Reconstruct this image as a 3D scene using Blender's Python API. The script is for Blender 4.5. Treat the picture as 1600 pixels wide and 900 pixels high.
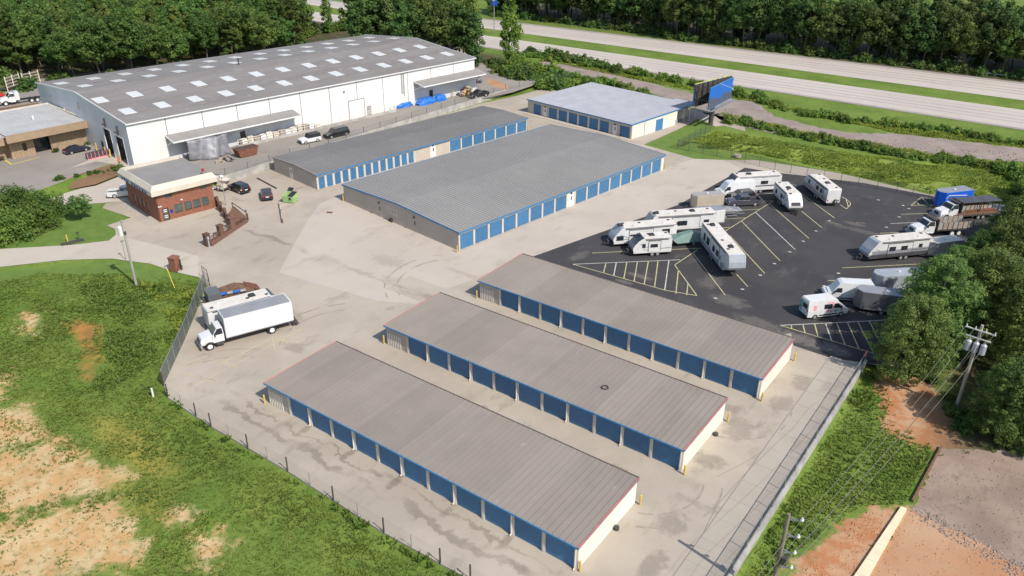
import bpy, bmesh, math, random
import numpy as np
from mathutils import Matrix, Vector

for o in list(bpy.data.objects): bpy.data.objects.remove(o)
SC = bpy.context.scene
COL = SC.collection
PI = math.pi
RND = random.Random(11)

# ------------------------------------------------------------------ camera, sky, sun, exposure
cam_data = bpy.data.cameras.new("drone_camera")
cam_data.sensor_width = 36.0
cam_data.lens = 27.9805
cam_data.clip_start = 1.0
cam_data.clip_end = 6000.0
cam = bpy.data.objects.new("drone_camera", cam_data)
COL.objects.link(cam)
_R = Vector((0.80648385, 0.59118951, 0.00887457))
_U = Vector((-0.27593083, 0.36305724, 0.88997282))
_F = Vector((-0.52292062, 0.72019748, -0.45592721))
cam.matrix_world = Matrix(((_R.x, _U.x, -_F.x, 61.9905), (_R.y, _U.y, -_F.y, -41.4806),
                           (_R.z, _U.z, -_F.z, 50.0), (0, 0, 0, 1)))
SC.camera = cam

SUN_AZ = math.radians(-11.0)      # direction towards the sun, measured from +x
SUN_EL = math.radians(46.0)
world = bpy.data.worlds.new("World")
SC.world = world
world.use_nodes = True
wn = world.node_tree
sky = wn.nodes.new("ShaderNodeTexSky")
sky.sky_type = 'NISHITA'
sky.sun_disc = False
sky.sun_elevation = SUN_EL
sky.sun_rotation = PI / 2 - SUN_AZ
sky.air_density = 1.0
sky.dust_density = 1.0
wn.links.new(sky.outputs[0], wn.nodes["Background"].inputs[0])
wn.nodes["Background"].inputs[1].default_value = 0.15
sun_data = bpy.data.lights.new("sun", 'SUN')
sun_data.energy = 4.3
sun_data.angle = math.radians(0.5)
sun_data.color = (1.0, 0.955, 0.89)
sun = bpy.data.objects.new("sun", sun_data)
COL.objects.link(sun)
_sd = Vector((math.cos(SUN_AZ) * math.cos(SUN_EL), math.sin(SUN_AZ) * math.cos(SUN_EL), math.sin(SUN_EL)))
sun.rotation_euler = (-_sd).to_track_quat('-Z', 'Y').to_euler()
SC.view_settings.view_transform = 'Standard'
SC.view_settings.look = 'None'
SC.view_settings.exposure = 0.19
SC.view_settings.gamma = 1.0

# ------------------------------------------------------------------ mesh helpers
class MB:
    def __init__(s): s.v = []; s.f = []; s.m = []; s.s = []
    def add(s, vs, fs, m=0, smooth=False):
        b = len(s.v); s.v += [tuple(p) for p in vs]
        for f in fs: s.f.append([b + i for i in f]); s.m.append(m); s.s.append(smooth)
        return s
    def box(s, a, b, m=0):
        x0, y0, z0 = a; x1, y1, z1 = b
        if x0 > x1: x0, x1 = x1, x0
        if y0 > y1: y0, y1 = y1, y0
        if z0 > z1: z0, z1 = z1, z0
        return s.add([(x0,y0,z0),(x1,y0,z0),(x1,y1,z0),(x0,y1,z0),(x0,y0,z1),(x1,y0,z1),(x1,y1,z1),(x0,y1,z1)],
                     [(3,2,1,0),(4,5,6,7),(0,1,5,4),(1,2,6,5),(2,3,7,6),(3,0,4,7)], m)
    def bar(s, p, q, w, h, m=0):
        p = Vector(p); q = Vector(q); d = (q - p).normalized()
        up = Vector((0, 0, 1)) if abs(d.z) < .95 else Vector((1, 0, 0))
        a = d.cross(up).normalized() * (w / 2); b = a.cross(d).normalized() * (h / 2)
        vs = [p-a-b, p+a-b, p+a+b, p-a+b, q-a-b, q+a-b, q+a+b, q-a+b]
        return s.add(vs, [(3,2,1,0),(4,5,6,7),(0,1,5,4),(1,2,6,5),(2,3,7,6),(3,0,4,7)], m)
    def cyl(s, p, q, r, r2=None, n=8, m=0, caps=True, smooth=True):
        if r2 is None: r2 = r
        p = Vector(p); q = Vector(q); d = (q - p).normalized()
        up = Vector((0, 0, 1)) if abs(d.z) < .95 else Vector((1, 0, 0))
        a = d.cross(up).normalized(); b = d.cross(a).normalized()
        vs = []
        for c, rr in ((p, r), (q, r2)):
            for i in range(n):
                t = 2 * PI * i / n
                vs.append(c + a * (rr * math.cos(t)) + b * (rr * math.sin(t)))
        s.add(vs, [(i, (i+1) % n, n + (i+1) % n, n + i) for i in range(n)], m, smooth)
        if caps: s.add(vs, [tuple(range(n))[::-1], tuple(range(n, 2*n))], m)
        return s
    def prism(s, poly, hw, m=0, y=0.0, caps=True):
        # side profile (x, z) extruded across y; hw is a half width or a function of z
        h = hw if callable(hw) else (lambda z: hw)
        n = len(poly)
        vs = [(x, y - h(z), z) for x, z in poly] + [(x, y + h(z), z) for x, z in poly]
        fs = [(i, (i+1) % n, n + (i+1) % n, n + i) for i in range(n)]
        if caps: fs += [tuple(range(n))[::-1], tuple(range(n, 2*n))]
        return s.add(vs, fs, m)
    def slab(s, poly, z0, z1, m=0):
        n = len(poly)
        vs = [(x, y, z0) for x, y in poly] + [(x, y, z1) for x, y in poly]
        return s.add(vs, [(i, (i+1) % n, n + (i+1) % n, n + i) for i in range(n)] + [tuple(range(n))[::-1], tuple(range(n, 2*n))], m)
    def sheet(s, poly, z=0.0, m=0):
        return s.add([(x, y, z) for x, y in poly], [tuple(range(len(poly)))], m)
    def flank(s, poly, hwf, out=.012, th=.035, m=0, sides=(-1, 1)):
        # thin plate lying on the flank of a body whose half width is hwf(z)
        for sd in sides:
            n = len(poly)
            vs = [(x, sd * (hwf(z) + out), z) for x, z in poly] + [(x, sd * (hwf(z) - th), z) for x, z in poly]
            s.add(vs, [(i, (i+1) % n, n + (i+1) % n, n + i) for i in range(n)] + [tuple(range(n)), tuple(range(n, 2*n))[::-1]], m)
        return s
    def across(s, p0, p1, h0, h1, out=.012, th=.03, m=0):
        # plate lying across the body between profile points p0 (lower) and p1 (upper)
        dx, dz = p1[0]-p0[0], p1[1]-p0[1]; L = math.hypot(dx, dz); nx, nz = dz / L, -dx / L
        if abs(nx) > abs(nz):
            if nx * (p0[0] + p1[0]) < 0: nx, nz = -nx, -nz
        elif nz < 0: nx, nz = -nx, -nz
        vs = []
        for o in (out, -th):
            vs += [(p0[0]+nx*o, -h0, p0[1]+nz*o), (p0[0]+nx*o, h0, p0[1]+nz*o), (p1[0]+nx*o, h1, p1[1]+nz*o), (p1[0]+nx*o, -h1, p1[1]+nz*o)]
        return s.add(vs, [(0,1,2,3),(7,6,5,4),(0,4,5,1),(1,5,6,2),(2,6,7,3),(3,7,4,0)], m)
    def build(s, name, mats, bevel=0, seg=2):
        me = bpy.data.meshes.new(name)
        me.from_pydata(s.v, [], s.f)
        if not isinstance(mats, (list, tuple)): mats = [mats]
        for mm in mats: me.materials.append(mm)
        me.polygons.foreach_set('material_index', s.m)
        me.polygons.foreach_set('use_smooth', s.s)
        bm = bmesh.new(); bm.from_mesh(me)
        bmesh.ops.recalc_face_normals(bm, faces=bm.faces)
        if bevel:
            ed = [e for e in bm.edges if len(e.link_faces) == 2 and e.calc_face_angle(0) > .35]
            bmesh.ops.bevel(bm, geom=ed, offset=bevel, segments=seg, profile=.6, affect='EDGES', clamp_overlap=True)
        bm.to_mesh(me); bm.free(); me.update()
        return me

def link(name, me, parent=None, loc=(0,0,0), rot=(0,0,0)):
    o = bpy.data.objects.new(name, me)
    COL.objects.link(o); o.location = loc; o.rotation_euler = rot
    if parent is not None: o.parent = parent
    return o
def part(parent, name, mb, mats, bevel=0, loc=(0,0,0), rot=(0,0,0), label=None, seg=2):
    me = mb.build(name, mats, bevel, seg) if isinstance(mb, MB) else mb
    o = link(name, me, parent, loc, rot)
    if label: o['label'] = label
    return o
def tag(o, label, cat, group=None):
    o['label'] = label; o['category'] = cat
    if group: o['group'] = group
    return o
def thing(name, label, cat, loc=(0,0,0), rz=0, group=None):
    if len(loc) == 2: loc = (loc[0], loc[1], 0)
    o = bpy.data.objects.new(name, None); COL.objects.link(o)
    o.empty_display_size = .5; o.location = loc; o.rotation_euler = (0,0,rz)
    return tag(o, label, cat, group)
def single(name, mb, mats, label, cat, loc=(0,0,0), rz=0, group=None, bevel=0):
    o = part(None, name, mb, mats, bevel, loc, (0,0,rz)); return tag(o, label, cat, group)
def structure(name, mb, mats, loc=(0,0,0), rz=0):
    o = part(None, name, mb, mats, 0, loc, (0,0,rz)); o['kind'] = 'structure'; return o
def dup(root, loc, rz=0, label=None, scale=None):
    r = root.copy(); COL.objects.link(r); r.location = loc; r.rotation_euler = (0,0,rz)
    if label: r['label'] = label
    if scale: r.scale = scale
    for ch in root.children:
        c = ch.copy(); COL.objects.link(c); c.parent = r
        for g in ch.children:
            d = g.copy(); COL.objects.link(d); d.parent = c
    return r

# ------------------------------------------------------------------ materials
def _n(nt, t, **k):
    n = nt.nodes.new(t)
    for a, b in k.items(): setattr(n, a, b)
    return n
def col4(c): return (c[0], c[1], c[2], 1.0)
def mixc(nt, fac, a, b, mode='MIX'):
    n = _n(nt, 'ShaderNodeMix', data_type='RGBA', blend_type=mode)
    for sock, v in ((n.inputs[0], fac), (n.inputs[6], a), (n.inputs[7], b)):
        if hasattr(v, 'is_output') or hasattr(v, 'links'): nt.links.new(v, sock)
        elif isinstance(v, (tuple, list)): sock.default_value = col4(v)
        else: sock.default_value = v
    return n.outputs[2]
def noise(nt, vec, scale, detail=4, rough=.55, stretch=None):
    if stretch:
        mp = _n(nt, 'ShaderNodeMapping'); mp.inputs['Scale'].default_value = stretch
        nt.links.new(vec, mp.inputs[0]); vec = mp.outputs[0]
    n = _n(nt, 'ShaderNodeTexNoise'); n.inputs['Scale'].default_value = scale
    n.inputs['Detail'].default_value = detail; n.inputs['Roughness'].default_value = rough
    nt.links.new(vec, n.inputs['Vector']); return n.outputs[0]
def ramp(nt, fac, lo, hi):
    n = _n(nt, 'ShaderNodeMapRange', interpolation_type='SMOOTHSTEP')
    n.inputs[1].default_value = lo; n.inputs[2].default_value = hi
    nt.links.new(fac, n.inputs[0]); return n.outputs[0]
def math2(nt, op, a, b):
    n = _n(nt, 'ShaderNodeMath', operation=op)
    for i, v in enumerate((a, b)):
        if isinstance(v, (int, float)): n.inputs[i].default_value = v
        else: nt.links.new(v, n.inputs[i])
    return n.outputs[0]
def new_mat(name, rough=.7, metal=0.0, spec=.4):
    m = bpy.data.materials.new(name); m.use_nodes = True
    nt = m.node_tree; b = nt.nodes['Principled BSDF']
    b.inputs['Roughness'].default_value = rough; b.inputs['Metallic'].default_value = metal
    b.inputs['Specular IOR Level'].default_value = spec
    geo = _n(nt, 'ShaderNodeNewGeometry')
    return m, nt, b, geo.outputs['Position']
def mat(name, c, c2=None, scale=.6, rough=.7, metal=0.0, spec=.4, bump=0.0, bscale=20, rand=0.0, stretch=None, c3=None, s3=6.0, lo=.35, hi=.65, a3=(.55,.7)):
    m, nt, b, pos = new_mat(name, rough, metal, spec)
    out = None
    if c2 is None: c2 = tuple(x * .86 for x in c)
    out = mixc(nt, ramp(nt, noise(nt, pos, scale, 5, .6, stretch), lo, hi), c, c2)
    if c3 is not None: out = mixc(nt, ramp(nt, noise(nt, pos, s3, 4, .65), *a3), out, c3)
    if rand:
        oi = _n(nt, 'ShaderNodeObjectInfo')
        hs = _n(nt, 'ShaderNodeHueSaturation')
        mr = _n(nt, 'ShaderNodeMapRange'); mr.inputs[3].default_value = 1 - rand; mr.inputs[4].default_value = 1 + rand
        nt.links.new(oi.outputs['Random'], mr.inputs[0]); nt.links.new(mr.outputs[0], hs.inputs['Value'])
        nt.links.new(out, hs.inputs['Color']); out = hs.outputs[0]
    nt.links.new(out, b.inputs['Base Color'])
    if bump:
        bp = _n(nt, 'ShaderNodeBump'); bp.inputs['Strength'].default_value = bump; bp.inputs['Distance'].default_value = .05
        nt.links.new(noise(nt, pos, bscale, 3), bp.inputs['Height']); nt.links.new(bp.outputs[0], b.inputs['Normal'])
    return m
def foliage(name, dark, light, scale=.9, transl=.3, hue=.02, val=.22):
    m, nt, b, pos = new_mat(name, .62, 0, .25)
    f = ramp(nt, noise(nt, pos, scale, 5, .7), .32, .68)
    c = mixc(nt, f, dark, light)
    oi = _n(nt, 'ShaderNodeObjectInfo'); hs = _n(nt, 'ShaderNodeHueSaturation')
    for sock, a, s in (('Value', 1 - val, 1 + val), ('Hue', .5 - hue, .5 + hue)):
        mr = _n(nt, 'ShaderNodeMapRange'); mr.inputs[3].default_value = a; mr.inputs[4].default_value = s
        if sock == 'Hue':
            x = math2(nt, 'FRACT', math2(nt, 'MULTIPLY', oi.outputs['Random'], 7.31), 0.0)
            nt.links.new(x, mr.inputs[0])
        else: nt.links.new(oi.outputs['Random'], mr.inputs[0])
        nt.links.new(mr.outputs[0], hs.inputs[sock])
    nt.links.new(c, hs.inputs['Color']); nt.links.new(hs.outputs[0], b.inputs['Base Color'])
    tr = _n(nt, 'ShaderNodeBsdfTranslucent'); nt.links.new(hs.outputs[0], tr.inputs[0])
    mx = _n(nt, 'ShaderNodeMixShader'); mx.inputs[0].default_value = transl
    nt.links.new(b.outputs[0], mx.inputs[1]); nt.links.new(tr.outputs[0], mx.inputs[2])
    nt.links.new(mx.outputs[0], nt.nodes['Material Output'].inputs[0])
    return m
def mesh_fabric(name, c, cover):
    # chain link cloth: wires thinner than a pixel, woven as a see-through cloth of even coverage
    m, nt, b, pos = new_mat(name, .5, .4)
    b.inputs['Base Color'].default_value = col4(c)
    v = _n(nt, 'ShaderNodeTexVoronoi'); v.inputs['Scale'].default_value = 14.0
    nt.links.new(pos, v.inputs['Vector'])
    f = ramp(nt, v.outputs['Distance'], .25, .75)
    a = math2(nt, 'ADD', math2(nt, 'MULTIPLY', f, cover), cover * .6)
    nt.links.new(a, b.inputs['Alpha'])
    return m

M = {}
def P(name, *a, **k): M[name] = mat(name, *a, **k); return M[name]
P('concrete_wall', (.42,.40,.36), (.30,.28,.25), .5, .85, bump=.3)
P('tan_wall', (.50,.44,.36), (.46,.40,.33), .3, .75)
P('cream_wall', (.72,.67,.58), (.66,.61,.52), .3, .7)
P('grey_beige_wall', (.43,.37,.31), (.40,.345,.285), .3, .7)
P('post_beige', (.58,.52,.44), (.52,.46,.39), .8, .7)
P('roof_brown', (.268,.228,.19), (.238,.203,.17), .16, .6, spec=.3, rand=.018, c3=(.345,.30,.255), s3=1.1, a3=(.62,.8))
P('roof_brown_worn', (.285,.244,.204), (.258,.22,.184), .16, .6, spec=.3, rand=.018, c3=(.35,.31,.268), s3=1.4, a3=(.62,.8))
P('tyre_mark', (.27,.225,.18), (.33,.285,.235), 1.4, .9)
P('roof_grey', (.285,.268,.246), (.26,.244,.224), .1, .55, spec=.3, rand=.02, c3=(.34,.325,.31), s3=.6, a3=(.58,.8))
P('roof_dark', (.22,.205,.188), (.195,.182,.168), .1, .55, spec=.3, rand=.02)
P('roof_light', (.39,.39,.405), (.355,.355,.37), .3, .5, spec=.3, rand=.025)
P('roof_warehouse', (.235,.212,.192), (.20,.178,.16), .12, .65, spec=.25, c3=(.265,.245,.23), s3=.5, a3=(.55,.7), stretch=(3,.4,1))
P('roof_flat', (.26,.24,.222), (.23,.212,.196), .4, .8)
P('door_blue', (.055,.165,.305), (.05,.15,.28), 1.2, .45, rand=.09)
P('trim_blue', (.05,.19,.36), (.045,.165,.32), 1, .5)
P('trim_faded_blue', (.115,.125,.19), (.10,.11,.165), 1, .6)
P('trim_red', (.58,.17,.145), (.40,.15,.13), .5, .6)
P('trim_dark', (.10,.085,.08), (.13,.11,.1), 1, .6)
P('white_paint', (.70,.685,.655), (.65,.635,.605), .8, .45)
P('roof_pale', (.47,.455,.435), (.42,.405,.385), .3, .5, rand=.03)
P('white_metal', (.69,.675,.645), (.65,.635,.605), .25, .5, stretch=(1,1,.25))
P('grey_metal_wall', (.58,.585,.60), (.52,.525,.54), .3, .55, stretch=(1,1,.2))
P('skylight', (.62,.61,.58), (.56,.55,.52), .8, .35)
P('brick_red', (.25,.10,.06), (.205,.08,.05), 2.5, .85, c3=(.29,.13,.09), s3=9)
P('brick_brown', (.16,.085,.058), (.12,.065,.045), 4, .9, rand=.2)
P('stucco_cream', (.56,.50,.405), (.51,.455,.37), .6, .8)
P('stone_tan', (.38,.28,.18), (.26,.18,.11), 3, .9, rand=.15)
P('tan_fascia', (.33,.235,.15), (.29,.205,.13), .8, .6)
P('glass_dark', (.018,.022,.028), (.03,.035,.04), 1.5, .08, spec=.6)
P('glass_green', (.06,.085,.075), (.09,.11,.1), 1.5, .1, spec=.6)
P('black_rubber', (.022,.021,.02), (.035,.033,.03), 4, .85)
P('black_plastic', (.022,.022,.023), (.03,.03,.03), 3, .5)
P('steel', (.45,.45,.45), (.36,.36,.36), 3, .4, metal=.6)
P('alloy', (.55,.55,.55), (.4,.4,.4), 6, .35, metal=.5)
P('dark_steel', (.05,.045,.042), (.075,.065,.055), 2, .65)
P('yellow_paint', (.62,.42,.07), (.52,.36,.10), 2, .6)
P('yellow_bright', (.75,.58,.03), (.62,.48,.04), 2, .6)
P('line_yellow', (.52,.46,.22), (.36,.33,.2), 1.2, .75)
P('line_white', (.55,.53,.47), (.42,.4,.36), 1.2, .75)
P('line_faded', (.56,.44,.22), (.42,.36,.25), .9, .8)
P('line_worn', (.20,.17,.13), (.07,.06,.055), 1.6, .85)
P('joint_dark', (.20,.175,.145), (.25,.22,.185), 2, .9)
P('rust', (.20,.085,.045), (.12,.05,.03), 2.5, .85)
P('wood_grey', (.36,.31,.25), (.27,.22,.17), 3, .85, rand=.1)
P('wood_pole', (.17,.13,.10), (.24,.19,.15), 2, .85, stretch=(3,3,.3))
P('pole_grey', (.36,.33,.29), (.28,.26,.22), 2, .8, stretch=(3,3,.3))
P('wood_brown', (.20,.11,.065), (.13,.07,.045), 3, .85)
P('tarp_blue', (.02,.12,.46), (.03,.18,.55), 1.2, .45, bump=.8, bscale=3)
P('wire_grey', (.30,.29,.27), (.26,.25,.235), 1, .6)
P('tarp_grey', (.23,.225,.235), (.17,.167,.175), 1.0, .4, bump=.8, bscale=2.5)
P('cover_green', (.16,.24,.21), (.12,.185,.165), 2, .6, bump=.5, bscale=4)
P('dumpster_green', (.30,.44,.17), (.33,.48,.2), 2, .55)
P('car_black', (.012,.012,.014), (.016,.016,.018), 1, .18, spec=.6)
P('car_navy', (.016,.02,.035), (.02,.024,.04), 1, .16, spec=.6)
P('car_maroon', (.035,.016,.022), (.04,.02,.026), 1, .2, spec=.6)
P('car_grey', (.06,.058,.07), (.07,.068,.08), 1, .2, spec=.6)
P('car_white', (.66,.655,.64), (.61,.605,.59), .8, .3, spec=.5)
P('car_red', (.45,.03,.025), (.4,.03,.02), 1, .3)
P('rv_white', (.64,.625,.595), (.585,.57,.54), .7, .4)
P('rv_roof', (.66,.61,.54), (.58,.53,.46), .8, .6)
P('rv_grey', (.27,.27,.29), (.23,.23,.25), .7, .4)
P('rv_silver', (.36,.375,.40), (.31,.325,.35), .6, .28, spec=.6)
P('rv_dark', (.06,.055,.06), (.08,.075,.08), .8, .4)
P('rv_taupe', (.30,.28,.26), (.34,.32,.3), .8, .45)
P('trailer_tan', (.46,.39,.29), (.42,.355,.265), .6, .5)
P('trailer_blue', (.012,.10,.52), (.015,.115,.56), .8, .4)
P('trailer_charcoal', (.11,.11,.115), (.13,.13,.135), .8, .35, spec=.5)
P('graphic_pink', (.80,.30,.32), (.72,.22,.26), 2, .4)
P('graphic_teal', (.08,.36,.36), (.1,.42,.4), 2, .4)
P('light_red', (.45,.02,.02), (.4,.02,.02), 2, .3)
P('cone_orange', (.85,.13,.02), (.75,.1,.02), 2, .6)
P('billboard_blue', (.012,.095,.42), (.05,.065,.14), .22, .5, lo=.42, hi=.6)
P('billboard_border', (.55,.55,.12), (.45,.45,.1), 1, .6)
P('sign_blue', (.015,.035,.2), (.02,.045,.24), 2, .4)
P('sign_navy', (.02,.025,.07), (.03,.035,.09), 2, .4)
P('bark_brown', (.16,.115,.085), (.10,.075,.055), 3, .95)
P('bark_grey', (.11,.09,.07), (.07,.058,.046), 3, .95)
P('cream_plank', (.74,.62,.42), (.68,.56,.37), .8, .75)
P('box_white', (.64,.645,.645), (.60,.605,.605), .4, .4)
P('box_grey', (.27,.27,.275), (.235,.235,.24), .5, .5)
M['fence_cloth'] = mesh_fabric('fence_cloth', (.14,.14,.13), .09)
M['fence_cloth_faint'] = mesh_fabric('fence_cloth_faint', (.2,.2,.19), .028)
M['fence_cloth_thin'] = mesh_fabric('fence_cloth_thin', (.2,.2,.19), .05)
M['fence_cloth_dense'] = mesh_fabric('fence_cloth_dense', (.24,.26,.25), .42)
M['leaf_pine'] = foliage('leaf_pine', (.085,.145,.036), (.25,.33,.09), .45, .5)
M['leaf_wood'] = foliage('leaf_wood', (.068,.125,.028), (.19,.27,.06), .22, .5, hue=.03, val=.34)
M['leaf_far'] = foliage('leaf_far', (.06,.108,.032), (.165,.235,.06), .22, .5, hue=.03, val=.32)
M['leaf_bright'] = foliage('leaf_bright', (.10,.175,.032), (.225,.32,.06), .5, .48)
M['leaf_dark'] = foliage('leaf_dark', (.065,.12,.03), (.15,.23,.055), .5, .45)
M['leaf_mid'] = foliage('leaf_mid', (.07,.13,.026), (.18,.26,.05), .5, .45)
M['weed_bright'] = foliage('weed_bright', (.185,.255,.03), (.34,.40,.07), .22, .45, .01, .08)
M['weed_dark'] = foliage('weed_dark', (.105,.175,.03), (.175,.25,.05), .2, .45, .01, .08)
M['grass_blade'] = foliage('grass_blade', (.112,.178,.03), (.20,.268,.05), .16, .45, .01, .06)
M['grass_dry'] = foliage('grass_dry', (.30,.24,.10), (.20,.20,.06), .5, .3, .01, .06)

# ------------------------------------------------------------------ ground
def sd_poly(X, Y, poly):
    """signed distance (negative inside) of points to a polygon"""
    d = np.full(X.shape, 1e9); ins = np.zeros(X.shape, bool); n = len(poly)
    for i in range(n):
        ax, ay = poly[i]; bx, by = poly[(i+1) % n]
        ex, ey = bx-ax, by-ay
        t = np.clip(((X-ax)*ex + (Y-ay)*ey) / (ex*ex + ey*ey + 1e-9), 0, 1)
        d = np.minimum(d, np.hypot(X-ax-t*ex, Y-ay-t*ey))
        c = (ay > Y) != (by > Y)
        with np.errstate(divide='ignore', invalid='ignore'):
            ins ^= c & (X < (bx-ax) * (Y-ay) / (by-ay + 1e-12) + ax)
    return np.where(ins, -d, d)
_ng = np.random.RandomState(5)
_tab = _ng.rand(256, 256)
def vnoise(X, Y, s):
    x = np.asarray(X) / s + 1000.; y = np.asarray(Y) / s + 1000.
    xi = np.floor(x).astype(int); yi = np.floor(y).astype(int); fx = x-xi; fy = y-yi
    fx = fx*fx*(3-2*fx); fy = fy*fy*(3-2*fy)
    g = lambda a, b: _tab[a % 256, b % 256]
    return (g(xi,yi)*(1-fx)+g(xi+1,yi)*fx)*(1-fy) + (g(xi,yi+1)*(1-fx)+g(xi+1,yi+1)*fx)*fy
def smooth(t): t = np.clip(t, 0, 1); return t*t*(3-2*t)

WALL_X = 49.0
FIELD = [(-64.20, -19.46), (-57.76, -1.58), (-52.89, 5.12), (-47.78, 9.58), (-41.73, 11.98), (-36.90, 12.46), (-32.41, 13.55), (-29.20, 12.75), (-19.15, 2.66), (-12.33, -4.69), (-9.74, -5.81), (-1.53, -6.15), (10.23, -6.02), (23.13, -6.34), (32.23, -5.96)] + [(48.5,-6.1),(48.5,-130),(-140,-130)]
YARD = [(-62.3,40.0),(-62.3,126),(-61,139),(-71,149),(-84,150),(-140,185),(-185,60),(-230,30),(-215,-10)] + [(-81.65, 3.45), (-78.61, 13.19), (-79.98, 19.34), (-81.45, 25.98), (-83.70, 32.65)] + [(-70.5,36.5)]
YZ = 1.2
STRAW = [[(-15.24, -22.30), (-13.00, -19.15), (-12.12, -16.47), (-6.11, -15.81), (-1.41, -14.97), (-1.05, -17.69), (-2.78, -20.04), (-3.41, -22.58), (-7.47, -25.61)],
         [(-5.01, -27.18), (-2.85, -22.86), (-0.65, -20.00), (0.91, -17.28), (7.70, -19.53), (9.35, -21.37), (5.66, -24.96), (4.71, -28.48), (1.53, -30.85)],
         [(10.92, -17.30), (10.63, -14.73), (12.53, -14.54), (13.69, -15.96), (14.46, -18.15)], [(6.70, -16.99), (6.40, -14.73), (7.44, -14.46), (8.19, -16.84)],
         [(-22.71, -18.49), (-20.69, -15.53), (-15.68, -15.98), (-12.41, -17.46), (-14.00, -19.90), (-15.99, -21.39)], [(-42.20, -5.85), (-40.02, -4.63), (-35.44, -7.34), (-37.08, -7.79)],
         [(-30.58, -14.39), (-29.62, -13.16), (-25.51, -14.62), (-24.62, -17.01)]]
MUD = [[(-35.40, -3.46), (-30.93, -1.72), (-25.24, -5.12), (-20.02, -8.89), (-21.97, -8.72), (-27.03, -5.55), (-32.09, -4.61)],
       ]
DRY = [[(-14.71, -12.47), (-9.12, -9.68), (-1.92, -10.84), (3.62, -12.55), (0.78, -14.68), (-7.02, -14.66)], [(-2.01, -16.21), (3.76, -14.62), (5.54, -16.38), (3.96, -17.56)]]
CLAY = [[(50.48, 45.96), (51.70, 48.56), (55.97, 49.10), (58.54, 44.18), (61.95, 38.50), (57.87, 34.81), (54.08, 36.29), (52.11, 41.14)],
        [(52.72, 13.21), (53.95, 18.04), (55.46, 22.68), (58.38, 24.87), (61.84, 25.91), (69.08, 23.83), (72.86, 20.96), (61.28, 9.40), (52.71, 3.02)]]
def rough(poly, step=1.1, amp=.35, seed=1):
    r = random.Random(seed); out = []
    for (ax, ay), (bx, by) in zip(poly, poly[1:]+poly[:1]):
        L = math.hypot(bx-ax, by-ay); n = max(1, min(90, int(L/step)))
        for k in range(n):
            o = r.uniform(-amp, amp) if 0 < k else 0
            out.append((ax+(bx-ax)*k/n - (by-ay)/L*o, ay+(by-ay)*k/n + (bx-ax)/L*o))
    return out
FLAT = [(59.29, 36.76), (66.15, 41.65), (76.69, 48.04), (76.99, 17.66), (58.21, 3.70), (56.99, 13.96), (58.23, 25.06)]
def terrain_h(X, Y):
    h = np.full(np.shape(X), -.04)
    f = sd_poly(X, Y, FIELD)
    h = h - .28*smooth(-f/1.2) + (vnoise(X,Y,7.)-.5)*.5*smooth(-f/5) + (vnoise(X,Y,2.3)-.5)*.18*smooth(-f/4)
    w = (X > WALL_X + .12) & (Y < 62)
    rr = smooth((X-WALL_X-.1)/.5) * smooth((60-Y)/14)
    h = h - .86*rr + (vnoise(X,Y,5.)-.5)*.25*smooth((X-WALL_X-1)/3)*smooth((60-Y)/14)*smooth(sd_poly(X,Y,FLAT)/3-.3)
    y = sd_poly(X, Y, YARD)
    h = h + (YZ)*smooth(-y/2.2)*np.where(Y < 200, 1, 0)
    b = sd_poly(X, Y, BANK)
    h = h + smooth(-b/5)*(.35 + .5*(vnoise(X,Y,6.)-.4))
    return h
BANK = [(-6.91, 112.00), (-4.44, 128.09), (3.79, 130.02), (20.72, 129.49), (35.20, 132.55), (44.20, 135.38), (57.38, 137.24), (59.55, 115.72), (47.61, 115.18), (42.56, 113.77), (24.65, 116.25), (8.66, 117.33)]
def axis(lo, a, b, hi, st, n):
    left = a - np.geomspace(1, a-lo, n)[::-1]; right = b + np.geomspace(1, hi-b, n)
    return np.concatenate([left, np.arange(a, b+st/2, st), right])
gx = axis(-2500, -135, 95, 2500, .9, 22); gy = axis(-2500, -50, 165, 2500, .9, 22)
GX, GY = np.meshgrid(gx, gy, indexing='ij')
GZ = terrain_h(GX, GY)
def grid_mesh(name, X, Y, Z, material, attrs):
    nx, ny = X.shape
    me = bpy.data.meshes.new(name)
    co = np.stack([X, Y, Z], -1).reshape(-1, 3).astype(np.float32)
    idx = np.arange(nx*ny).reshape(nx, ny)
    q = np.stack([idx[:-1,:-1], idx[1:,:-1], idx[1:,1:], idx[:-1,1:]], -1).reshape(-1, 4)
    me.vertices.add(len(co)); me.vertices.foreach_set('co', co.ravel())
    me.loops.add(q.size); me.loops.foreach_set('vertex_index', q.ravel().astype(np.int32))
    me.polygons.add(len(q)); me.polygons.foreach_set('loop_start', np.arange(0, q.size, 4, dtype=np.int32))
    me.polygons.foreach_set('use_smooth', np.ones(len(q), bool))
    me.update(calc_edges=True)
    for k, v in attrs.items():
        a = me.attributes.new(k, 'FLOAT', 'POINT'); a.data.foreach_set('value', v.reshape(-1).astype(np.float32))
    me.materials.append(material)
    return me
def polymask(X, Y, polys, soft):
    m = np.zeros(X.shape)
    for p in polys: m = np.maximum(m, np.clip(.5 - sd_poly(X, Y, p)/soft, 0, 1))
    return m
LAWN = [[(-82.68, 6.48), (-89.72, 12.67), (-70.14, 20.60), (-66.70, 23.25), (-56.96, 17.50), (-53.56, 12.16), (-55.56, 9.42), (-62.80, 0.66), (-64.58, -2.12)], [(-12.42, 109.46), (-12.01, 124.14), (-8.96, 131.26), (1.27, 111.58), (5.42, 108.40), (0.10, 106.36)], [(-58.10, -6.50), (-57.10, -1.88), (-52.02, 4.68), (-47.36, 9.34), (-41.73, 11.98), (-36.90, 12.46), (-31.90, 12.18), (-36.11, 8.98), (-43.17, 7.42), (-51.95, 1.00), (-54.95, -7.79)]]
gm, nt, bs, pos = new_mat('ground', .9, 0, .2)
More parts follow.
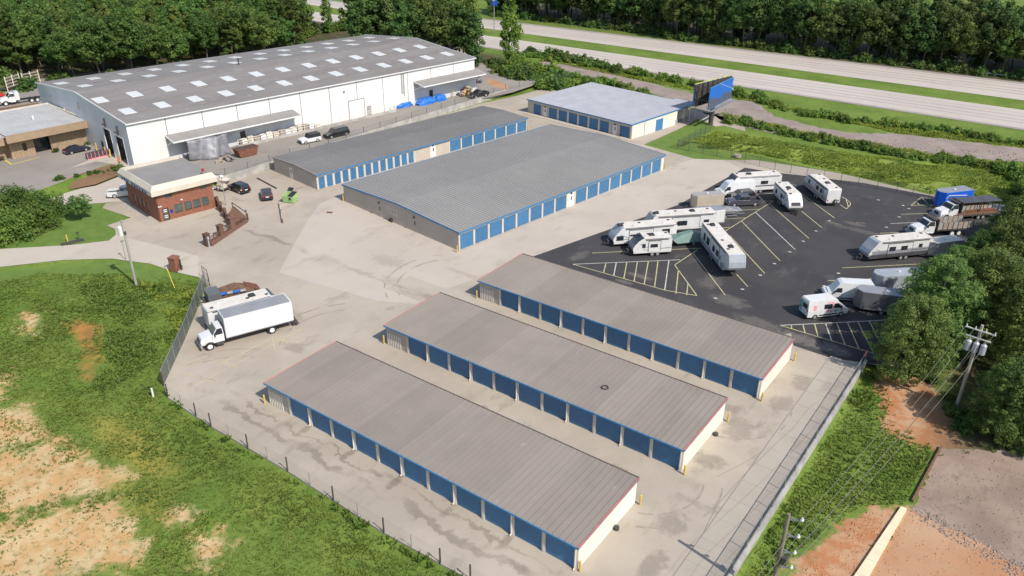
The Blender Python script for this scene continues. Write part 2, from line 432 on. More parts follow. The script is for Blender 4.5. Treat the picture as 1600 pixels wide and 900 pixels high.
att = lambda k: _n(nt, 'ShaderNodeAttribute', attribute_name=k).outputs['Fac']
g1 = mixc(nt, ramp(nt, noise(nt, pos, .12, 6, .65), .35, .65), (.105,.165,.026), (.165,.22,.04))
g1 = mixc(nt, ramp(nt, noise(nt, pos, 1.6, 5, .7), .45, .75), g1, (.075,.125,.02))
g1 = mixc(nt, ramp(nt, noise(nt, pos, .33, 5, .6), .6, .8), g1, (.22,.21,.055))
g1 = mixc(nt, att('bright'), g1, mixc(nt, ramp(nt, noise(nt, pos, .4, 5, .65), .35, .65), (.15,.21,.03), (.23,.28,.05)))
lawn = mixc(nt, ramp(nt, noise(nt, pos, .5, 5, .6), .3, .7), (.10,.165,.030), (.135,.20,.042))
g1 = mixc(nt, att('lawn'), g1, lawn)
soil = mixc(nt, ramp(nt, noise(nt, pos, .45, 5, .65), .4, .62), (.50,.30,.13), (.54,.40,.215))
soil = mixc(nt, ramp(nt, noise(nt, pos, 1.7, 6, .8), .50, .66), soil, (.27,.22,.085))
def thr(a, s, w=.22, amp=1.0):
    x = math2(nt, 'ADD', att(a), math2(nt, 'MULTIPLY', math2(nt, 'SUBTRACT', noise(nt, pos, s, 6, .7), .5), amp))
    return ramp(nt, x, .5 - w/2, .5 + w/2)
c = mixc(nt, thr('straw', .55, .38, 1.6), g1, soil)
c = mixc(nt, thr('dry', .5, .7, 1.0), c, (.27,.235,.05))
mud = mixc(nt, ramp(nt, noise(nt, pos, .6, 5), .4, .6), (.38,.18,.045), (.26,.14,.04))
c = mixc(nt, thr('mud', .5, .5, 1.2), c, mud)
clay = mixc(nt, ramp(nt, noise(nt, pos, .5, 5, .65), .38, .62), (.40,.17,.075), (.46,.28,.16))
c = mixc(nt, thr('clay', .45, .2, 1.4), c, clay)
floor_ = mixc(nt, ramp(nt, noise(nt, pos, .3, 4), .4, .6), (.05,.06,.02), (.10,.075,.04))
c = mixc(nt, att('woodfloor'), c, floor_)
nt.links.new(c, bs.inputs['Base Color'])
bp = _n(nt, 'ShaderNodeBump'); bp.inputs['Strength'].default_value = .6; bp.inputs['Distance'].default_value = .12
nt.links.new(noise(nt, pos, 3.0, 5, .7), bp.inputs['Height']); nt.links.new(bp.outputs[0], bs.inputs['Normal'])
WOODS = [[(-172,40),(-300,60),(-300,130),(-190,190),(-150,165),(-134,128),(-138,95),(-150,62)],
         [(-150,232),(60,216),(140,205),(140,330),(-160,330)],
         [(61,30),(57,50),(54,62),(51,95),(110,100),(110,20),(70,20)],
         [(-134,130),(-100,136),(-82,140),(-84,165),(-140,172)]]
straw = polymask(GX, GY, STRAW, 5.0); mud_ = polymask(GX, GY, MUD, 4.0); clay_ = polymask(GX, GY, CLAY, 4.0)
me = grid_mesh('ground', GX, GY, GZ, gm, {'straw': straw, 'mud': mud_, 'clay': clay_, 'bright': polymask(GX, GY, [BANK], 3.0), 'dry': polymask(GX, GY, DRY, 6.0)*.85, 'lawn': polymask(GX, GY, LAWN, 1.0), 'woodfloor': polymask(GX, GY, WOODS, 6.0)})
o = link('ground', me); o['kind'] = 'structure'

# paved surfaces
def paving(name, base, var, stain, dark, s1=.07, s2=.35, s3=2.2, rough=.88, streaks=False, dust=None):
    m, nt, b, pos = new_mat(name, rough, 0, .3)
    c = mixc(nt, ramp(nt, noise(nt, pos, s1, 6, .62), .36, .64), base, var)
    c = mixc(nt, math2(nt, 'MULTIPLY', ramp(nt, noise(nt, pos, s2, 6, .68, (1.0,.45,1)), .53, .72), .75), c, stain)
    c = mixc(nt, math2(nt, 'MULTIPLY', ramp(nt, noise(nt, pos, .16, 7, .7, (.5,1.5,1)), .60, .74), .6), c, dark)
    c = mixc(nt, math2(nt, 'MULTIPLY', ramp(nt, noise(nt, pos, s3*4, 4, .7), .5, .8), .25), c, dark)
    if streaks or dust:
        sx = _n(nt, 'ShaderNodeSeparateXYZ'); nt.links.new(pos, sx.inputs[0])
        wob = math2(nt, 'MULTIPLY', math2(nt, 'SUBTRACT', noise(nt, pos, .22, 5, .65), .5), 5.0)
        yy = math2(nt, 'ADD', sx.outputs[1], wob)
        tot = None
        for y0, w in ((-2.9,.55),(12.6,.7),(28.6,.7),(-1.2,.25)) if streaks else ():
            m1 = ramp(nt, math2(nt, 'ABSOLUTE', math2(nt, 'SUBTRACT', yy, y0), 0.0), w, w*.35)
            tot = m1 if tot is None else math2(nt, 'MAXIMUM', tot, m1)
        if tot is None: tot = math2(nt, 'MULTIPLY', wob, 0.0)
        tot = math2(nt, 'MULTIPLY', tot, ramp(nt, noise(nt, pos, .12, 4, .6), .40, .62))
        tot = math2(nt, 'MULTIPLY', tot, ramp(nt, sx.outputs[0], 52.0, 36.0))
        c = mixc(nt, math2(nt, 'MULTIPLY', tot, .55), c, dark)
        for (ex, ey, rx, ry, am) in STAINS:
            dx = math2(nt, 'DIVIDE', math2(nt, 'SUBTRACT', sx.outputs[0], ex), rx); dy = math2(nt, 'DIVIDE', math2(nt, 'SUBTRACT', sx.outputs[1], ey), ry)
            r2 = math2(nt, 'ADD', math2(nt, 'MULTIPLY', dx, dx), math2(nt, 'MULTIPLY', dy, dy))
            r2 = math2(nt, 'ADD', r2, math2(nt, 'MULTIPLY', math2(nt, 'SUBTRACT', noise(nt, pos, .8, 7, .78), .5), 3.6))
            c = mixc(nt, math2(nt, 'MULTIPLY', ramp(nt, r2, 1.0, .1), am*.85), c, dust or dark)
    nt.links.new(c, b.inputs['Base Color'])
    bp = _n(nt, 'ShaderNodeBump'); bp.inputs['Strength'].default_value = .25; bp.inputs['Distance'].default_value = .03
    nt.links.new(noise(nt, pos, 9, 4, .7), bp.inputs['Height']); nt.links.new(bp.outputs[0], b.inputs['Normal'])
    M[name] = m; return m
STAINS = [(43.5,4.0,1.2,2.6,.6),(42.5,9.5,1.6,2.2,.55),(41.5,19.5,2.4,1.3,.6),(42,26,1.8,2.6,.5),(44,33,1.5,2.2,.5),(44.5,38.5,1.6,2.0,.5),(-15,33,3.4,2.2,.5),(-11,26,3.0,1.6,.5),(-14,14,3.2,1.6,.45),(-7,9,2.0,1.2,.5),(6.6,-.9,.5,1.4,.6),(13.0,-.9,.5,1.4,.75),(19.4,-.9,.6,1.6,.8),(25.8,-.9,.5,1.4,.6),(32.1,-.9,.5,1.5,.6),(-24,6,2.5,1.6,.5),(-30,12,4,2,.35)]
paving('lot_concrete', (.43,.368,.292), (.355,.302,.238), (.272,.228,.176), (.165,.135,.104), streaks=True)
_s0, STAINS = STAINS, [(-15,33.5,4.0,2.0,.5),(-9,29.5,3.6,1.1,.5),(-22,28,3,2,.3),(-3,37,4.5,.7,.45)]
paving('pad_concrete', (.47,.408,.34), (.43,.37,.305), (.355,.302,.245), (.29,.245,.198), streaks=True)
paving('slab_concrete', (.415,.365,.298), (.365,.318,.258), (.30,.255,.205), (.22,.185,.145))
STAINS = [(17.02, 51.42)+(2.4,.8,.7), (16.00, 48.61)+(1.6,.7,.7), (25.70, 55.99)+(2.0,3.0,.5), (30.14, 52.15)+(3.4,2.0,.6), (35.49, 48.58)+(4,1.6,.65), (41.07, 47.82)+(3.5,1.6,.9), (44.93, 47.90)+(2.6,1.5,.8), (38.12, 87.99)+(7,1.0,.45), (35.96, 90.40)+(2.0,.8,.6), (43.72, 89.02)+(3,.8,.4), (6.44, 52.07)+(1.2,2.6,.5)]
paving('lot_asphalt', (.046,.042,.043), (.060,.055,.054), (.095,.088,.083), (.032,.030,.031), s1=.1, dust=(.17,.15,.13))
STAINS = _s0
paving('old_asphalt', (.30,.265,.225), (.255,.225,.195), (.21,.18,.155), (.16,.135,.115))
paving('drive_concrete', (.47,.415,.34), (.44,.38,.31), (.37,.32,.255), (.32,.27,.215))
paving('road_concrete', (.49,.43,.37), (.455,.395,.34), (.41,.355,.305), (.36,.31,.27), s1=.03)
paving('road_shoulder', (.29,.25,.225), (.33,.29,.26), (.25,.22,.2), (.22,.19,.17))
paving('gravel_strip', (.25,.195,.165), (.31,.245,.205), (.19,.155,.125), (.15,.125,.10), s1=.2, s2=.8)
paving('gravel_yard', (.235,.165,.125), (.32,.235,.18), (.175,.128,.10), (.42,.33,.265), s1=.16, s2=.9)
paving('clay_pad', (.40,.205,.105), (.45,.28,.165), (.35,.17,.085), (.30,.165,.095), s2=.3)
paving('mulch', (.16,.095,.05), (.22,.13,.07), (.10,.06,.035), (.08,.05,.03), s2=1.5)

LOT = [(-64.24, 1.31), (-57.76, -1.58), (-52.89, 5.12), (-47.78, 9.58), (-41.73, 11.98), (-36.90, 12.46), (-32.41, 13.55), (-29.20, 12.75), (-19.15, 2.66), (-12.28, -4.65), (-9.85, -5.74), (-1.53, -6.15), (10.23, -6.02), (23.13, -6.34), (32.23, -5.96)] + [(40,-5.9),(48.85,-5.9),(48.85,47.0),(52.5,48)] + \
      [(66,75),(66,118)] + [(42.63, 113.41), (24.88, 115.46), (10.25, 113.19), (5.09, 109.19), (0.10, 106.36), (-12.64, 108.70), (-12.01, 123.48), (-12.26, 135.01), (0.73, 132.13)] + [(-3,140),(-20,143),(-50,143),(-58,140),(-59.5,126),(-61.9,114),(-62.2,40.0)] + \
      [(-63.02, 33.25), (-69.71, 20.93), (-68.15, 19.49), (-60.33, 20.05), (-60.37, 15.89), (-57.83, 15.85), (-55.58, 14.66), (-54.33, 12.79), (-57.32, 8.38)]
lot = structure('concrete_lot', MB().sheet(LOT, .0), M['lot_concrete'])
drive = structure('driveway', MB().sheet([(-83.73, -16.73), (-64.24, 1.31), (-57.32, 8.38), (-54.33, 12.79), (-55.58, 14.66), (-38.54, 17.75), (-32.41, 13.55), (-36.90, 12.46), (-41.73, 11.98), (-47.78, 9.58), (-52.89, 5.12), (-57.76, -1.58), (-73.15, -19.69)], .005), M['drive_concrete'])
part(lot, 'concrete_pad', MB().sheet([(-24.60, 21.30), (-35.25, 35.15), (-40.70, 43.24), (-41.43, 49.89), (-26.01, 50.00), (-8.75, 41.92), (-1.98, 97.60), (0.10, 106.36), (5.09, 109.19), (10.35, 106.16), (8.93, 80.63), (0.98, 47.34), (-2.44, 30.91), (-2.72, 26.07), (-7.40, 23.65), (-14.93, 22.62)], .005), M['pad_concrete'])
part(lot, 'joint_strip', MB().sheet([(45.2,-5.9),(48.6,-5.9),(48.6,46.4),(45.2,44.5)], .004), M['joint_dark'])
for i in range(17):
    y0 = -5.8 + i*3.06; z = .012 + RND.uniform(-.002,.004); x0 = 45.28
    part(lot, 'concrete_slab', MB().sheet([(x0,y0),(48.55,y0),(48.55,y0+3.035),(x0,y0+3.035)], z), M['slab_concrete'])
for x0 in np.arange(-9, 38, 6.1):     # aisle pours in front of the three rows
    for yy in (-5.2, 10.6, 26.9):
        part(lot, 'concrete_slab', MB().sheet([(x0+.012,yy),(x0+6.08,yy),(x0+6.08,yy+4.9),(x0+.012,yy+4.9)], .006+RND.uniform(-.001,.003)), M['lot_concrete'])
def crack(pts, w=.045):
    for a, b in zip(pts[:-1], pts[1:]): part(lot, 'crack', MB().sheet(strip(a, b, w*RND.uniform(.7,1.3)), .0185+RND.uniform(0,.002)), M['joint_dark'])
CRACKS = [[(49.46, 43.49), (47.60, 38.89), (46.60, 33.64), (46.45, 29.62), (45.79, 24.96), (45.20, 19.73), (44.78, 13.98), (45.18, 10.32)], [(47.22, 40.18), (45.15, 39.91), (42.80, 39.29)], [(45.53, 24.77), (44.42, 20.89), (43.19, 17.65)]]
asph = structure('asphalt_lot', MB().sheet([(1.01, 47.64), (8.93, 80.63), (10.46, 107.23), (14.92, 107.75), (20.65, 109.32), (31.71, 112.35), (42.77, 112.69)] + [(66,112),(66,62),(52,50)] + [(50.70, 47.79), (45.58, 45.68), (40.95, 45.83), (39.66, 48.70)] + [(37,44),(20,44)], .009), M['lot_asphalt'])

def strip(p, q, w):
    p = Vector(p); q = Vector(q); d = (q-p).normalized(); n = Vector((-d.y, d.x)) * (w/2)
    return [tuple(p-n), tuple(q-n), tuple(q+n), tuple(p+n)]
for c_ in CRACKS: crack(c_)
def arc_mark(c, r0, a0, a1, n=12, w=.22):
    for off in (0, 1.7):
        for k in range(n):
            if RND.random() < .22: continue
            a, b = a0+(a1-a0)*k/n, a0+(a1-a0)*(k+1)/n; r = r0+off
            part(lot, 'tyre_mark', MB().sheet(strip((c[0]+r*math.cos(a), c[1]+r*math.sin(a)), (c[0]+r*math.cos(b), c[1]+r*math.sin(b)), w*RND.uniform(.6,1.2)), .0095+.0004*k), M['tyre_mark'])
arc_mark((37.5,14.0), 5.5, -1.2, .35); arc_mark((39.0,30.0), 5.0, -1.3, .5); arc_mark((-6,-1.5), 7.0, 2.0, 2.85); arc_mark((-3,14), 8.0, 2.4, 3.9); arc_mark((-2,34), 8.5, 2.5, 4.2); arc_mark((40,-2), 4.5, -.6, 1.1)
for p in [(36.22, 104.58), (40.38, 104.42), (41.54, 103.40), (41.14, 98.27), (40.54, 92.20), (32.23, 89.29), (31.82, 83.50), (31.52, 78.12), (31.21, 72.81), (39.36, 69.73), (38.99, 64.35), (30.82, 67.28), (30.57, 62.26), (30.22, 56.45), (43.35, 66.43), (28.33, 51.69)]:
    part(asph, 'stall_mark', MB().slab([(p[0]-.32,p[1]-.06),(p[0]+.02,p[1]-.22),(p[0]+.3,p[1]+.02),(p[0]+.05,p[1]+.24)], .0145, .0195), M['line_white'])
LINES = [(7.24, 49.03), (19.14, 60.05), (7.24, 49.03), (21.80, 49.69), (21.80, 49.69), (26.00, 50.86), (19.23, 57.95), (26.00, 50.86), (10.87, 52.43), (12.30, 49.26), (12.00, 53.48), (13.89, 49.42), (13.18, 54.53), (15.53, 49.39), (14.38, 55.58), (17.08, 49.55), (15.61, 56.65), (18.64, 49.61), (16.69, 57.62), (20.25, 49.60), (17.92, 58.72), (21.73, 49.76), (20.37, 56.86), (23.46, 49.64), (23.44, 53.51), (24.81, 50.19), (19.26, 57.98), (19.66, 64.94), (20.06, 73.68), (21.46, 92.75), (22.02, 101.18), (22.20, 103.23), (19.65, 63.40), (28.99, 53.37), (21.39, 73.23), (30.90, 63.16), (27.76, 60.45), (30.52, 57.66), (20.60, 80.16), (31.13, 68.77), (20.99, 85.40), (31.58, 74.19), (21.47, 90.78), (31.85, 79.79), (27.08, 90.78), (32.12, 85.51), (22.38, 101.20), (32.50, 91.10), (31.45, 97.95), (32.93, 96.59), (30.56, 102.25), (31.62, 101.44), (31.62, 101.44), (32.62, 100.02), (32.62, 100.02), (32.95, 98.91), (32.95, 98.91), (32.93, 96.59), (31.53, 101.37), (32.89, 97.89), (17.85, 94.03), (20.11, 96.48), (20.12, 91.31), (21.25, 92.47), (18.59, 84.82), (20.84, 87.11), (17.67, 79.19), (20.51, 81.86), (18.79, 74.86), (20.03, 76.49), (18.87, 102.71), (22.10, 103.16), (16.11, 98.27), (21.63, 102.79), (7.43, 54.13), (11.00, 57.58), (16.27, 62.49), (19.82, 65.80), (41.12, 99.71), (46.16, 104.32), (40.67, 94.19), (44.03, 97.46), (40.36, 88.89), (43.99, 92.16), (39.28, 71.89), (48.08, 80.29), (38.84, 66.31), (44.27, 71.25), (41.52, 105.30), (42.06, 110.91), (42.06, 110.91), (44.46, 111.12), (41.53, 105.24), (44.90, 108.29), (41.88, 107.94), (42.60, 106.29), (42.16, 110.77), (43.77, 107.66), (43.96, 110.74), (44.86, 108.77), (37.92, 49.70), (49.38, 60.25), (37.92, 49.70), (49.32, 49.84), (39.04, 50.55), (39.36, 49.79), (40.18, 51.64), (41.03, 49.81), (41.32, 52.69), (42.65, 49.82), (42.40, 53.69), (44.27, 49.91), (43.50, 54.69), (45.89, 49.89), (44.57, 55.66), (47.51, 49.95), (45.61, 56.61), (49.22, 49.95), (46.74, 57.70), (48.77, 53.83)]
for i in range(0, len(LINES), 2):
    part(asph, 'parking_line', MB().sheet(strip(LINES[i], LINES[i+1], .15), .015 + .0007*(i//2 % 8)), M['line_yellow'] if (i//2) % 5 else M['line_white'])
for p, q in zip([(31.72, 88.90), (36.05, 91.17)], [(34.42, 88.54), (37.32, 91.79)]): part(asph, 'worn_marking', MB().sheet(strip(p, q, .5), .014), M['line_worn'])
FAD = [(-12.49, -1.99), (-8.74, -1.27), (-12.81, 1.59), (-8.58, 2.43), (-9.16, -5.38), (-9.58, 12.69), (-14.07, -0.57), (-13.21, 1.82), (-10.85, 9.03), (-8.33, 7.48), (-10.51, 9.00), (-8.34, 9.50), (-10.78, 1.23), (-10.67, 8.88), (-15.49, 5.04), (-13.12, 10.35)]
for i in range(0, len(FAD), 2):
    part(lot, 'parking_line', MB().sheet(strip(FAD[i], FAD[i+1], .11), .016 + .0008*(i//2)), M['line_faded'])

# warehouse yard, higher than the storage lot
yard = structure('warehouse_yard', MB().slab([(-62.5,40.3),(-62.5,114),(-60.2,126),(-60.5,138),(-72,146),(-84,146),(-140,185),(-170,52)] + [(-129.07, 25.34), (-85.59, 7.05), (-81.86, 15.83), (-82.96, 20.42), (-84.49, 24.98), (-85.64, 30.18), (-86.17, 33.70)] + [(-74,37.5)], .9, YZ+.012), M['old_asphalt'])
part(yard, 'concrete_apron', MB().sheet([(-85.84, 17.77), (-91.93, 31.76), (-90.72, 36.35), (-80.45, 32.29), (-89.27, 30.30), (-89.01, 25.19)], YZ+.018), M['drive_concrete'])
part(yard, 'painted_line', MB().sheet(strip(*[(-106.90, 20.65), (-99.91, 19.60)], .25), YZ+.022), M['yellow_bright'])
part(yard, 'painted_line', MB().sheet(strip(*[(-99.91, 19.60), (-100.08, 24.92)], .25), YZ+.024), M['yellow_bright'])
part(yard, 'clay_patch', MB().sheet([(-74.70, 134.34), (-69.37, 132.56), (-64.49, 130.64), (-61.99, 126.13), (-65.96, 126.65), (-70.41, 128.80)], YZ+.02), M['clay_pad'])
part(yard, 'dirt_patch', MB().sheet([(-145.29, 34.93), (-143.31, 45.68), (-135.86, 42.36), (-134.91, 33.13), (-134.90, 30.43)], YZ+.02), M['mulch'])
_bed = [(-83.61, 21.21), (-84.49, 24.98), (-85.04, 29.21), (-85.03, 34.08)]; _bed2 = [(-81.83, 32.89), (-81.18, 30.58), (-79.54, 24.71), (-80.54, 20.54)]
structure('planting_bed', MB().add([(x,y,1.24) for x,y in _bed] + [(x,y,.28) for x,y in _bed2], [(0,1,6,7),(1,2,5,6),(2,3,4,5)]), M['mulch'])
structure('side_street', MB().sheet([(-82.87, 17.13), (-80.93, 20.68), (-79.60, 24.68), (-81.33, 31.38), (-74.60, 28.54), (-67.83, 23.92), (-70.43, 20.76), (-73.84, 16.99), (-74.93, 14.28)], .002), M['drive_concrete'])

# highway
def hwy(name, a, b, c_, d, z, m):
    # edges a-b (near) and c-d (far) carried on past the picture on both sides
    def ext(p, q, x): t = (x-p[0])/(q[0]-p[0]); return (x, p[1]+t*(q[1]-p[1]))
    return structure(name, MB().sheet([ext(a,b,-700), ext(a,b,600), ext(c_,d,600), ext(c_,d,-700)], z), m)
NB, NT = [(-88.25, 174.72), (51.22, 172.93)], [(-107.96, 193.02), (48.90, 193.66)]
FB, FT = [(-115.98, 205.25), (47.62, 205.07)], [(-127.63, 224.35), (44.91, 229.33)]
hwy('near_carriageway', *NB, *NT, .02, M['road_concrete'])
hwy('far_carriageway', *FB, *FT, .02, M['road_concrete'])
hwy('road_shoulder', (NB[0][0],NB[0][1]-.4), (NB[1][0],NB[1][1]-.4), (NB[0][0],NB[0][1]+1.3), (NB[1][0],NB[1][1]+1.3), .026, M['road_shoulder'])
hwy('road_shoulder', (FT[0][0],FT[0][1]-2.6), (FT[1][0],FT[1][1]-2.6), FT[0], FT[1], .026, M['road_shoulder'])
for e0, e1, w0, w1 in ((NB, NT, .30, .325), (NB, NT, .63, .655), (FB, FT, .30, .33), (FB, FT, .60, .63), (NB, NT, .45, .475), (NB, NT, .80, .815), (FB, FT, .44, .47), (FB, FT, .78, .80)):
    L_ = lambda w: [tuple(Vector(e0[k])*(1-w)+Vector(e1[k])*w) for k in (0,1)]
    hwy('lane_joint', *L_(w0), *L_(w1), .028, M['road_shoulder'])
structure('gravel_strip', MB().sheet(rough([(-79.48, 167.39), (-66.07, 168.37), (-52.32, 165.64), (-35.65, 161.24), (-22.53, 157.53), (-7.38, 159.09), (1.41, 148.67), (13.18, 145.18), (21.40, 146.33), (28.45, 151.19), (41.04, 154.12), (57.76, 156.60), (58.58, 147.56), (41.14, 139.29), (31.84, 136.45), (19.04, 135.16), (4.95, 134.78), (-6.98, 137.71), (-22.92, 146.82), (-36.60, 151.87), (-54.10, 157.77), (-73.36, 160.16)],1.4,.8,2), .0), M['gravel_strip'])
structure('gravel_yard', MB().sheet(rough([(59.33, 36.54), (66.21, 41.06), (71.49, 44.14), (74.94, 21.01), (68.19, 23.35), (58.97, 25.20)],.7,.28,3), -.885), M['gravel_yard'])
structure('clay_pad', MB().sheet(rough([(58.48, 24.94), (63.10, 24.68), (68.21, 23.19), (75.36, 20.59), (65.70, 9.27), (58.55, 7.36), (57.41, 14.27)],.7,.3,4), -.875), M['clay_pad'])

def rubble(name, poly, n, lo, hi, m, seed, z0):
    r = np.random.RandomState(seed); mb = MB(); P_ = np.array(poly); a, b = P_.min(0), P_.max(0); k = 0
    while k < n:
        q = a + (b-a)*r.rand(2)
        if sd_poly(q[:1], q[1:], poly)[0] > -.1: continue
        k += 1; s = r.uniform(lo, hi); t = r.uniform(0, 3.1); c, d = math.cos(t)*s, math.sin(t)*s; h = s*r.uniform(.4,.9)
        mb.add([(q[0]-c,q[1]-d,z0-.03),(q[0]+d*.8,q[1]-c*.8,z0-.03),(q[0]+c,q[1]+d,z0-.03),(q[0]-d*.7,q[1]+c*.7,z0-.03),(q[0]+r.uniform(-.3,.3)*s,q[1]+r.uniform(-.3,.3)*s,z0+h)], [(0,1,4),(1,2,4),(2,3,4),(3,0,4)])
    o = part(None, name, mb, M[m]); o['kind'] = 'stuff'; return o
_gy = [(59.33, 36.54), (66.21, 41.06), (71.49, 44.14), (72.77, 22.45), (68.19, 23.35), (58.97, 25.20)]
rubble('loose_gravel', _gy, 900, .05, .16, 'gravel_yard', 1, -.885); rubble('loose_gravel', [(58.39, 24.35), (59.65, 26.13), (68.12, 23.99), (70.08, 22.88), (68.41, 21.46), (59.55, 24.00)], 420, .06, .2, 'gravel_strip', 2, -.87)
rubble('clay_clods', [(58.58, 24.49), (68.21, 23.19), (72.86, 20.96), (57.96, 12.21)], 380, .05, .15, 'clay_pad', 3, -.875); rubble('clay_clods', [(53.55, 14.01), (54.46, 18.22), (55.57, 22.24), (58.15, 24.18), (57.29, 13.76), (53.37, 11.26)], 420, .06, .2, 'clay_pad', 4, -.93)
rubble('loose_gravel', [(-74.99, 166.04), (-49.79, 161.20), (-20.47, 153.00), (1.84, 143.21), (17.71, 139.63), (30.03, 144.32), (53.54, 152.20), (54.10, 147.21), (31.18, 139.33), (4.20, 136.82), (-38.01, 154.52)], 500, .12, .4, 'gravel_strip', 5, 0.0)

# ------------------------------------------------------------------ storage buildings
def ribbed(w, h, rib=.3, d=.02, horiz=False, y=0.0):
    """sheet metal panel in the xz plane facing -y, with raised ribs"""
    mb = MB().box((0, y, 0), (w, y+.04, h))
    if horiz:
        n = int(h/rib)
        for k in range(n): z = (k+.5)*h/n; mb.box((.0, y-d, z-.05), (w, y, z+.05))
    else:
        n = max(1, int(w/rib))
        for k in range(n): x = (k+.5)*w/n; mb.box((x-.04, y-d, .0), (x+.04, y, h))
    return mb
def seam_panel(w, L, rise):
    """standing seam roof panel: x across, y up the slope"""
    vs = [(0,0,0),(w-.004,0,0),(w-.004,L,rise),(0,L,rise)]
    mb = MB().add(vs + [(x,y,z-.035) for x,y,z in vs], [(0,1,2,3),(7,6,5,4),(0,4,5,1),(1,5,6,2),(2,6,7,3),(3,7,4,0)])
    b = [(0,0,0),(.05,0,0),(.05,L,rise),(0,L,rise)]
    return mb.add([(x,y,z+.001) for x,y,z in b] + [(x,y,z+.055) for x,y,z in b], [(4,5,6,7),(0,1,5,4),(1,2,6,5),(2,3,7,6),(3,0,4,7)])
def plain_panel(w, L, rise):
    vs = [(0,0,0),(w,0,0),(w,L,rise),(0,L,rise)]
    return MB().add(vs + [(x,y,z-.05) for x,y,z in vs], [(0,1,2,3),(7,6,5,4),(0,4,5,1),(1,5,6,2),(2,6,7,3),(3,7,4,0)])
_cache = {}
def cached(key, fn):
    if key not in _cache: _cache[key] = fn()
    return _cache[key]
def door_mesh(w, h, m='door_blue'):
    def f():
        mb = MB().box((0,0,0),(w,.05,h))
        n = 9
        for k in range(n): z = k*h/n; mb.box((0,-.016,z+.03),(w,0,z+h/n-.05))
        return mb.build('roll_up_door', M[m])
    return cached(('door', round(w,2), round(h,2), m), f)
def post_mesh(w, h, d=.14):
    return cached(('post', round(w,2), round(h,2)), lambda: MB().box((0,0,0),(w,d,h)).box((w*.32,-.03,0),(w*.68,0,h)).build('door_post', M['post_beige'], .012))
def man_door(parent, x, y, z=0, w=.95, h=2.1, material='white_paint'):
    d = part(parent, 'entry_door', MB().box((0,0,0),(w,.05,h)).box((-.07,.015,0),(0,.06,h+.07)).box((w,.015,0),(w+.07,.06,h+.07)).box((0,.015,h),(w,.06,h+.07)), M[material], loc=(x,y,z))
    part(d, 'window', MB().box((w*.42,-.01,h*.55),(w*.72,0,h*.86)), M['glass_dark'])
    part(d, 'handle', MB().box((w*.88,-.05,1.0),(w*.94,0,1.06)), M['steel'])
    return d

def front(t, segs, h, y=0.0, wallm='cream_wall', post=True, hd=2.25, pw=.34):
    """front elevation: segs = (kind, width); doors sit back from the posts"""
    x = 0.0
    for k in segs:
        kind, w = k[0], k[1]
        if kind == 'door':
            part(t, 'roll_up_door', door_mesh(w, hd, k[2] if len(k) > 2 else 'door_blue'), None, loc=(x, y+.12, 0))
            part(t, 'door_header', cached(('hdr', round(w,2), round(h-hd,2), wallm), lambda: MB().box((0,.05,0),(w,.14,h-hd)).build('door_header', M[wallm])), None, loc=(x, y, hd))
        elif kind == 'post':
            part(t, 'door_post', post_mesh(w, h), None, loc=(x, y, 0))
        elif kind == 'wall':
            part(t, 'wall', ribbed(w, h, .4, .02, y=.04), M[k[2] if len(k) > 2 else wallm], loc=(x, y, 0))
        elif kind == 'rib':
            part(t, 'wall', MB().box((0,.04,0),(w,.1,h)), M['grey_beige_wall'], loc=(x,y,0))
            n = 8
            for i in range(n): part(t, 'rib', cached('ribm', lambda: MB().box((0,0,0),(.11,.06,1.72)).build('rib', M['cream_wall'])), None, loc=(x+.15+i*(w-.9)/n, y-.02, .02))
        elif kind == 'man':
            part(t, 'wall', MB().box((0,.05,0),(w,.12,h)), M[wallm], loc=(x,y,0))
            man_door(t, x+(w-.95)/2, y-.01)
            part(t, 'wall_lamp', MB().box((w/2-.15,-.18,2.3),(w/2+.15,.05,2.5)), M['dark_steel'], loc=(x,y,0))
        x += w
    return x

def shed_roof(t, L, W, h0, h1, pw, m, over=.28, ridge=None, lab=None):
    """panels from the front eave to the back (or to a ridge and down again)"""
    n = int(round(L/pw)); w = (L + .16)/n
    runs = [(-over, W+.12, h0, h1)] if ridge is None else [(-over, W/2, h0, ridge), (W+over, W/2, h1, ridge)]
    for (ya, yb, za, zb) in runs:
        me0 = seam_panel(w, abs(yb-ya), zb-za).build('roof_panel', M[m]); me1 = me0.copy(); me1.materials[0] = M.get(m+'_worn', M[m])
        run = 0; worn = False
        for i in range(n):
            if run == 0: worn = not worn; run = RND.randint(4, 13)
            run -= 1; me = me1 if worn else me0
            if yb > ya: part(t, 'roof_panel', me, None, loc=(-.08 + i*w, ya, za + .07))
            else: part(t, 'roof_panel', me, None, loc=(-.08 + (i+1)*w, ya, za + .07), rot=(0,0,PI))
def trim_bar(t, name, p, q, w, h, m): part(t, name, MB().bar(p, q, w, h), M[m])

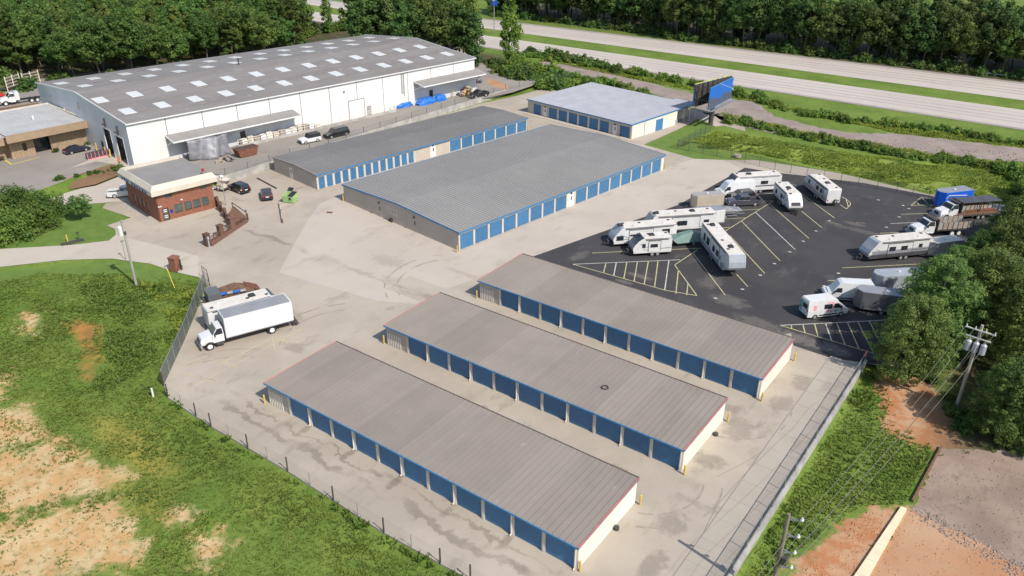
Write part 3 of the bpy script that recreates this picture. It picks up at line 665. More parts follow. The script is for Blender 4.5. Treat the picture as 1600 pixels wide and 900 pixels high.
def storage_row(loc, label):
    L, W, h0, h1 = 38.71, 9.8, 2.62, 2.83
    t = thing('storage_building', label, 'storage building', loc, 0, 'three front rows of storage units')
    segs = [('rib', 3.2)]
    pitch = (L - 3.2 - .34)/11
    for i in range(11): segs += [('post', .34), ('door', pitch-.34)]
    segs += [('post', .34)]
    front(t, segs, h0, 0, 'trim_faded_blue', hd=2.32)
    part(t, 'end_wall', ribbed(W-.1, h0-.02, .28, .012), M['cream_wall'], loc=(L, .1, 0), rot=(0,0,PI/2))
    part(t, 'gable_strip', MB().add([(L-.04,.1,h0-.02),(L,.1,h0-.02),(L,W,h1-.02),(L-.04,W,h1-.02),(L-.04,W,h0-.02),(L,W,h0-.02)], [(0,1,5,4),(1,2,5),(0,4,3),(0,3,2,1),(2,3,4,5)]), M['cream_wall'])
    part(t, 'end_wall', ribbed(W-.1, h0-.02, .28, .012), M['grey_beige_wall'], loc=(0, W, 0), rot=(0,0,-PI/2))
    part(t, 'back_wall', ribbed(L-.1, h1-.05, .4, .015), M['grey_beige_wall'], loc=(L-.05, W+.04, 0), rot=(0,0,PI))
    part(t, 'floor_slab', MB().box((-.02,.16,.0),(L+.02,W,.05)), M['slab_concrete'])
    shed_roof(t, L, W, h0, h1, .61, 'roof_brown', over=.22)
    trim_bar(t, 'eave_gutter', (-.1,-.27,h0+.0), (L+.1,-.27,h0+.0), .09, .15, 'trim_blue')
    sl = (h1-h0)/(W+.34)
    for x, m1, m2 in ((L+.11,'trim_red','trim_faded_blue'), (-.11,'trim_red','trim_faded_blue')):
        trim_bar(t, 'rake_cap', (x,-.26,h0+.115), (x,W+.12,h1+.115), .11, .05, m1)
        trim_bar(t, 'rake_trim', (x*1.0005,-.26,h0+.015), (x*1.0005,W+.12,h1+.015), .07, .14, m2)
    trim_bar(t, 'ridge_cap', (-.1,W+.15,h1+.10), (L+.1,W+.15,h1+.10), .08, .10, 'trim_dark')
    for i in range(1, 12, 2):
        x = 3.2 + i*pitch + .08
        part(t, 'downspout', cached('dsp', lambda: MB().box((0,-.12,.1),(.09,-.03,2.6)).box((0,-.28,.1),(.09,-.03,.19)).build('downspout', M['cream_wall'])), None, loc=(x,0,0))
    return t
ROWS = [(0,0),(1.45,16.36),(2.94,32.48)]
for (x, y), lb in zip(ROWS, ('nearest of the three brown roofed storage rows with blue doors, beside the left meadow fence',
                             'middle one of the three brown roofed storage rows, a dark ring lying on its roof',
                             'third brown roofed storage row with blue doors, beside the black asphalt trailer lot')):
    storage_row((x,y,0), lb)
_r = MB()
for k in range(18):
    a, b = 2*PI*k/18, 2*PI*(k+1)/18
    _r.cyl((.34*math.cos(a),.34*math.sin(a),0),(.34*math.cos(b),.34*math.sin(b),0),.06,n=6,caps=False)
single('rubber_ring', _r, M['black_rubber'], 'dark round ring lying flat on the middle brown storage roof', 'ring', (29.14, 20.48)+(2.86,))

AZ = math.radians(82.25)
# large gable roofed building
DL, DW, DH = 54.06, 29.3, 2.95
t = thing('storage_building', 'largest grey roofed storage building with blue doors, in the middle of the lot', 'storage building', (-9.14,42.64), AZ)
gap = .38; dw = (25.35-.35-8*gap)/8
segs = [('post',.35)]
for i in range(8): segs += [('door',dw),('post',gap)]
x0 = sum(s[1] for s in segs); segs += [('man',1.75),('post',.4)]
dw2 = (DL-.6-x0-2.15-8*gap)/8
for i in range(8): segs += [('door',dw2),('post',gap)]
segs += [('wall', DL-sum(s[1] for s in segs))]
front(t, segs, DH, 0, 'cream_wall', hd=2.42)
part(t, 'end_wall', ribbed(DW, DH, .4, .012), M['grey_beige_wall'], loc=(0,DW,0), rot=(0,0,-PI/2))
part(t, 'end_wall', ribbed(DW, DH, .4, .012), M['cream_wall'], loc=(DL,0,0), rot=(0,0,PI/2))
part(t, 'back_wall', ribbed(DL, DH, .4, .012), M['cream_wall'], loc=(DL,DW,0), rot=(0,0,PI))
DR = DH + .62
for x in (.02, DL-.06):
    part(t, 'gable_strip', MB().prism([(0,0),(DW,0),(DW/2,DR-DH)], .02), M['grey_beige_wall'], loc=(x+.02,0,DH), rot=(0,0,PI/2))
shed_roof(t, DL, DW, DH, DH, .61, 'roof_grey', over=.25, ridge=DR)
trim_bar(t, 'eave_trim', (-.1,-.3,DH+.0), (DL+.1,-.3,DH+.0), .09, .26, 'trim_blue')
trim_bar(t, 'eave_trim', (-.1,DW+.3,DH+.0), (DL+.1,DW+.3,DH+.0), .09, .26, 'trim_blue')
for x in (-.12, DL+.12):
    trim_bar(t, 'rake_trim', (x,-.26,DH+.03), (x,DW/2,DR+.03), .07, .24, 'trim_blue'); trim_bar(t, 'rake_trim', (x,DW+.26,DH+.03), (x,DW/2,DR+.03), .07, .24, 'trim_blue')
def to_d(p): d = Vector(p)-Vector((-9.14,42.64)); return d.x*math.cos(AZ)+d.y*math.sin(AZ), -d.x*math.sin(AZ)+d.y*math.cos(AZ)
for px_ in ((-19.27, 44.06), (-28.10, 45.86)):
    u, v = to_d(px_)
    e = man_door(t, 0, 0, material='grey_beige_wall'); e.location = (-.02, v+.5, 0); e.rotation_euler = (0,0,-PI/2)
    part(t, 'wall_lamp', MB().box((-.25,v-.15,2.4),(0,v+.15,2.62)), M['dark_steel'])
u, v = to_d((-24.93, 45.45))
cb = MB().box((-.06,v+1.0,1.75),(-.01,v+1.05,2.55)).box((-.06,v-1.3,1.2),(-.01,v-1.25,2.2)).box((-.06,v-1.3,2.15),(-.01,v+1.0,2.2)).box((-.06,v+.45,2.5),(-.01,v+1.5,2.55))
part(t, 'conduit', cb, M['cream_wall'])
for k in range(3): part(t, 'meter_box', MB().box((-.22,0,0),(-.01,.36,.5)), M['steel'], loc=(0,v-.9+k*.55,1.35))
part(t, 'service_cabinet', MB().box((-.3,v-.2,0),(-.01,v+.5,.55)), M['dark_steel'])

# long narrow building behind it
EL, EW, EH = 55.3, 14.3, 2.72
t = thing('storage_building', 'long narrow dark grey roofed storage building with slim blue doors, behind the largest one', 'storage building', (-46.26,47.59), AZ)
segs = [('post',.42)]
def eu(p): d = Vector(p)-Vector((-46.26,47.59)); return d.x*math.cos(AZ)+d.y*math.sin(AZ)
xs1 = eu((-43.05, 70.29)); n1 = 13
pw1 = (xs1-.42)/n1
for i in range(n1): segs += [('door',pw1-.45),('post',.45)]
xs2 = eu((-41.36, 79.00)); w1 = xs2-xs1
segs += [('wall',w1*.44,'tan_wall'),('man',1.5),('wall',w1*.56-1.5,'tan_wall')]
pw2 = (EL-.2-xs2)/7
for i in range(7): segs += [('post',.38),('door',pw2-.38)]
segs += [('post',EL-sum(s[1] for s in segs))]
front(t, segs, EH, 0, 'cream_wall', hd=2.2)
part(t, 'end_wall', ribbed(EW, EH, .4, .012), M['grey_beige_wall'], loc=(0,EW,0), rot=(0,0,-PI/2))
part(t, 'end_wall', ribbed(EW, EH, .4, .012), M['cream_wall'], loc=(EL,0,0), rot=(0,0,PI/2))
part(t, 'back_wall', ribbed(EL, EH, .4, .012), M['cream_wall'], loc=(EL,EW,0), rot=(0,0,PI))
for x in (.04, EL-.04): part(t, 'gable_strip', MB().prism([(0,0),(EW,0),(EW/2,.36)], .02), M['grey_beige_wall'], loc=(x,0,EH), rot=(0,0,PI/2))
shed_roof(t, EL, EW, EH, EH, .61, 'roof_dark', over=.25, ridge=EH+.36)
trim_bar(t, 'eave_trim', (-.1,-.3,EH), (EL+.1,-.3,EH), .09, .22, 'trim_blue')
for x in (-.12, EL+.12):
    trim_bar(t, 'rake_trim', (x,-.26,EH+.02), (x,EW/2,EH+.38), .07, .16, 'roof_brown'); trim_bar(t, 'rake_trim', (x,EW+.26,EH+.02), (x,EW/2,EH+.38), .07, .16, 'roof_brown')
e = man_door(t, 0, 0, material='cream_wall'); e.location = (-.02, EW*.62, 0); e.rotation_euler = (0,0,-PI/2)

# light roofed building by the billboard
F0 = (-47.5,115.1); F1 = (-16.7,110.5); FAZ = math.atan2(F1[1]-F0[1], F1[0]-F0[0]); FL = math.hypot(F1[0]-F0[0], F1[1]-F0[1]); FW = 23.8; FH = 3.2
t = thing('storage_building', 'storage building with pale grey flat roof and dark blue doors, beside the billboard', 'storage building', F0, FAZ)
segs = [('wall',1.9,'tan_wall'),('door',2.35),('wall',.5,'tan_wall'),('man',1.7),('wall',.4,'tan_wall')]
rest = FL - sum(s[1] for s in segs) - (.55+1.75+.5+2.7+.3)
for i in range(6): segs += [('door',rest/6-.5),('post',.5)]
segs += [('wall',.3,'tan_wall'),('man',1.75),('wall',.5,'tan_wall'),('door',2.7),('post',.3)]
segs += [('post', FL-sum(s[1] for s in segs))]
front(t, segs, FH, 0, 'tan_wall', hd=2.5)
N0 = 17.2   # depth of the main wall before the set-back bay
part(t, 'end_wall', ribbed(N0, FH, .5, .012), M['cream_wall'], loc=(FL,0,0), rot=(0,0,PI/2))
part(t, 'roll_up_door', door_mesh(2.7,2.6,'trim_blue'), None, loc=(FL+.03,8.9,0), rot=(0,0,PI/2))
part(t, 'downspout', MB().box((FL,4.6,.1),(FL+.1,4.7,3.1)), M['steel'])
part(t, 'end_wall', ribbed(2.4, FH, .5, .012), M['tan_wall'], loc=(FL,N0,0), rot=(0,0,PI))
part(t, 'end_wall', ribbed(8.0, FH, .5, .012), M['tan_wall'], loc=(FL-2.2,N0,0), rot=(0,0,PI/2))
part(t, 'roll_up_door', door_mesh(2.7,2.6), None, loc=(FL-2.17,N0+.9,0), rot=(0,0,PI/2))
part(t, 'concrete_apron', MB().box((-.5,-1.5,-.02),(FL+.6,-.02,.07)), M['drive_concrete'])
e = man_door(t, 0, 0, material='cream_wall'); e.location = (FL-2.15, N0+5.2, 0); e.rotation_euler = (0,0,PI/2)
for y in (N0+2.9, N0+5.2, N0+7.7): part(t, 'canopy_post', MB().box((FL-.1,y,0),(FL+.0,y+.1,FH)), M['white_paint'])
part(t, 'end_wall', ribbed(FW, FH, .5, .012), M['tan_wall'], loc=(0,FW,0), rot=(0,0,-PI/2))
part(t, 'back_wall', ribbed(FL-2.2, FH, .5, .012), M['tan_wall'], loc=(FL-2.2,FW,0), rot=(0,0,PI))
n = 50; w = (FL-5.8)/n; me = seam_panel(w, FW+.5, .30).build('roof_panel', M['roof_light'])
for i in range(n): part(t, 'roof_panel', me, None, loc=(-.1+i*w, -.3, FH+.06))
n2 = 10; w2 = 5.95/n2; me = seam_panel(w2, N0+8.6, .325).build('roof_panel', M['roof_light'])
for i in range(n2): part(t, 'roof_panel', me, None, loc=(FL-5.9+i*w2, -.3, FH+.06))
trim_bar(t, 'eave_trim', (-.15,-.34,FH), (FL+.15,-.34,FH), .08, .24, 'trim_blue')
trim_bar(t, 'rake_trim', (FL+.12,-.3,FH+.02), (FL+.12,N0+8.3,FH+.35), .08, .26, 'trim_blue')
trim_bar(t, 'rake_trim', (FL-5.9,N0+8.35,FH+.33), (FL+.12,N0+8.35,FH+.33), .08, .2, 'trim_blue')
tag(part(None, 'air_conditioner', MB().box((-.55,-.5,.1),(.55,.5,1.15)).box((-.65,-.6,0),(.65,.6,.1)).cyl((0,0,1.15),(0,0,1.2),.4,n=14), M['rv_taupe'], .03, (-14.72, 127.43)+(0,), (0,0,FAZ)), 'beige air conditioning unit on the ground beside the pale roofed building', 'air conditioner')

# ------------------------------------------------------------------ warehouse
W0 = (-79.60, 32.51); W1 = (-67.86, 120.14); WB = (-127.98, 39.44)
WAZ = math.atan2(W1[1]-W0[1], W1[0]-W0[0]); WL = math.hypot(W1[0]-W0[0], W1[1]-W0[1])
WW = 46.0; WH = 8.45; WR = WH + 1.95
t = thing('warehouse', 'huge white warehouse with dark grey roof and rows of pale skylights', 'warehouse', (W0[0],W0[1],YZ), WAZ)
nb = 12; bw = WL/nb
pm = ribbed(bw-.13, WH-.15, .46, .02).build('wall_panel', M['white_metal'])
for i in range(nb): part(t, 'wall_panel', pm, None, loc=(i*bw+.035, 0, .0))
part(t, 'wall_backing', MB().box((0,.05,0),(WL,.09,WH-.2)), M['trim_dark'])
part(t, 'back_wall', ribbed(WL, WH-.15, 1.0, .02), M['grey_metal_wall'], loc=(WL,WW,0), rot=(0,0,PI))
part(t, 'gable_wall', MB().add([(WL-.05,.1,0),(WL-.05,WW-.1,0),(WL-.05,WW-.1,WH-.1),(WL-.05,WW/2,WR-.1),(WL-.05,.1,WH-.1),(WL-.15,.1,0),(WL-.15,WW-.1,0),(WL-.15,WW-.1,WH-.1),(WL-.15,WW/2,WR-.1),(WL-.15,.1,WH-.1)],
     [(0,1,2,3,4),(9,8,7,6,5)]+[(i,(i+1)%5,5+(i+1)%5,5+i) for i in range(5)]), M['grey_metal_wall'])
# the gable facing the camera, built in vertical panels round its two dock doors
def gh(y): return WH-.12 + (WR-WH)*(1-abs(y-WW/2)/(WW/2))
DOORS = [(2.9,6.3,5.0),(8.6,11.9,5.4)]
ys = sorted(set([0,WW/2,WW] + [k*4.6 for k in range(1,10)] + [d for a in DOORS for d in a[:2]]))
for a, b in zip(ys[:-1], ys[1:]):
    z0 = 0
    for d0, d1, dh in DOORS:
        if a >= d0-.01 and b <= d1+.01: z0 = dh
    a2, b2 = a+.008, b-.008
    part(t, 'gable_panel', MB().add([(0,a2,z0),(0,b2,z0),(0,b2,gh(b)),(0,a2,gh(a)),(.1,a2,z0),(.1,b2,z0),(.1,b2,gh(b)),(.1,a2,gh(a))], [(0,1,2,3),(7,6,5,4),(0,4,5,1),(1,5,6,2),(2,6,7,3),(3,7,4,0)]), M['grey_metal_wall'])
for d0, d1, dh in DOORS:
    part(t, 'door_frame', MB().box((-.05,d0-.18,0),(.12,d0,dh+.18)).box((-.05,d1,0),(.12,d1+.18,dh+.18)).box((-.05,d0,dh),(.12,d1,dh+.18)), M['white_paint'])
    part(t, 'dock_door', MB().box((.6,d0,dh*.55),(.7,d1,dh)), M['dark_steel'])
    part(t, 'dark_interior', MB().box((3.4,d0-.3,0),(3.5,d1+.3,dh)).box((.12,d0-.3,0),(3.4,d0-.2,dh)).box((.12,d1+.2,0),(3.4,d1+.3,dh)), M['dark_steel'])
    part(t, 'wall_lamp', MB().box((-.7,(d0+d1)/2-.5,dh+1.0),(-.02,(d0+d1)/2-.2,dh+1.25)).box((-.3,(d0+d1)/2-.35,dh+.5),(-.02,(d0+d1)/2-.25,dh+2.2)), M['dark_steel'])
part(t, 'wall_vent', MB().box((-.12,22,7.0),(-.02,23,8.4)), M['rv_taupe'])
part(t, 'wall_vent', MB().box((-.12,38,6.6),(-.02,38.6,7.2)), M['rv_taupe'])
part(t, 'downspout', MB().box((-.14,31.5,.2),(-.01,31.75,5.6)), M['white_paint'])
part(t, 'entry_door', MB().box((-.05,13.4,0),(-.01,14.6,2.3)), M['glass_dark'])
for y0, y1, z0, z1 in ((-.35,WW/2,WH,WR),(WW+.35,WW/2,WH,WR)):
    L_ = abs(y1-y0)
    me = plain_panel(bw-.012, L_, z1-z0).build('roof_panel', M['roof_warehouse'])
    for i in range(nb):
        if y1 > y0: part(t, 'roof_panel', me, None, loc=(i*bw+.006, y0, z0))
        else: part(t, 'roof_panel', me, None, loc=((i+1)*bw-.006, y0, z0), rot=(0,0,PI))
part(t, 'ridge_cap', MB().add([(-.1,WW/2-.5,WR-.02),(WL+.1,WW/2-.5,WR-.02),(WL+.1,WW/2,WR+.07),(-.1,WW/2,WR+.07),(WL+.1,WW/2+.5,WR-.02),(-.1,WW/2+.5,WR-.02)], [(0,1,2,3),(3,2,4,5),(0,3,5),(1,4,2),(0,5,4,1)]), M['roof_warehouse'])
sl = math.atan2(WR-WH, WW/2)
def on_roof(y): return WH + (WR-WH)*(1-abs(y-WW/2)/(WW/2))
skm = MB().box((-1.15,-1.75,.0),(1.15,1.75,.07)).build('skylight', M['skylight'], .02)
for row, (yy, off) in enumerate(((6.5,.35),(15.5,.15),(29.6,.5),(39.0,.28))):
    for i in range(13):
        x = (i+off+.12)*WL/13
        if x > WL-1.5: continue
        part(t, 'skylight', skm, None, loc=(x, yy + RND.uniform(-.1,.1), on_roof(yy)+.02), rot=(sl if yy < WW/2 else -sl, 0, 0))
part(t, 'roof_vent', MB().cyl((0,0,0),(0,0,1.3),.16,n=10).cyl((0,0,1.3),(0,0,1.5),.3,.05,n=10), M['dark_steel'], loc=(WL*.42,WW*.55,on_roof(WW*.55)))
trim_bar(t, 'eave_gutter', (-.1,-.42,WH-.05), (WL+.1,-.42,WH-.05), .14, .2, 'white_paint')
for x in (-.1, WL+.1):
    trim_bar(t, 'rake_trim', (x,-.4,WH+.02), (x,WW/2,WR+.02), .16, .26, 'white_paint'); trim_bar(t, 'rake_trim', (x,WW+.4,WH+.02), (x,WW/2,WR+.02), .16, .26, 'white_paint')
def wu(p): d = Vector(p)-Vector(W0); return d.x*math.cos(WAZ)+d.y*math.sin(WAZ)
for u0, u1, dep, zc in ((6.8, 34.6, 3.2, 4.25), (68.2, 88.8, 3.6, 4.95)):
    c = part(t, 'canopy', MB().add([(u0,0,zc+.7),(u1,0,zc+.7),(u1,-dep,zc),(u0,-dep,zc),(u0,0,zc+.6),(u1,0,zc+.6),(u1,-dep,zc-.12),(u0,-dep,zc-.12)], [(0,1,2,3),(7,6,5,4),(0,4,5,1),(1,5,6,2),(2,6,7,3),(3,7,4,0)]), M['roof_flat'])
    part(c, 'canopy_fascia', MB().bar((u0-.1,-dep-.05,zc-.08),(u1+.1,-dep-.05,zc-.08),.1,.26).bar((u0-.06,-dep,zc-.08),(u0-.06,0,zc+.62),.1,.26).bar((u1+.06,-dep,zc-.08),(u1+.06,0,zc+.62),.1,.26), M['white_paint'])
    nb_ = int((u1-u0)/6)
    for k in range(nb_+1):
        x = u0 + k*(u1-u0)/nb_
        part(c, 'strut', MB().bar((x,-dep+.4,zc),(x,-.02,zc-1.4),.12,.12), M['white_paint'])
    part(t, 'canopy_shade_panel', MB().box((u0,-.10,.0),(u1,-.03,zc-.3)), M['grey_metal_wall'])  # greyer plate on the white wall: canopy shade put into its colour
u = wu((-73.08, 83.75))
part(t, 'sliding_door', MB().box((u-2.6,-.12,0),(u+1.5,-.03,4.1)), M['white_paint'])
part(t, 'door_frame', MB().box((u-2.8,-.16,4.1),(u+1.7,-.02,4.3)).box((u+1.5,-.16,0),(u+1.7,-.02,4.1)).box((u-2.75,-.16,0),(u-2.6,-.02,4.1)), M['rv_taupe'])
part(t, 'entry_door', MB().box((u+2.3,-.08,0),(u+3.5,-.02,2.2)), M['rv_taupe'])
part(t, 'wall_vent', MB().box((u-3.9,-.12,6.2),(u-3.4,-.02,6.7)), M['steel'])
u = wu((-71.23, 96.27))
lad = MB().box((u,-.25,3.4),(u+.08,-.15,9.6)).box((u+.7,-.25,2.6),(u+.78,-.15,9.9))
for k in range(14): lad.box((u,-.24,3.6+k*.42),(u+.78,-.18,3.66+k*.42))
part(t, 'roof_ladder', lad, M['steel'])
u = wu((-68.72, 104.55))
part(t, 'entry_door', MB().box((u,-.2,.3),(u+1.1,-.11,2.8)), M['glass_dark'])
u = wu((-78.04, 54.46))
part(t, 'entry_door', MB().box((u,-.2,.2),(u+1.1,-.11,2.6)), M['dark_steel'])
# dock platform with railing in front of the warehouse
pu0, pu1 = wu((-74.43, 52.24)), wu((-71.72, 92.84))
def wpt(u_, v_): return (W0[0]+u_*math.cos(WAZ)-v_*math.sin(WAZ), W0[1]+u_*math.sin(WAZ)+v_*math.cos(WAZ))
dk = thing('loading_platform', 'low concrete platform with pale railing along the white warehouse', 'platform', wpt(pu0,-1.9)+(YZ,), WAZ)
part(dk, 'kerb_wall', MB().box((0,-.15,0),(pu1-pu0,.1,.55)), M['concrete_wall'])
for k in range(14): part(dk, 'rail_post', cached('railp', lambda: MB().box((-.05,-.05,.5),(.05,.05,1.6)).build('rail_post', M['cream_wall'])), None, loc=(k*(pu1-pu0)/13,0,0))
for z in (1.05,1.55): part(dk, 'rail', MB().box((0,-.035,z),(pu1-pu0,.035,z+.07)), M['cream_wall'])

# ------------------------------------------------------------------ brick office
O0 = (-54.74, 21.74); OAZ = math.radians(81.0); OL, OD = 9.6, 12.1
t = thing('office_building', 'red brick office with cream mansard roof edge beside the entrance ramp', 'office', O0, OAZ)
OH = 4.75
WIN = [(2.75,4.05,.95,2.3),(4.4,5.6,.95,2.3),(5.9,7.1,.95,2.3),(7.4,8.55,.95,2.3)]
def wall_with_holes(t, w, h, holes, material, th=.25):
    xs = sorted(set([0,w]+[q for a in holes for q in a[:2]])); zs = sorted(set([0,h]+[q for a in holes for q in a[2:4]]))
    mb = MB()
    for a, b in zip(xs[:-1], xs[1:]):
        run = None
        for c, d in zip(zs[:-1], zs[1:]):
            if any(a >= k[0]-1e-6 and b <= k[1]+1e-6 and c >= k[2]-1e-6 and d <= k[3]+1e-6 for k in holes): continue
            mb.box((a,0,c),(b,th,d))
    return mb
holes = WIN + [(.75,1.75,0,2.15),(1.6,2.7,3.65,4.75),(7.6,8.6,3.75,4.75)]
part(t, 'brick_wall', wall_with_holes(t, OL, OH, holes, 0), M['brick_red'])
for a in WIN:
    wnd = part(t, 'window', MB().box((a[0],.12,a[2]),(a[1],.16,a[3])), M['glass_green'])
    part(wnd, 'sill', MB().box((a[0]-.04,-.05,a[2]-.1),(a[1]+.04,.12,a[2])), M['brick_brown'])
for a in holes[5:]: part(t, 'window', MB().box((a[0],.1,a[2]),(a[1],.16,a[3])), M['glass_green'])
d = part(t, 'entry_door', MB().box((.75,.06,0),(.85,.16,2.15)).box((1.65,.06,0),(1.75,.16,2.15)).box((.85,.06,2.05),(1.65,.16,2.15)).box((.85,.06,0),(1.65,.16,.12)), M['black_plastic'])
part(d, 'pane', MB().box((.85,.1,.12),(1.65,.13,2.05)), M['glass_green'])
for z in (1.75,1.45,.45,.75): part(d, 'decal', MB().box((.95,.088,z),(1.5,.099,z+.13)), M['white_paint'])
part(t, 'notice_board', MB().box((1.95,-.06,1.1),(2.4,0,1.65)), M['sign_blue'])
part(t, 'brick_wall', wall_with_holes(t, OD, OH, [(2.2+k*1.75,3.2+k*1.75,.7,2.3) for k in range(4)], 0), M['brick_red'], loc=(0,OD,0), rot=(0,0,-PI/2))
for k in range(4):
    part(t, 'window', MB().box((.12,OD-3.2-k*1.75,.7),(.16,OD-2.2-k*1.75,2.3)), M['glass_green'])
part(t, 'brick_wall', MB().box((OL-.25,0.25,0),(OL,OD,OH)), M['brick_red'])
part(t, 'brick_wall', MB().box((.25,OD-.25,0),(OL-.25,OD,OH)), M['brick_red'])
# mansard fascia: vertical band and sloped top on three sides, open at the far right rear
def mansard(t, x0, x1, y0, y1, o=.75, zb=OH-.05, zm=OH+.75, zt=OH+1.55, ins=.55):
    a = [(x0-o,y0-o),(x1+o,y0-o),(x1+o,y1+o),(x0-o,y1+o)]
    b = [(x0-o+ins,y0-o+ins),(x1+o-ins,y0-o+ins),(x1+o-ins,y1+o-ins),(x0-o+ins,y1+o-ins)]
    c = [(x0-o+ins+.15,y0-o+ins+.15),(x1+o-ins-.15,y0-o+ins+.15),(x1+o-ins-.15,y1+o-ins-.15),(x0-o+ins+.15,y1+o-ins-.15)]
    for i in (0,3,2):
        j = (i+1) % 4
        A, B, Cc, D = a[i], a[j], b[j], b[i]; e, f = c[i], c[j]
        part(t, 'mansard_band', MB().add([A+(zb,),B+(zb,),B+(zm,),A+(zm,),Cc+(zt,),D+(zt,),f+(zt,),e+(zt,),f+(zb,),e+(zb,)], [(0,1,2,3),(3,2,4,5),(5,4,6,7),(7,6,8,9),(9,8,1,0),(0,3,5,7,9),(1,8,6,4,2)]), M['stucco_cream'])
mansard(t, 0, OL, 0, OD)
part(t, 'roof', MB().box((-.1,-.1,OH+.9),(OL+.6,OD+.1,OH+1.0)), M['roof_flat'])
part(t, 'soffit', MB().box((-.2,-.2,OH-.02),(OL+.1,OD+.2,OH+.1)), M['trim_dark'])
for k in range(9):      # raised letters, too blurred in the photograph to read: plain letter bars
    y = OD-1.2-k*1.05 - (.9 if k > 2 else 0); z0 = OH+.02; mb = MB().box((-.86,y-.12,z0),(-.79,y,z0+.55))
    if k % 2: mb.box((-.86,y-.5,z0+.43),(-.79,y-.12,z0+.55))
    if k % 3: mb.box((-.86,y-.5,z0),(-.79,y-.12,z0+.12))
    if k % 4 != 1: mb.box((-.86,y-.5,z0+.22),(-.79,y-.12,z0+.33))
    part(t, 'sign_letter', mb, M['sign_blue'])
for x in (.25,.55,): part(t, 'flood_lamp', MB().box((x-.1,-.25,2.55),(x+.1,0,2.7)), M['white_paint'])
part(t, 'flood_lamp', MB().box((3.9,-.3,2.85),(4.2,0,3.0)), M['white_paint'])
part(t, 'flood_lamp', MB().box((OL,.2,3.2),(OL+.3,.5,3.35)), M['white_paint'])
part(t, 'roof_drum', MB().cyl((OL-.6,1.2,OH+1.55),(OL-.6,1.2,OH+2.0),.22,n=10), M['light_red'])
structure('office_walk', MB().sheet([(O0[0]-1.2*math.sin(-OAZ)*0-12.6*math.sin(OAZ)-1.8*math.cos(OAZ), O0[1]+12.6*math.cos(OAZ)-1.8*math.sin(OAZ)), (O0[0]-12.6*math.sin(OAZ), O0[1]+12.6*math.cos(OAZ)), O0, (O0[0]-1.8*math.cos(OAZ), O0[1]-1.8*math.sin(OAZ))], .03), M['slab_concrete'])

# ------------------------------------------------------------------ tan office on the left
TR = (-99.51, 35.58); TL_ = (-100.65, 20.17); TAZ = math.atan2(TR[1]-TL_[1], TR[0]-TL_[0])
TL = math.hypot(TR[0]-TL_[0], TR[1]-TL_[1]); TD = 19.0
t = thing('office_building', 'low tan office with pale ribbed roof and stone walls, left of the warehouse', 'office', (TL_[0],TL_[1],YZ), TAZ)
part(t, 'fascia', MB().box((0,0,3.7),(TL,.12,5.2)).box((0,.12,3.7),(.12,TD,5.2)).box((TL-.12,.12,3.7),(TL,TD,5.2)), M['tan_fascia'])
part(t, 'fascia', MB().box((-22,-.6,3.7),(-.6,-.45,5.2)), M['tan_fascia'])
n = int((TL+22)/.6); me = seam_panel(.6, TD-.3, .35).build('roof_panel', M['roof_pale'])
for i in range(n): part(t, 'roof_panel', me, None, loc=(TL-.15-(i+1)*.6, .15, 4.95))
part(t, 'parapet_cap', MB().box((TL-.25,.1,5.2),(TL+.1,TD,5.35)).box((-22,TD-.2,5.2),(TL,TD+.2,5.5)), M['stucco_cream'])
part(t, 'stone_wall', wall_with_holes(t, TL-1.4, 2.9, [(1.9,2.6,1.1,2.7),(4.0,7.0,0,3.7)], 0, .3), M['stone_tan'], loc=(1.2,2.2,0))
part(t, 'window', MB().box((3.1,2.35,1.1),(3.8,2.4,2.7)), M['glass_dark'])
part(t, 'entry_glazing', MB().box((5.2,3.6,0),(8.2,3.7,3.7)), M['glass_dark'])
part(t, 'stone_wall', MB().box((.9,2.2,0),(1.2,TD-.5,3.7)).box((TL-.5,2.5,0),(TL-.2,TD-.5,3.7)).box((1.2,TD-.8,0),(TL-.5,TD-.5,3.7)), M['stone_tan'])
part(t, 'stone_wall', MB().box((-22,4.0,0),(.9,4.3,3.7)), M['stone_tan'])
part(t, 'roof_vent', MB().cyl((TL*.55,9,5.0),(TL*.55,9,5.8),.2,n=10), M['white_paint'])

# ------------------------------------------------------------------ walls, ramp, gate pillar
single('retaining_wall', MB().box((-62.5,38,0),(-62.2,126,YZ+.22)), M['concrete_wall'], 'long concrete retaining wall below the warehouse yard', 'retaining wall')
rw = thing('retaining_wall', 'low concrete retaining wall with dark stains along the right edge of the lot', 'retaining wall', (WALL_X,0,0))
for i in range(14):
    y0 = -7 + i*4.0
    part(rw, 'wall_section', MB().box((-.16,y0+.01,-1.3),(.16,min(y0+3.99,47.3),.32)), M['concrete_wall'], .02)
kb = thing('kerb', 'thin pale concrete kerb under the fence along the meadow', 'kerb', (0,0,0))
KP = [(-11.71, -4.85), (-9.41, -5.86), (-1.53, -6.15), (10.23, -6.02), (23.13, -6.34), (32.23, -5.96)] + [(48.7,-6.0)]
for a, b in zip(KP[:-1], KP[1:]): part(kb, 'kerb_section', MB().bar((a[0],a[1],-.03),(b[0],b[1],-.03),.18,.34), M['slab_concrete'])
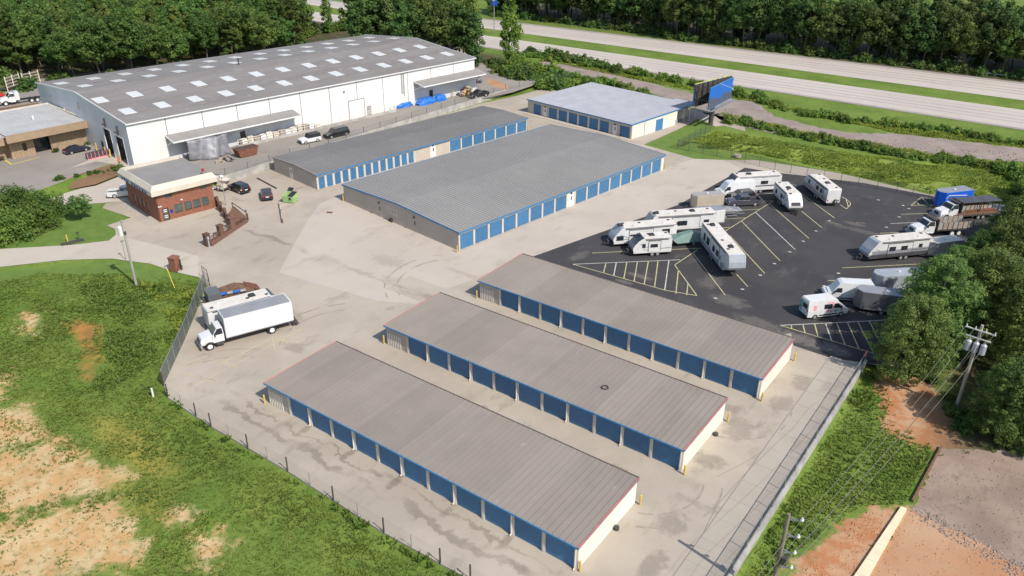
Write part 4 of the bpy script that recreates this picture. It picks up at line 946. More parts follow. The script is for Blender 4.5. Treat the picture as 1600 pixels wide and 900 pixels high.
# pedestrian ramp with brick posts and timber rails
rp = thing('entrance_ramp', 'brown brick and timber ramp with railing in front of the office', 'ramp', (-39.76, 23.32))
def loc2(p): o = (-39.76, 23.32); return (p[0]-o[0], p[1]-o[1])
PA, PB, PC, PD = [loc2(p) for p in [(-40.69, 20.78), (-42.71, 25.47), (-44.23, 31.01), (-53.57, 31.82)]]
for p in [(-40.61, 20.84), (-41.90, 24.17), (-43.14, 27.10)]:
    q = loc2(p); part(rp, 'brick_post', MB().box((q[0]-.38,q[1]-.38,0),(q[0]+.38,q[1]+.38,1.9)).box((q[0]-.46,q[1]-.46,1.9),(q[0]+.46,q[1]+.46,2.02)), M['brick_brown'])
for p, q in ((PA,PC),):
    n_ = 6
    for k in range(n_+1):
        x = p[0]+(q[0]-p[0])*k/n_; y = p[1]+(q[1]-p[1])*k/n_
        part(rp, 'rail_post', MB().box((x-.06,y-.06,0),(x+.06,y+.06,1.15)), M['dark_steel'])
    for z in (.55,.85,1.1): part(rp, 'rail', MB().bar((p[0],p[1],z),(q[0],q[1],z),.07,.09), M['wood_brown'])
RB = [loc2(p) for p in [(-53.57, 31.82), (-51.14, 30.70), (-48.14, 29.41), (-45.33, 28.10), (-43.34, 27.61)]]
for k, q in enumerate(RB): part(rp, 'brick_post', MB().box((q[0]-.25,q[1]-.25,0),(q[0]+.25,q[1]+.25,1.7)), M['brick_brown'])
for a, b in zip(RB[:-1], RB[1:]): part(rp, 'timber_panel', MB().bar((a[0],a[1],.75),(b[0],b[1],.75),.08,1.1), M['wood_brown'])
part(rp, 'ramp_deck', MB().slab([loc2(p) for p in [(-43.78, 27.94), (-45.01, 31.10), (-50.34, 32.80), (-47.81, 29.66)]], .0, .5), M['wood_brown'])
part(rp, 'ramp_deck', MB().slab([loc2(p) for p in [(-41.36, 21.48), (-42.41, 24.42), (-43.50, 27.48), (-44.56, 30.76), (-43.55, 30.49), (-39.87, 21.11)]], .0, .28), M['brick_brown'])
TP = [loc2(p) for p in [(-50.27, 32.48), (-44.85, 31.23)]]
part(rp, 'rail', MB().bar(TP[0]+(1.2,), TP[1]+(1.2,), .1, .1).bar(TP[0]+(.0,), TP[0]+(1.25,), .1, .1).bar(TP[1]+(.0,), TP[1]+(1.6,), .12, .12), M['dark_steel'])
part(rp, 'keypad_post', MB().box((PA[0]+.6,PA[1]-.2,0),(PA[0]+.75,PA[1]-.05,1.3)).box((PA[0]+.55,PA[1]-.25,1.3),(PA[0]+.85,PA[1],1.7)), M['rv_silver'])
q = (-36.91, 12.97)
single('gate_pillar', MB().box((-.55,-.55,0),(.55,.55,1.95)).box((-.63,-.63,1.95),(.63,.63,2.1)), M['brick_red'], 'square red brick gate pillar at the corner of the driveway', 'pillar', q+(0,), .3, bevel=.01)
single('gate_post', MB().box((-.08,-.08,0),(.08,.08,1.7)).box((-.2,-.1,.3),(.2,.1,.8)).bar((0,0,1.5),(.25,-.9,.1),.08,.08), M['dark_steel'], 'dark gate operator post beside the brick pillar', 'gate post', (-36.26, 13.47)+(0,))

# billboard
_m, _nt, _b, _p = new_mat('billboard_print', .45)
_sx = _n(_nt, 'ShaderNodeSeparateXYZ'); _nt.links.new(_p, _sx.inputs[0])
_h = math2(_nt, 'ADD', _sx.outputs[2], math2(_nt, 'MULTIPLY', math2(_nt, 'SUBTRACT', noise(_nt, _p, .28, 3), .5), 3.2))
_h = math2(_nt, 'ADD', _h, math2(_nt, 'MULTIPLY', math2(_nt, 'ABSOLUTE', math2(_nt, 'SUBTRACT', _sx.outputs[1], 135.5), 0.0), -.10))
_nt.links.new(mixc(_nt, ramp(_nt, _h, 5.6, 6.5), (.075,.085,.125), (.012,.125,.47)), _b.inputs['Base Color']); M['billboard_print'] = _m
bb = thing('billboard', 'tall double sided billboard with a blue face on a dark steel column', 'billboard', (-7.78, 132.18))
part(bb, 'column', MB().cyl((0,0,-.5),(0,0,6),.55,n=14), M['dark_steel'])
def face(t, x0, y0, x1, y1, z0, z1, m, mb_border=None):
    d = Vector((x1-x0, y1-y0)).normalized(); nn = Vector((d.y,-d.x))*.18
    f = part(t, 'display_face', MB().slab([(x0,y0),(x1,y1),(x1-nn.x,y1-nn.y),(x0-nn.x,y0-nn.y)], z0, z1), M[m])
    fr = MB()
    for z in (z0-.06, z1): fr.slab([(x0+nn.x*.2,y0+nn.y*.2),(x1+nn.x*.2,y1+nn.y*.2),(x1-nn.x*1.2,y1-nn.y*1.2),(x0-nn.x*1.2,y0-nn.y*1.2)], z, z+.12)
    part(f, 'face_border', fr, M[mb_border or 'trim_blue'])
    return f
f1 = face(bb, .7,-4.2, .3,9.9, 4.4,9.2, 'billboard_print')
f2 = face(bb, -.4,9.9, -3.2,-4.2, 4.6,9.6, 'billboard_blue', 'billboard_border')
part(bb, 'back_boarding', MB().bar((-.05,9.8,7.1),(-2.85,-4.1,7.1),.06,4.8), M['dark_steel'])
for k in range(8):
    y = -3.8+k*1.95
    part(bb, 'support_post', MB().box((-2.4+k*.28,y,4.6),(-2.2+k*.28,y+.2,9.7)).box((-2.4+k*.28,y+.05,6.2),(.4,y+.15,6.35)).box((-2.4+k*.28,y+.05,8.6),(.4,y+.15,8.75)), M['dark_steel'])
for z in (4.7,6.4,8.1): part(bb, 'beam', MB().bar((-2.6,-4.2,z),(-.5,10.2,z),.15,.25), M['dark_steel'])
part(bb, 'walkway', MB().box((.75,-4.0,4.0),(1.6,10,4.06)), M['steel'])
part(bb, 'light_arm', MB().bar((.6,1.2,9.4),(3.6,1.6,8.6),.07,.07).bar((3.6,1.6,8.6),(3.6,1.6,8.3),.3,.12), M['white_paint'])
structure('billboard_pad', MB().sheet([(-11.30, 135.04), (-11.30, 137.95), (-5.09, 133.60), (-6.17, 131.39)], .02), M['drive_concrete'])

# ------------------------------------------------------------------ vehicles
def wheel(parent, x, y, r=.34, w=.24, rim='alloy'):
    key = (round(r,2), round(w,2), rim)
    ty = cached(('tyre',)+key, lambda: MB().cyl((0,-w/2,0),(0,w/2,0),r,n=16).build('wheel', M['black_rubber'], .03))
    rm = cached(('rim',)+key, lambda: MB().cyl((0,-w/2-.015,0),(0,w/2+.015,0),r*.62,n=12).cyl((0,-w/2-.03,0),(0,w/2+.03,0),r*.2,n=8).build('rim', M[rim]))
    o = part(parent, 'wheel', ty, None, loc=(x,y,r))
    part(o, 'rim', rm, None)
def axles(t, xs, hw, r=.34, w=.24, rim='alloy'):
    for x in xs:
        for s in (-1,1): wheel(t, x, s*(hw-w/2), r, w, rim)
def lin(z0, h0, z1, h1):
    return lambda z: h0 + (h1-h0)*max(0, min(1, (z-z0)/(z1-z0)))
def inset(poly, f, fz=None):
    cx = sum(p[0] for p in poly)/len(poly); cz = sum(p[1] for p in poly)/len(poly)
    return [(cx+(x-cx)*f, cz+(z-cz)*(fz or f)) for x, z in poly]
def cabin(t, rb, rt, ft, fb, hb, ht, paint, split=(), glass='glass_dark', rear=True):
    """glazed upper body: rb rear bottom, rt rear top, ft front top, fb front bottom"""
    hw = lin(rb[1], hb, rt[1], ht)
    part(t, 'cab', MB().prism([rb, fb, ft, rt], hw), M[paint], .035)
    zb = max(rb[1], fb[1]); zt = rt[1]
    def xat(p, q, z): return p[0] + (q[0]-p[0])*(z-p[1])/(q[1]-p[1])
    z0, z1 = zb+.06, zt-.09
    xa0, xa1 = xat(rb,rt,z0)+.10, xat(rb,rt,z1)+.10; xb0, xb1 = xat(fb,ft,z0)-.12, xat(fb,ft,z1)-.08
    cuts = [0] + list(split) + [1]
    for a, b in zip(cuts[:-1], cuts[1:]):
        g = .035/(xb1-xa1) if xb1 > xa1 else 0
        a2 = a + (g if a > 0 else 0); b2 = b - (g if b < 1 else 0)
        poly = [(xa0+(xb0-xa0)*a2, z0), (xa0+(xb0-xa0)*b2, z0), (xa1+(xb1-xa1)*b2, z1), (xa1+(xb1-xa1)*a2, z1)]
        for s in (-1,1): part(t, 'window', MB().flank(poly, hw, .008, .03, sides=(s,)), M[glass])
    lp = lambda p, q, k: (p[0]+(q[0]-p[0])*k, p[1]+(q[1]-p[1])*k)
    p0, p1 = lp(fb,ft,.08), lp(fb,ft,.9); part(t, 'windshield', MB().across(p0, p1, hw(p0[1])-.07, hw(p1[1])-.07, .01), M[glass])
    if rear:
        p0, p1 = lp(rb,rt,.15), lp(rb,rt,.88); part(t, 'rear_window', MB().across(p0, p1, hw(p0[1])-.1, hw(p1[1])-.1, .01), M[glass])
def lamps(t, xf, xr, hw, zf, zr, white='white_paint'):
    for s in (-1,1):
        if xf is not None: part(t, 'headlight', MB().box((xf-.08,s*hw-.16,zf-.09),(xf+.03,s*hw+.16,zf+.09)), M[white])
        if xr is not None: part(t, 'taillight', MB().box((xr-.03,s*hw-.09,zr-.16),(xr+.06,s*hw+.09,zr+.16)), M['light_red'])

def arches(mb_prof_lower, xs, r):  # notch wheel arches into a lower profile running rear to front along the bottom
    out = []
    for x in xs:
        for k in range(7):
            a = PI - PI*k/6
            out.append((x + r*math.cos(a), .30 + max(0, r*math.sin(a))))
    return out
def lower_body(t, L, W, zb, prof_top, xs, r, paint, name='body'):
    pts = [(-L/2, zb)] + [p for p in arches(None, xs, r)] + [(L/2, zb)] + prof_top
    part(t, name, MB().prism(pts, W/2), M[paint], .03)

def sedan(pl, label, paint, grp=None):
    t = thing('parked_car', label, 'car', pl[:2]+((pl[3],) if len(pl) > 3 else (0,)), pl[2], grp)
    lower_body(t, 4.8, 1.82, .28, [(2.38,.62),(2.2,.74),(1.1,.93),(-1.55,.98),(-2.3,.94),(-2.4,.7)], (-1.4,1.42), .36, paint)
    cabin(t, (-1.95,.94), (-1.0,1.42), (.25,1.44), (1.15,.91), .88, .62, paint, (.45,))
    axles(t, (-1.4,1.42), .91); lamps(t, 2.3, -2.38, .68, .66, .8)
    part(t, 'number_plate', MB().box((-2.44,-.25,.6),(-2.41,.25,.72)), M['white_paint'])
    return t
def suv(pl, label, paint, L=4.7, H=1.72, cat='car', grp=None, boxy=False, roof=None):
    t = thing('parked_car', label, cat, pl[:2]+((pl[3],) if len(pl) > 3 else (0,)), pl[2], grp)
    h = L/2
    lower_body(t, L, 1.9, .34, [(h-.03,.8),(h-.2,.95),(h-1.15,1.08),(-h+.15,1.12),(-h,.9)], (-h+.9,h-.92), .4, paint)
    rt = -h+.35 if not boxy else -h+.12
    cabin(t, (-h+.06,1.08), (rt,H), (h-1.95,H), (h-1.2 if not boxy else h-1.55,1.06), .92, .74 if not boxy else .82, roof or paint, (.33,.66))
    axles(t, (-h+.9,h-.92), .95, .37, .26); lamps(t, h-.08, -h, .72, .82, 1.0)
    part(t, 'number_plate', MB().box((-h-.04,-.27,.75),(-h-.01,.27,.9)), M['white_paint'])
    part(t, 'bumper', MB().box((h-.15,-.9,.38),(h+.06,.9,.6)).box((-h-.06,-.9,.38),(-h+.15,.9,.6)), M['black_plastic'], .02)
    return t
def pickup(pl, label, paint, L=5.7, crew=True, bed='black_plastic'):
    t = thing('pickup_truck', label, 'pickup truck', pl[:2]+((pl[3],) if len(pl) > 3 else (0,)), pl[2])
    h = L/2; cb = -.15 if crew else .35
    lower_body(t, L-.0, 1.98, .42, [(h-.02,.85),(h-.15,1.08),(h-1.35,1.18),(cb-.75,1.18),(cb-.75,.75),(-h,.75)], (-h+1.15,h-.98), .44, paint)
    for s in (-1,1): part(t, 'bed_side', MB().box((-h,s*.99,.75),(cb-.78,s*.9,1.18)), M[paint], .015)
    part(t, 'tailgate', MB().box((-h-.01,-.9,.74),(-h+.08,.9,1.17)), M[paint], .015)
    part(t, 'bed_floor', MB().box((-h+.08,-.9,.75),(cb-.78,.9,.79)), M[bed])
    cabin(t, (cb-.75,1.15), (cb-.6,1.86), (h-2.15,1.86), (h-1.4,1.14), .93, .76, paint, (.48,) if crew else ())
    axles(t, (-h+1.15,h-.98), .99, .4, .28); lamps(t, h-.06, -h, .78, .92, 1.0)
    part(t, 'bumper', MB().box((h-.12,-.96,.45),(h+.1,.96,.7)).box((-h-.14,-.92,.5),(-h,.92,.66)), M['steel'], .02)
    return t
def van(pl, label, L=5.9, H=2.65, graphic=False, paint='car_white'):
    t = thing('cargo_van', label, 'van', pl[:2], pl[2])
    h = L/2; hw = lin(1.25, 1.0, H, .84)
    pts = [(-h,.42)] + arches(None, (-h+1.15,h-.95), .42) + [(h,.42),(h+.0,.95),(h-.12,1.12),(h-.85,1.32),(h-1.75,H-.18),(h-2.15,H-.02),(-h+.12,H),(-h,H-.25),(-h,1.0)]
    mb = MB(); n = len(pts)
    low = [p for p in pts if p[1] <= 1.25]
    part(t, 'body', MB().prism([(-h,.42)] + arches(None, (-h+1.15,h-.95), .42) + [(h,.42),(h,.95),(h-.12,1.12),(h-.6,1.25),(-h,1.25)], 1.0), M[paint], .03)
    part(t, 'upper_body', MB().prism([(-h,1.23),(h-.62,1.23),(h-.85,1.32),(h-1.75,H-.2),(h-2.15,H-.03),(-h+.15,H),(-h,H-.2)], hw), M[paint], .05)
    for s in (-1,1):
        part(t, 'window', MB().flank([(h-2.15,1.35),(h-1.0,1.35),(h-1.55,1.98),(h-2.15,1.98)], hw, .008, .03, sides=(s,)), M['glass_dark'])
    p0, p1 = (h-.9,1.36), (h-1.68,H-.32); part(t, 'windshield', MB().across(p0, p1, .86, .78, .012), M['glass_dark'])
    for s in (-1,1): part(t, 'mirror', MB().box((h-1.25,s*1.0,1.3),(h-1.12,s*1.24,1.62)), M['black_plastic'], .02); part(t, 'door_seam', MB().box((h-2.22,s*1.0,.6),(h-2.2,s*1.006,1.24)).box((-h+1.9,s*1.0,.65),(-h+1.92,s*1.006,1.24)), M['rv_grey'])
    part(t, 'hood_trim', MB().box((h-.5,-.7,1.2),(h-.42,.7,1.23)), M['black_plastic'])
    part(t, 'side_trim', MB().box((-h+1.7,-1.015,.45),(h-1.5,1.015,.62)), M['black_plastic'])
    axles(t, (-h+1.15,h-.95), 1.0, .36, .25); lamps(t, h-.05, -h, .82, .95, 1.3)
    part(t, 'bumper', MB().box((h-.15,-.97,.4),(h+.06,.97,.65)).box((-h-.08,-.95,.42),(-h+.1,.95,.6)), M['black_plastic'], .02)
    if graphic:
        F = lambda nm, poly, m: [part(t, nm, MB().flank(poly, hw, .01, .02, sides=(s,)), M[m]) for s in (-1,1)]
        F('window', [(h-3.6,1.35),(h-2.45,1.35),(h-2.45,2.0),(h-3.6,2.0)], 'glass_dark')
        F('graphic', [(h-3.2,2.1),(h-2.25,2.1),(h-2.25,2.25),(h-3.2,2.25)], 'graphic_pink'); F('graphic', [(h-2.4,1.3),(h-2.2,1.3),(h-2.2,2.12),(h-2.4,2.12)], 'graphic_pink')
        F('graphic', [(-h+.75,1.3),(-h+1.2,1.3),(-h+1.2,2.0),(-h+.75,2.0)], 'graphic_pink')
        for x0, x1, z0, z1, m in ((h-2.7,h-2.3,.8,1.1,'graphic_pink'),(h-2.1,h-1.5,.85,1.15,'graphic_teal'),(h-3.4,h-2.8,1.15,1.24,'graphic_pink'),(h-1.2,h-.8,.9,1.1,'graphic_pink'),(h-3.4,h-2.8,.95,1.05,'rv_silver')):
            part(t, 'graphic', MB().box((x0,-1.012,z0),(x1,1.012,z1)), M[m])
        part(t, 'graphic', MB().box((-h-.012,.45,.75),(-h,.9,2.3)), M['graphic_teal'])
        part(t, 'rear_window', MB().box((-h-.014,-.7,1.45),(-h,.35,2.1)), M['glass_dark'])
    return t

def rv(pl, label, L=8.5, H=3.15, W=2.44, nose='round', base='rv_white', low='rv_grey', lowz=1.15, front='rv_white', ac=(.2,), wins=(), doors=(), slide=None, hitch=True, wheels=None, spare=False, stripes=True, rearwin=False, frontwin=False, roofbits=True, cat='travel trailer', name='travel_trailer', dark_front=False, mid=None):
    t = thing(name, label, cat, pl[:2], pl[2])
    h = L/2; zb = .62
    if nose == 'round': fp = [(h-.4,zb),(h-.02,zb+.45),(h,1.4),(h-.32,1.95),(h-.8,2.5),(h-1.25,H-.14),(h-1.65,H)]
    elif nose == 'slant': fp = [(h-.1,zb),(h,1.0),(h,1.5),(h-1.15,H-.12),(h-1.5,H)]
    elif nose == 'fifth': fp = [(h-2.3,zb),(h-2.15,1.55),(h-.2,1.62),(h+.02,2.0),(h-.08,2.8),(h-.4,H-.1),(h-.7,H)]
    else: fp = [(h,zb),(h,H-.15),(h-.15,H)]
    prof = [(-h,zb)] + fp + [(-h+.12,H),(-h,H-.12)]
    part(t, 'body', MB().prism(prof, W/2), M[base], .06)
    # roof skin
    xr = fp[-1][0]
    part(t, 'roof', MB().box((-h+.1,-W/2+.05,H-.01),(xr-.05,W/2-.05,H+.03)), M['rv_roof'], .012)
    
    # coloured front cap plates follow the nose
    for a, b in zip(fp[:-1], fp[1:]):
        if a[1] < .7 and nose != 'fifth': continue
        if nose == 'fifth' and a[1] < 1.6: continue
        part(t, 'front_cap', MB().across(a, b, W/2-.05, W/2-.05, .014, .03), M['glass_dark' if (dark_front and a[1] > 1.4) else front])
    fw = W/2
    xlow = h-.12 if nose != 'fifth' else h-2.25
    for s in (-1,1):
        y0, y1 = s*fw, s*(fw+.014)
        if low: part(t, 'lower_panel', MB().box((-h+.04,y0,zb+.02),(xlow,y1,lowz)), M[low])
        if mid: part(t, 'side_panel', MB().box((-h+.04,y0,mid[0]),(h-.5,s*(fw+.012),mid[1])), M[mid[2]])
        if stripes:
            part(t, 'stripe', MB().bar((-h+.15,s*(fw+.008),lowz+.35),(h-1.6,s*(fw+.008),lowz+.12),.02,.07), M['rv_dark'])
            part(t, 'stripe', MB().bar((h-3.2,s*(fw+.008),lowz+.05),(h-1.1,s*(fw+.008),2.1),.02,.09), M['rv_grey'])
        for (x, w, z0, z1) in wins:
            f = part(t, 'window', MB().box((x,y0,z0),(x+w,s*(fw+.03),z1)), M['glass_dark'], .012)
            part(f, 'frame', MB().box((x-.04,y0,z0-.04),(x+w+.04,s*(fw+.018),z0)).box((x-.04,y0,z1),(x+w+.04,s*(fw+.018),z1+.04)), M['black_plastic'])
        for x in doors:
            d = part(t, 'entry_door', MB().box((x,y0,zb+.1),(x+.68,s*(fw+.026),2.6)), M[base], .012)
            part(d, 'pane', MB().box((x+.16,y0,1.7),(x+.52,s*(fw+.034),2.35)), M['glass_dark'])
        if slide:
            a, b = slide
            part(t, 'slide_out', MB().box((a,y0,zb+.2),(b,s*(fw+.05),H-.45)), M[base])
            if low: part(t, 'lower_panel', MB().box((a,y0,zb+.2),(b,s*(fw+.062),lowz)), M[low])
            if mid: part(t, 'side_panel', MB().box((a,y0,mid[0]),(b,s*(fw+.06),mid[1])), M[mid[2]])
            part(t, 'slide_seal', MB().box((a-.06,y0,zb+.2),(a,s*(fw+.06),H-.4)).box((b,y0,zb+.2),(b+.06,s*(fw+.06),H-.4)).box((a-.06,y0,H-.45),(b+.06,s*(fw+.06),H-.38)), M['black_plastic'])
            for (x, w, z0, z1) in wins:
                if a < x < b: part(t, 'window', MB().box((x,y0,z0),(x+w,s*(fw+.065),z1)), M['glass_dark'])
        part(t, 'awning_rail', MB().box((-h+.6,y0,H-.28),(h-1.9,s*(fw+.06),H-.16)), M['rv_dark' if stripes else 'rv_grey'])
        part(t, 'edge_trim', MB().box((-h,y0,H-.1),(xr-.1,s*(fw+.018),H-.02)), M['rv_dark'])
    for a in ac:
        part(t, 'air_conditioner', MB().prism([(a*L-.45,H),(a*L+.45,H),(a*L+.38,H+.26),(a*L-.30,H+.30)], lin(H,.36,H+.3,.30)), M['black_plastic'], .04)
    if roofbits:
        for k, xx in enumerate((-.42,-.31,.05,.16,.3)):
            part(t, 'roof_vent', MB().box((xx*L-.18,(-.55,.5,-.4,.6,-.62)[k]-.18,H+.03),(xx*L+.18,(-.55,.5,-.4,.6,-.62)[k]+.18,H+.12)), M['rv_white' if k % 2 else 'rv_dark'], .015)
    part(t, 'chassis', MB().box((-h+.1,-.9,.42),(h-.4 if nose != 'fifth' else h-2.4,.9,zb+.01)), M['black_plastic'])
    wx = wheels if wheels is not None else (-.08*L-.42, -.08*L+.42)
    axles(t, wx, W/2-.02, .36, .22)
    if hitch and nose != 'fifth':
        part(t, 'tow_hitch', MB().bar((h-.3,-.8,.5),(h+1.15,0,.5),.1,.12).bar((h-.3,.8,.5),(h+1.15,0,.5),.1,.12).box((h+1.0,-.08,0),(h+1.1,.08,.6)).cyl((h+.45,-.18,.56),(h+.45,-.18,.95),.16,n=10).cyl((h+.45,.2,.56),(h+.45,.2,.95),.16,n=10), M['dark_steel'])
    if nose == 'fifth':
        part(t, 'landing_leg', MB().box((h-2.6,-.95,0),(h-2.48,-.83,.7)).box((h-2.6,.83,0),(h-2.48,.95,.7)).box((h-1.0,-.12,.95),(h-.7,.12,1.6)), M['dark_steel'])
    part(t, 'bumper', MB().box((-h-.18,-1.05,.5),(-h-.05,1.05,.62)), M['dark_steel'])
    for s in (-1,1): part(t, 'taillight', MB().box((-h-.03,s*.98-.1,.95),(-h+.01,s*.98+.1,1.2)), M['light_red'])
    if rearwin: part(t, 'rear_window', MB().box((-h-.03,-.75,1.6),(-h+.01,.75,2.4)), M['glass_dark'], .015)
    if frontwin:
        a, b = fp[2], fp[3]
        part(t, 'front_window', MB().across((a[0],a[1]+.02), (b[0]+.02,b[1]-.02), .82, .78, .03), M['glass_dark'])
    if spare:
        o = part(t, 'spare_wheel', MB().cyl((-h-.28,-.35,.95),(-h-.08,-.35,.95),.35,n=16), M['black_rubber'], .03)
        part(o, 'rim', MB().cyl((-h-.30,-.35,.95),(-h-.2,-.35,.95),.2,n=12), M['alloy'])
    return t

# the lot full of trailers
rv((11.48, 62.28, -2.283), 'white travel trailer with silver grey nose and dark side windows, behind the smallest trailer', 10.3, 3.15, nose='round', front='rv_silver', low='rv_white', ac=(.36,), slide=(-1.2,2.6), wins=((1.4,1.1,1.75,2.05),(-.6,1.1,1.75,2.05),(-4.0,1.3,1.3,2.45),(3.5,1.15,1.2,1.9)), cat='travel trailer')
rv((14.32, 59.37, -2.351), 'smallest white travel trailer with tandem wheels, next to the yellow hatched triangle', 6.0, 2.95, nose='round', front='rv_grey', dark_front=True, low='rv_white', lowz=1.0, ac=(-.02,), slide=(-1.2,.6), wins=((-.8,1.15,1.5,2.05),(1.1,.5,1.5,2.1)))
rv((14.10, 69.55, -2.320), 'long white travel trailer with black edge trim, behind the one with silver nose', 11.6, 3.4, nose='slant', front='rv_taupe', low='rv_dark', lowz=.95, ac=(-.18,.34), slide=(-3.0,1.6), wins=((-.9,1.6,1.6,2.4),(.4,1.1,1.6,2.2),(-4.6,.9,1.7,2.3)))
rv((24.18, 63.01, -0.838), 'long white fifth wheel trailer with big silver front cap pointing to the camera', 12.6, 3.75, nose='fifth', front='rv_silver', base='rv_white', low='rv_grey', lowz=1.35, ac=(.24,-.4), slide=(-1.5,2.2), wins=((-4.8,.8,1.6,2.7),(-3.4,1.2,1.6,2.7),(-.6,1.0,1.7,2.6),(1.0,1.0,1.7,2.6)), doors=(2.4,), cat='fifth wheel')
rv((16.47, 94.96, -2.310), 'white travel trailer with dark grey slanted nose and navy stripe, farthest back by the concrete', 10.0, 3.3, nose='slant', front='rv_dark', low='rv_white', lowz=1.3, ac=(.1,), wins=((-2.4,1.4,1.75,2.3),), stripes=False, mid=(1.3,1.5,'sign_navy'))
rv((24.10, 91.78, -0.881), 'white travel trailer with black front window, its hitch towards the camera', 7.6, 3.05, nose='round', front='rv_white', frontwin=True, low='rv_dark', lowz=1.0, ac=(-.05,), wins=((-2.8,.8,1.5,2.2),(-.3,.9,1.5,2.2)), doors=(.9,))
rv((27.35, 99.98, 2.296), 'cream white travel trailer with brown grey lower band and spare wheel on its tail', 9.6, 3.1, nose='round', front='rv_white', low='rv_taupe', lowz=1.45, ac=(-.18,), spare=True, wins=((2.2,.7,1.7,2.3),(-1.4,1.0,1.6,2.4),(-2.9,.9,1.6,2.4)), slide=(-3.2,-.1), hitch=True)
rv((44.25, 80.50, -2.290), 'white travel trailer with dark grey lower half and black windows, beside the pines', 10.4, 3.25, nose='round', front='rv_silver', low='rv_dark', lowz=1.25, mid=(1.25,1.85,'rv_grey'), ac=(), slide=(-1.9,2.2), wins=((-1.1,1.1,1.65,2.35),(.9,1.1,1.65,2.35),(-3.6,.6,1.9,2.4)))

# motorhome beside the box truck: built as a drivable coach
pl = (-16.75,9.75,math.radians(70.4))
t = rv(pl, 'cream roofed motorhome parked between the box truck and a cluttered trailer', 9.4, 3.25, nose='slant', front='glass_dark', low='rv_taupe', lowz=1.4, ac=(.12,), wins=((-3.5,1.2,1.7,2.4),(-.5,1.2,1.7,2.4),(2.6,1.4,1.6,2.4)), hitch=False, wheels=(-2.4,2.9), cat='motorhome', name='motorhome')
part(t, 'rear_ladder', MB().bar((-4.82,.6,.8),(-4.82,.6,3.3),.06,.06).bar((-4.82,.95,.8),(-4.82,.95,3.3),.06,.06).box((-4.84,.6,1.4),(-4.8,.95,1.46)).box((-4.84,.6,2.0),(-4.8,.95,2.06)).box((-4.84,.6,2.6),(-4.8,.95,2.66)), M['steel'])

def box_truck(pl):
    t = thing('box_truck', 'white box truck with grey topped cargo box parked by the left fence', 'truck', pl[:2], pl[2])
    # x forward; origin below the middle of the wheelbase
    part(t, 'cargo_box', MB().box((-5.6,-1.28,1.15),(2.55,1.28,3.75)), M['box_white'], .04)
    part(t, 'box_roof', MB().box((-5.5,-1.2,3.74),(2.45,1.2,3.79)), M['box_grey'])
    part(t, 'box_front', MB().box((2.55,-1.24,1.2),(2.6,1.24,3.72)), M['box_grey'])
    part(t, 'box_rail', MB().box((-5.62,-1.3,1.08),(2.57,1.3,1.2)), M['steel'])
    part(t, 'corner_trim', MB().box((-5.66,-1.3,1.2),(-5.58,1.3,3.78)).box((-5.62,-1.31,3.7),(2.58,-1.25,3.78)).box((-5.62,1.25,3.7),(2.58,1.31,3.78)), M['white_paint'])
    part(t, 'chassis', MB().box((-5.5,-.45,.7),(4.9,.45,1.06)), M['black_plastic'])
    part(t, 'hood', MB().prism([(3.9,.85),(5.45,.8),(5.5,1.15),(5.3,1.55),(3.95,1.85)], lin(.8,1.0,1.8,.82)), M['car_white'], .08, seg=3)
    part(t, 'cab_body', MB().prism([(2.75,.8),(4.1,.8),(4.1,1.75),(2.75,1.75)], 1.1), M['car_white'], .04)
    cabin(t, (2.75,1.73), (2.8,2.6), (3.45,2.6), (4.12,1.73), 1.1, .95, 'car_white', (), rear=False)
    part(t, 'grille', MB().box((5.42,-.55,.95),(5.53,.55,1.35)), M['dark_steel'])
    part(t, 'bumper', MB().box((5.35,-1.15,.5),(5.6,1.15,.8)), M['steel'], .03)
    for s in (-1,1):
        part(t, 'fender', MB().prism([(3.75,.85),(3.95,1.2),(4.3,1.35),(4.75,1.35),(5.1,1.15),(5.3,.85),(5.1,.85),(4.95,1.05),(4.55,1.15),(4.15,1.05),(4.0,.85)], .17, y=s*1.0), M['car_white'], .02)
        part(t, 'mirror', MB().box((3.75,s*1.15,1.7),(3.85,s*1.4,2.15)), M['black_plastic'], .02)
        part(t, 'step', MB().box((2.8,s*.9,.45),(3.75,s*1.15,.75)), M['dark_steel'])
        part(t, 'headlight', MB().box((5.3,s*.85-.15,1.0),(5.46,s*.85+.15,1.2)), M['white_paint'])
    axles(t, (-2.9,4.55), 1.16, .49, .3, 'white_paint')
    part(t, 'lift_gate', MB().box((-6.0,-1.1,.55),(-5.66,1.1,.7)).box((-5.9,-1.05,.7),(-5.8,-.95,1.5)).box((-5.9,.95,.7),(-5.8,1.05,1.5)).box((-6.35,-1.0,.35),(-6.0,1.0,.42)), M['dark_steel'])
    part(t, 'mud_flap', MB().box((-3.7,-1.15,.3),(-3.66,-.7,.9)).box((-3.7,.7,.3),(-3.66,1.15,.9)), M['black_rubber'])
    return t
pl = (-13.95, 6.63, -1.935)
c, s_ = math.cos(pl[2]), math.sin(pl[2])
box_truck((pl[0]-c*.825, pl[1]-s_*.825, pl[2]))

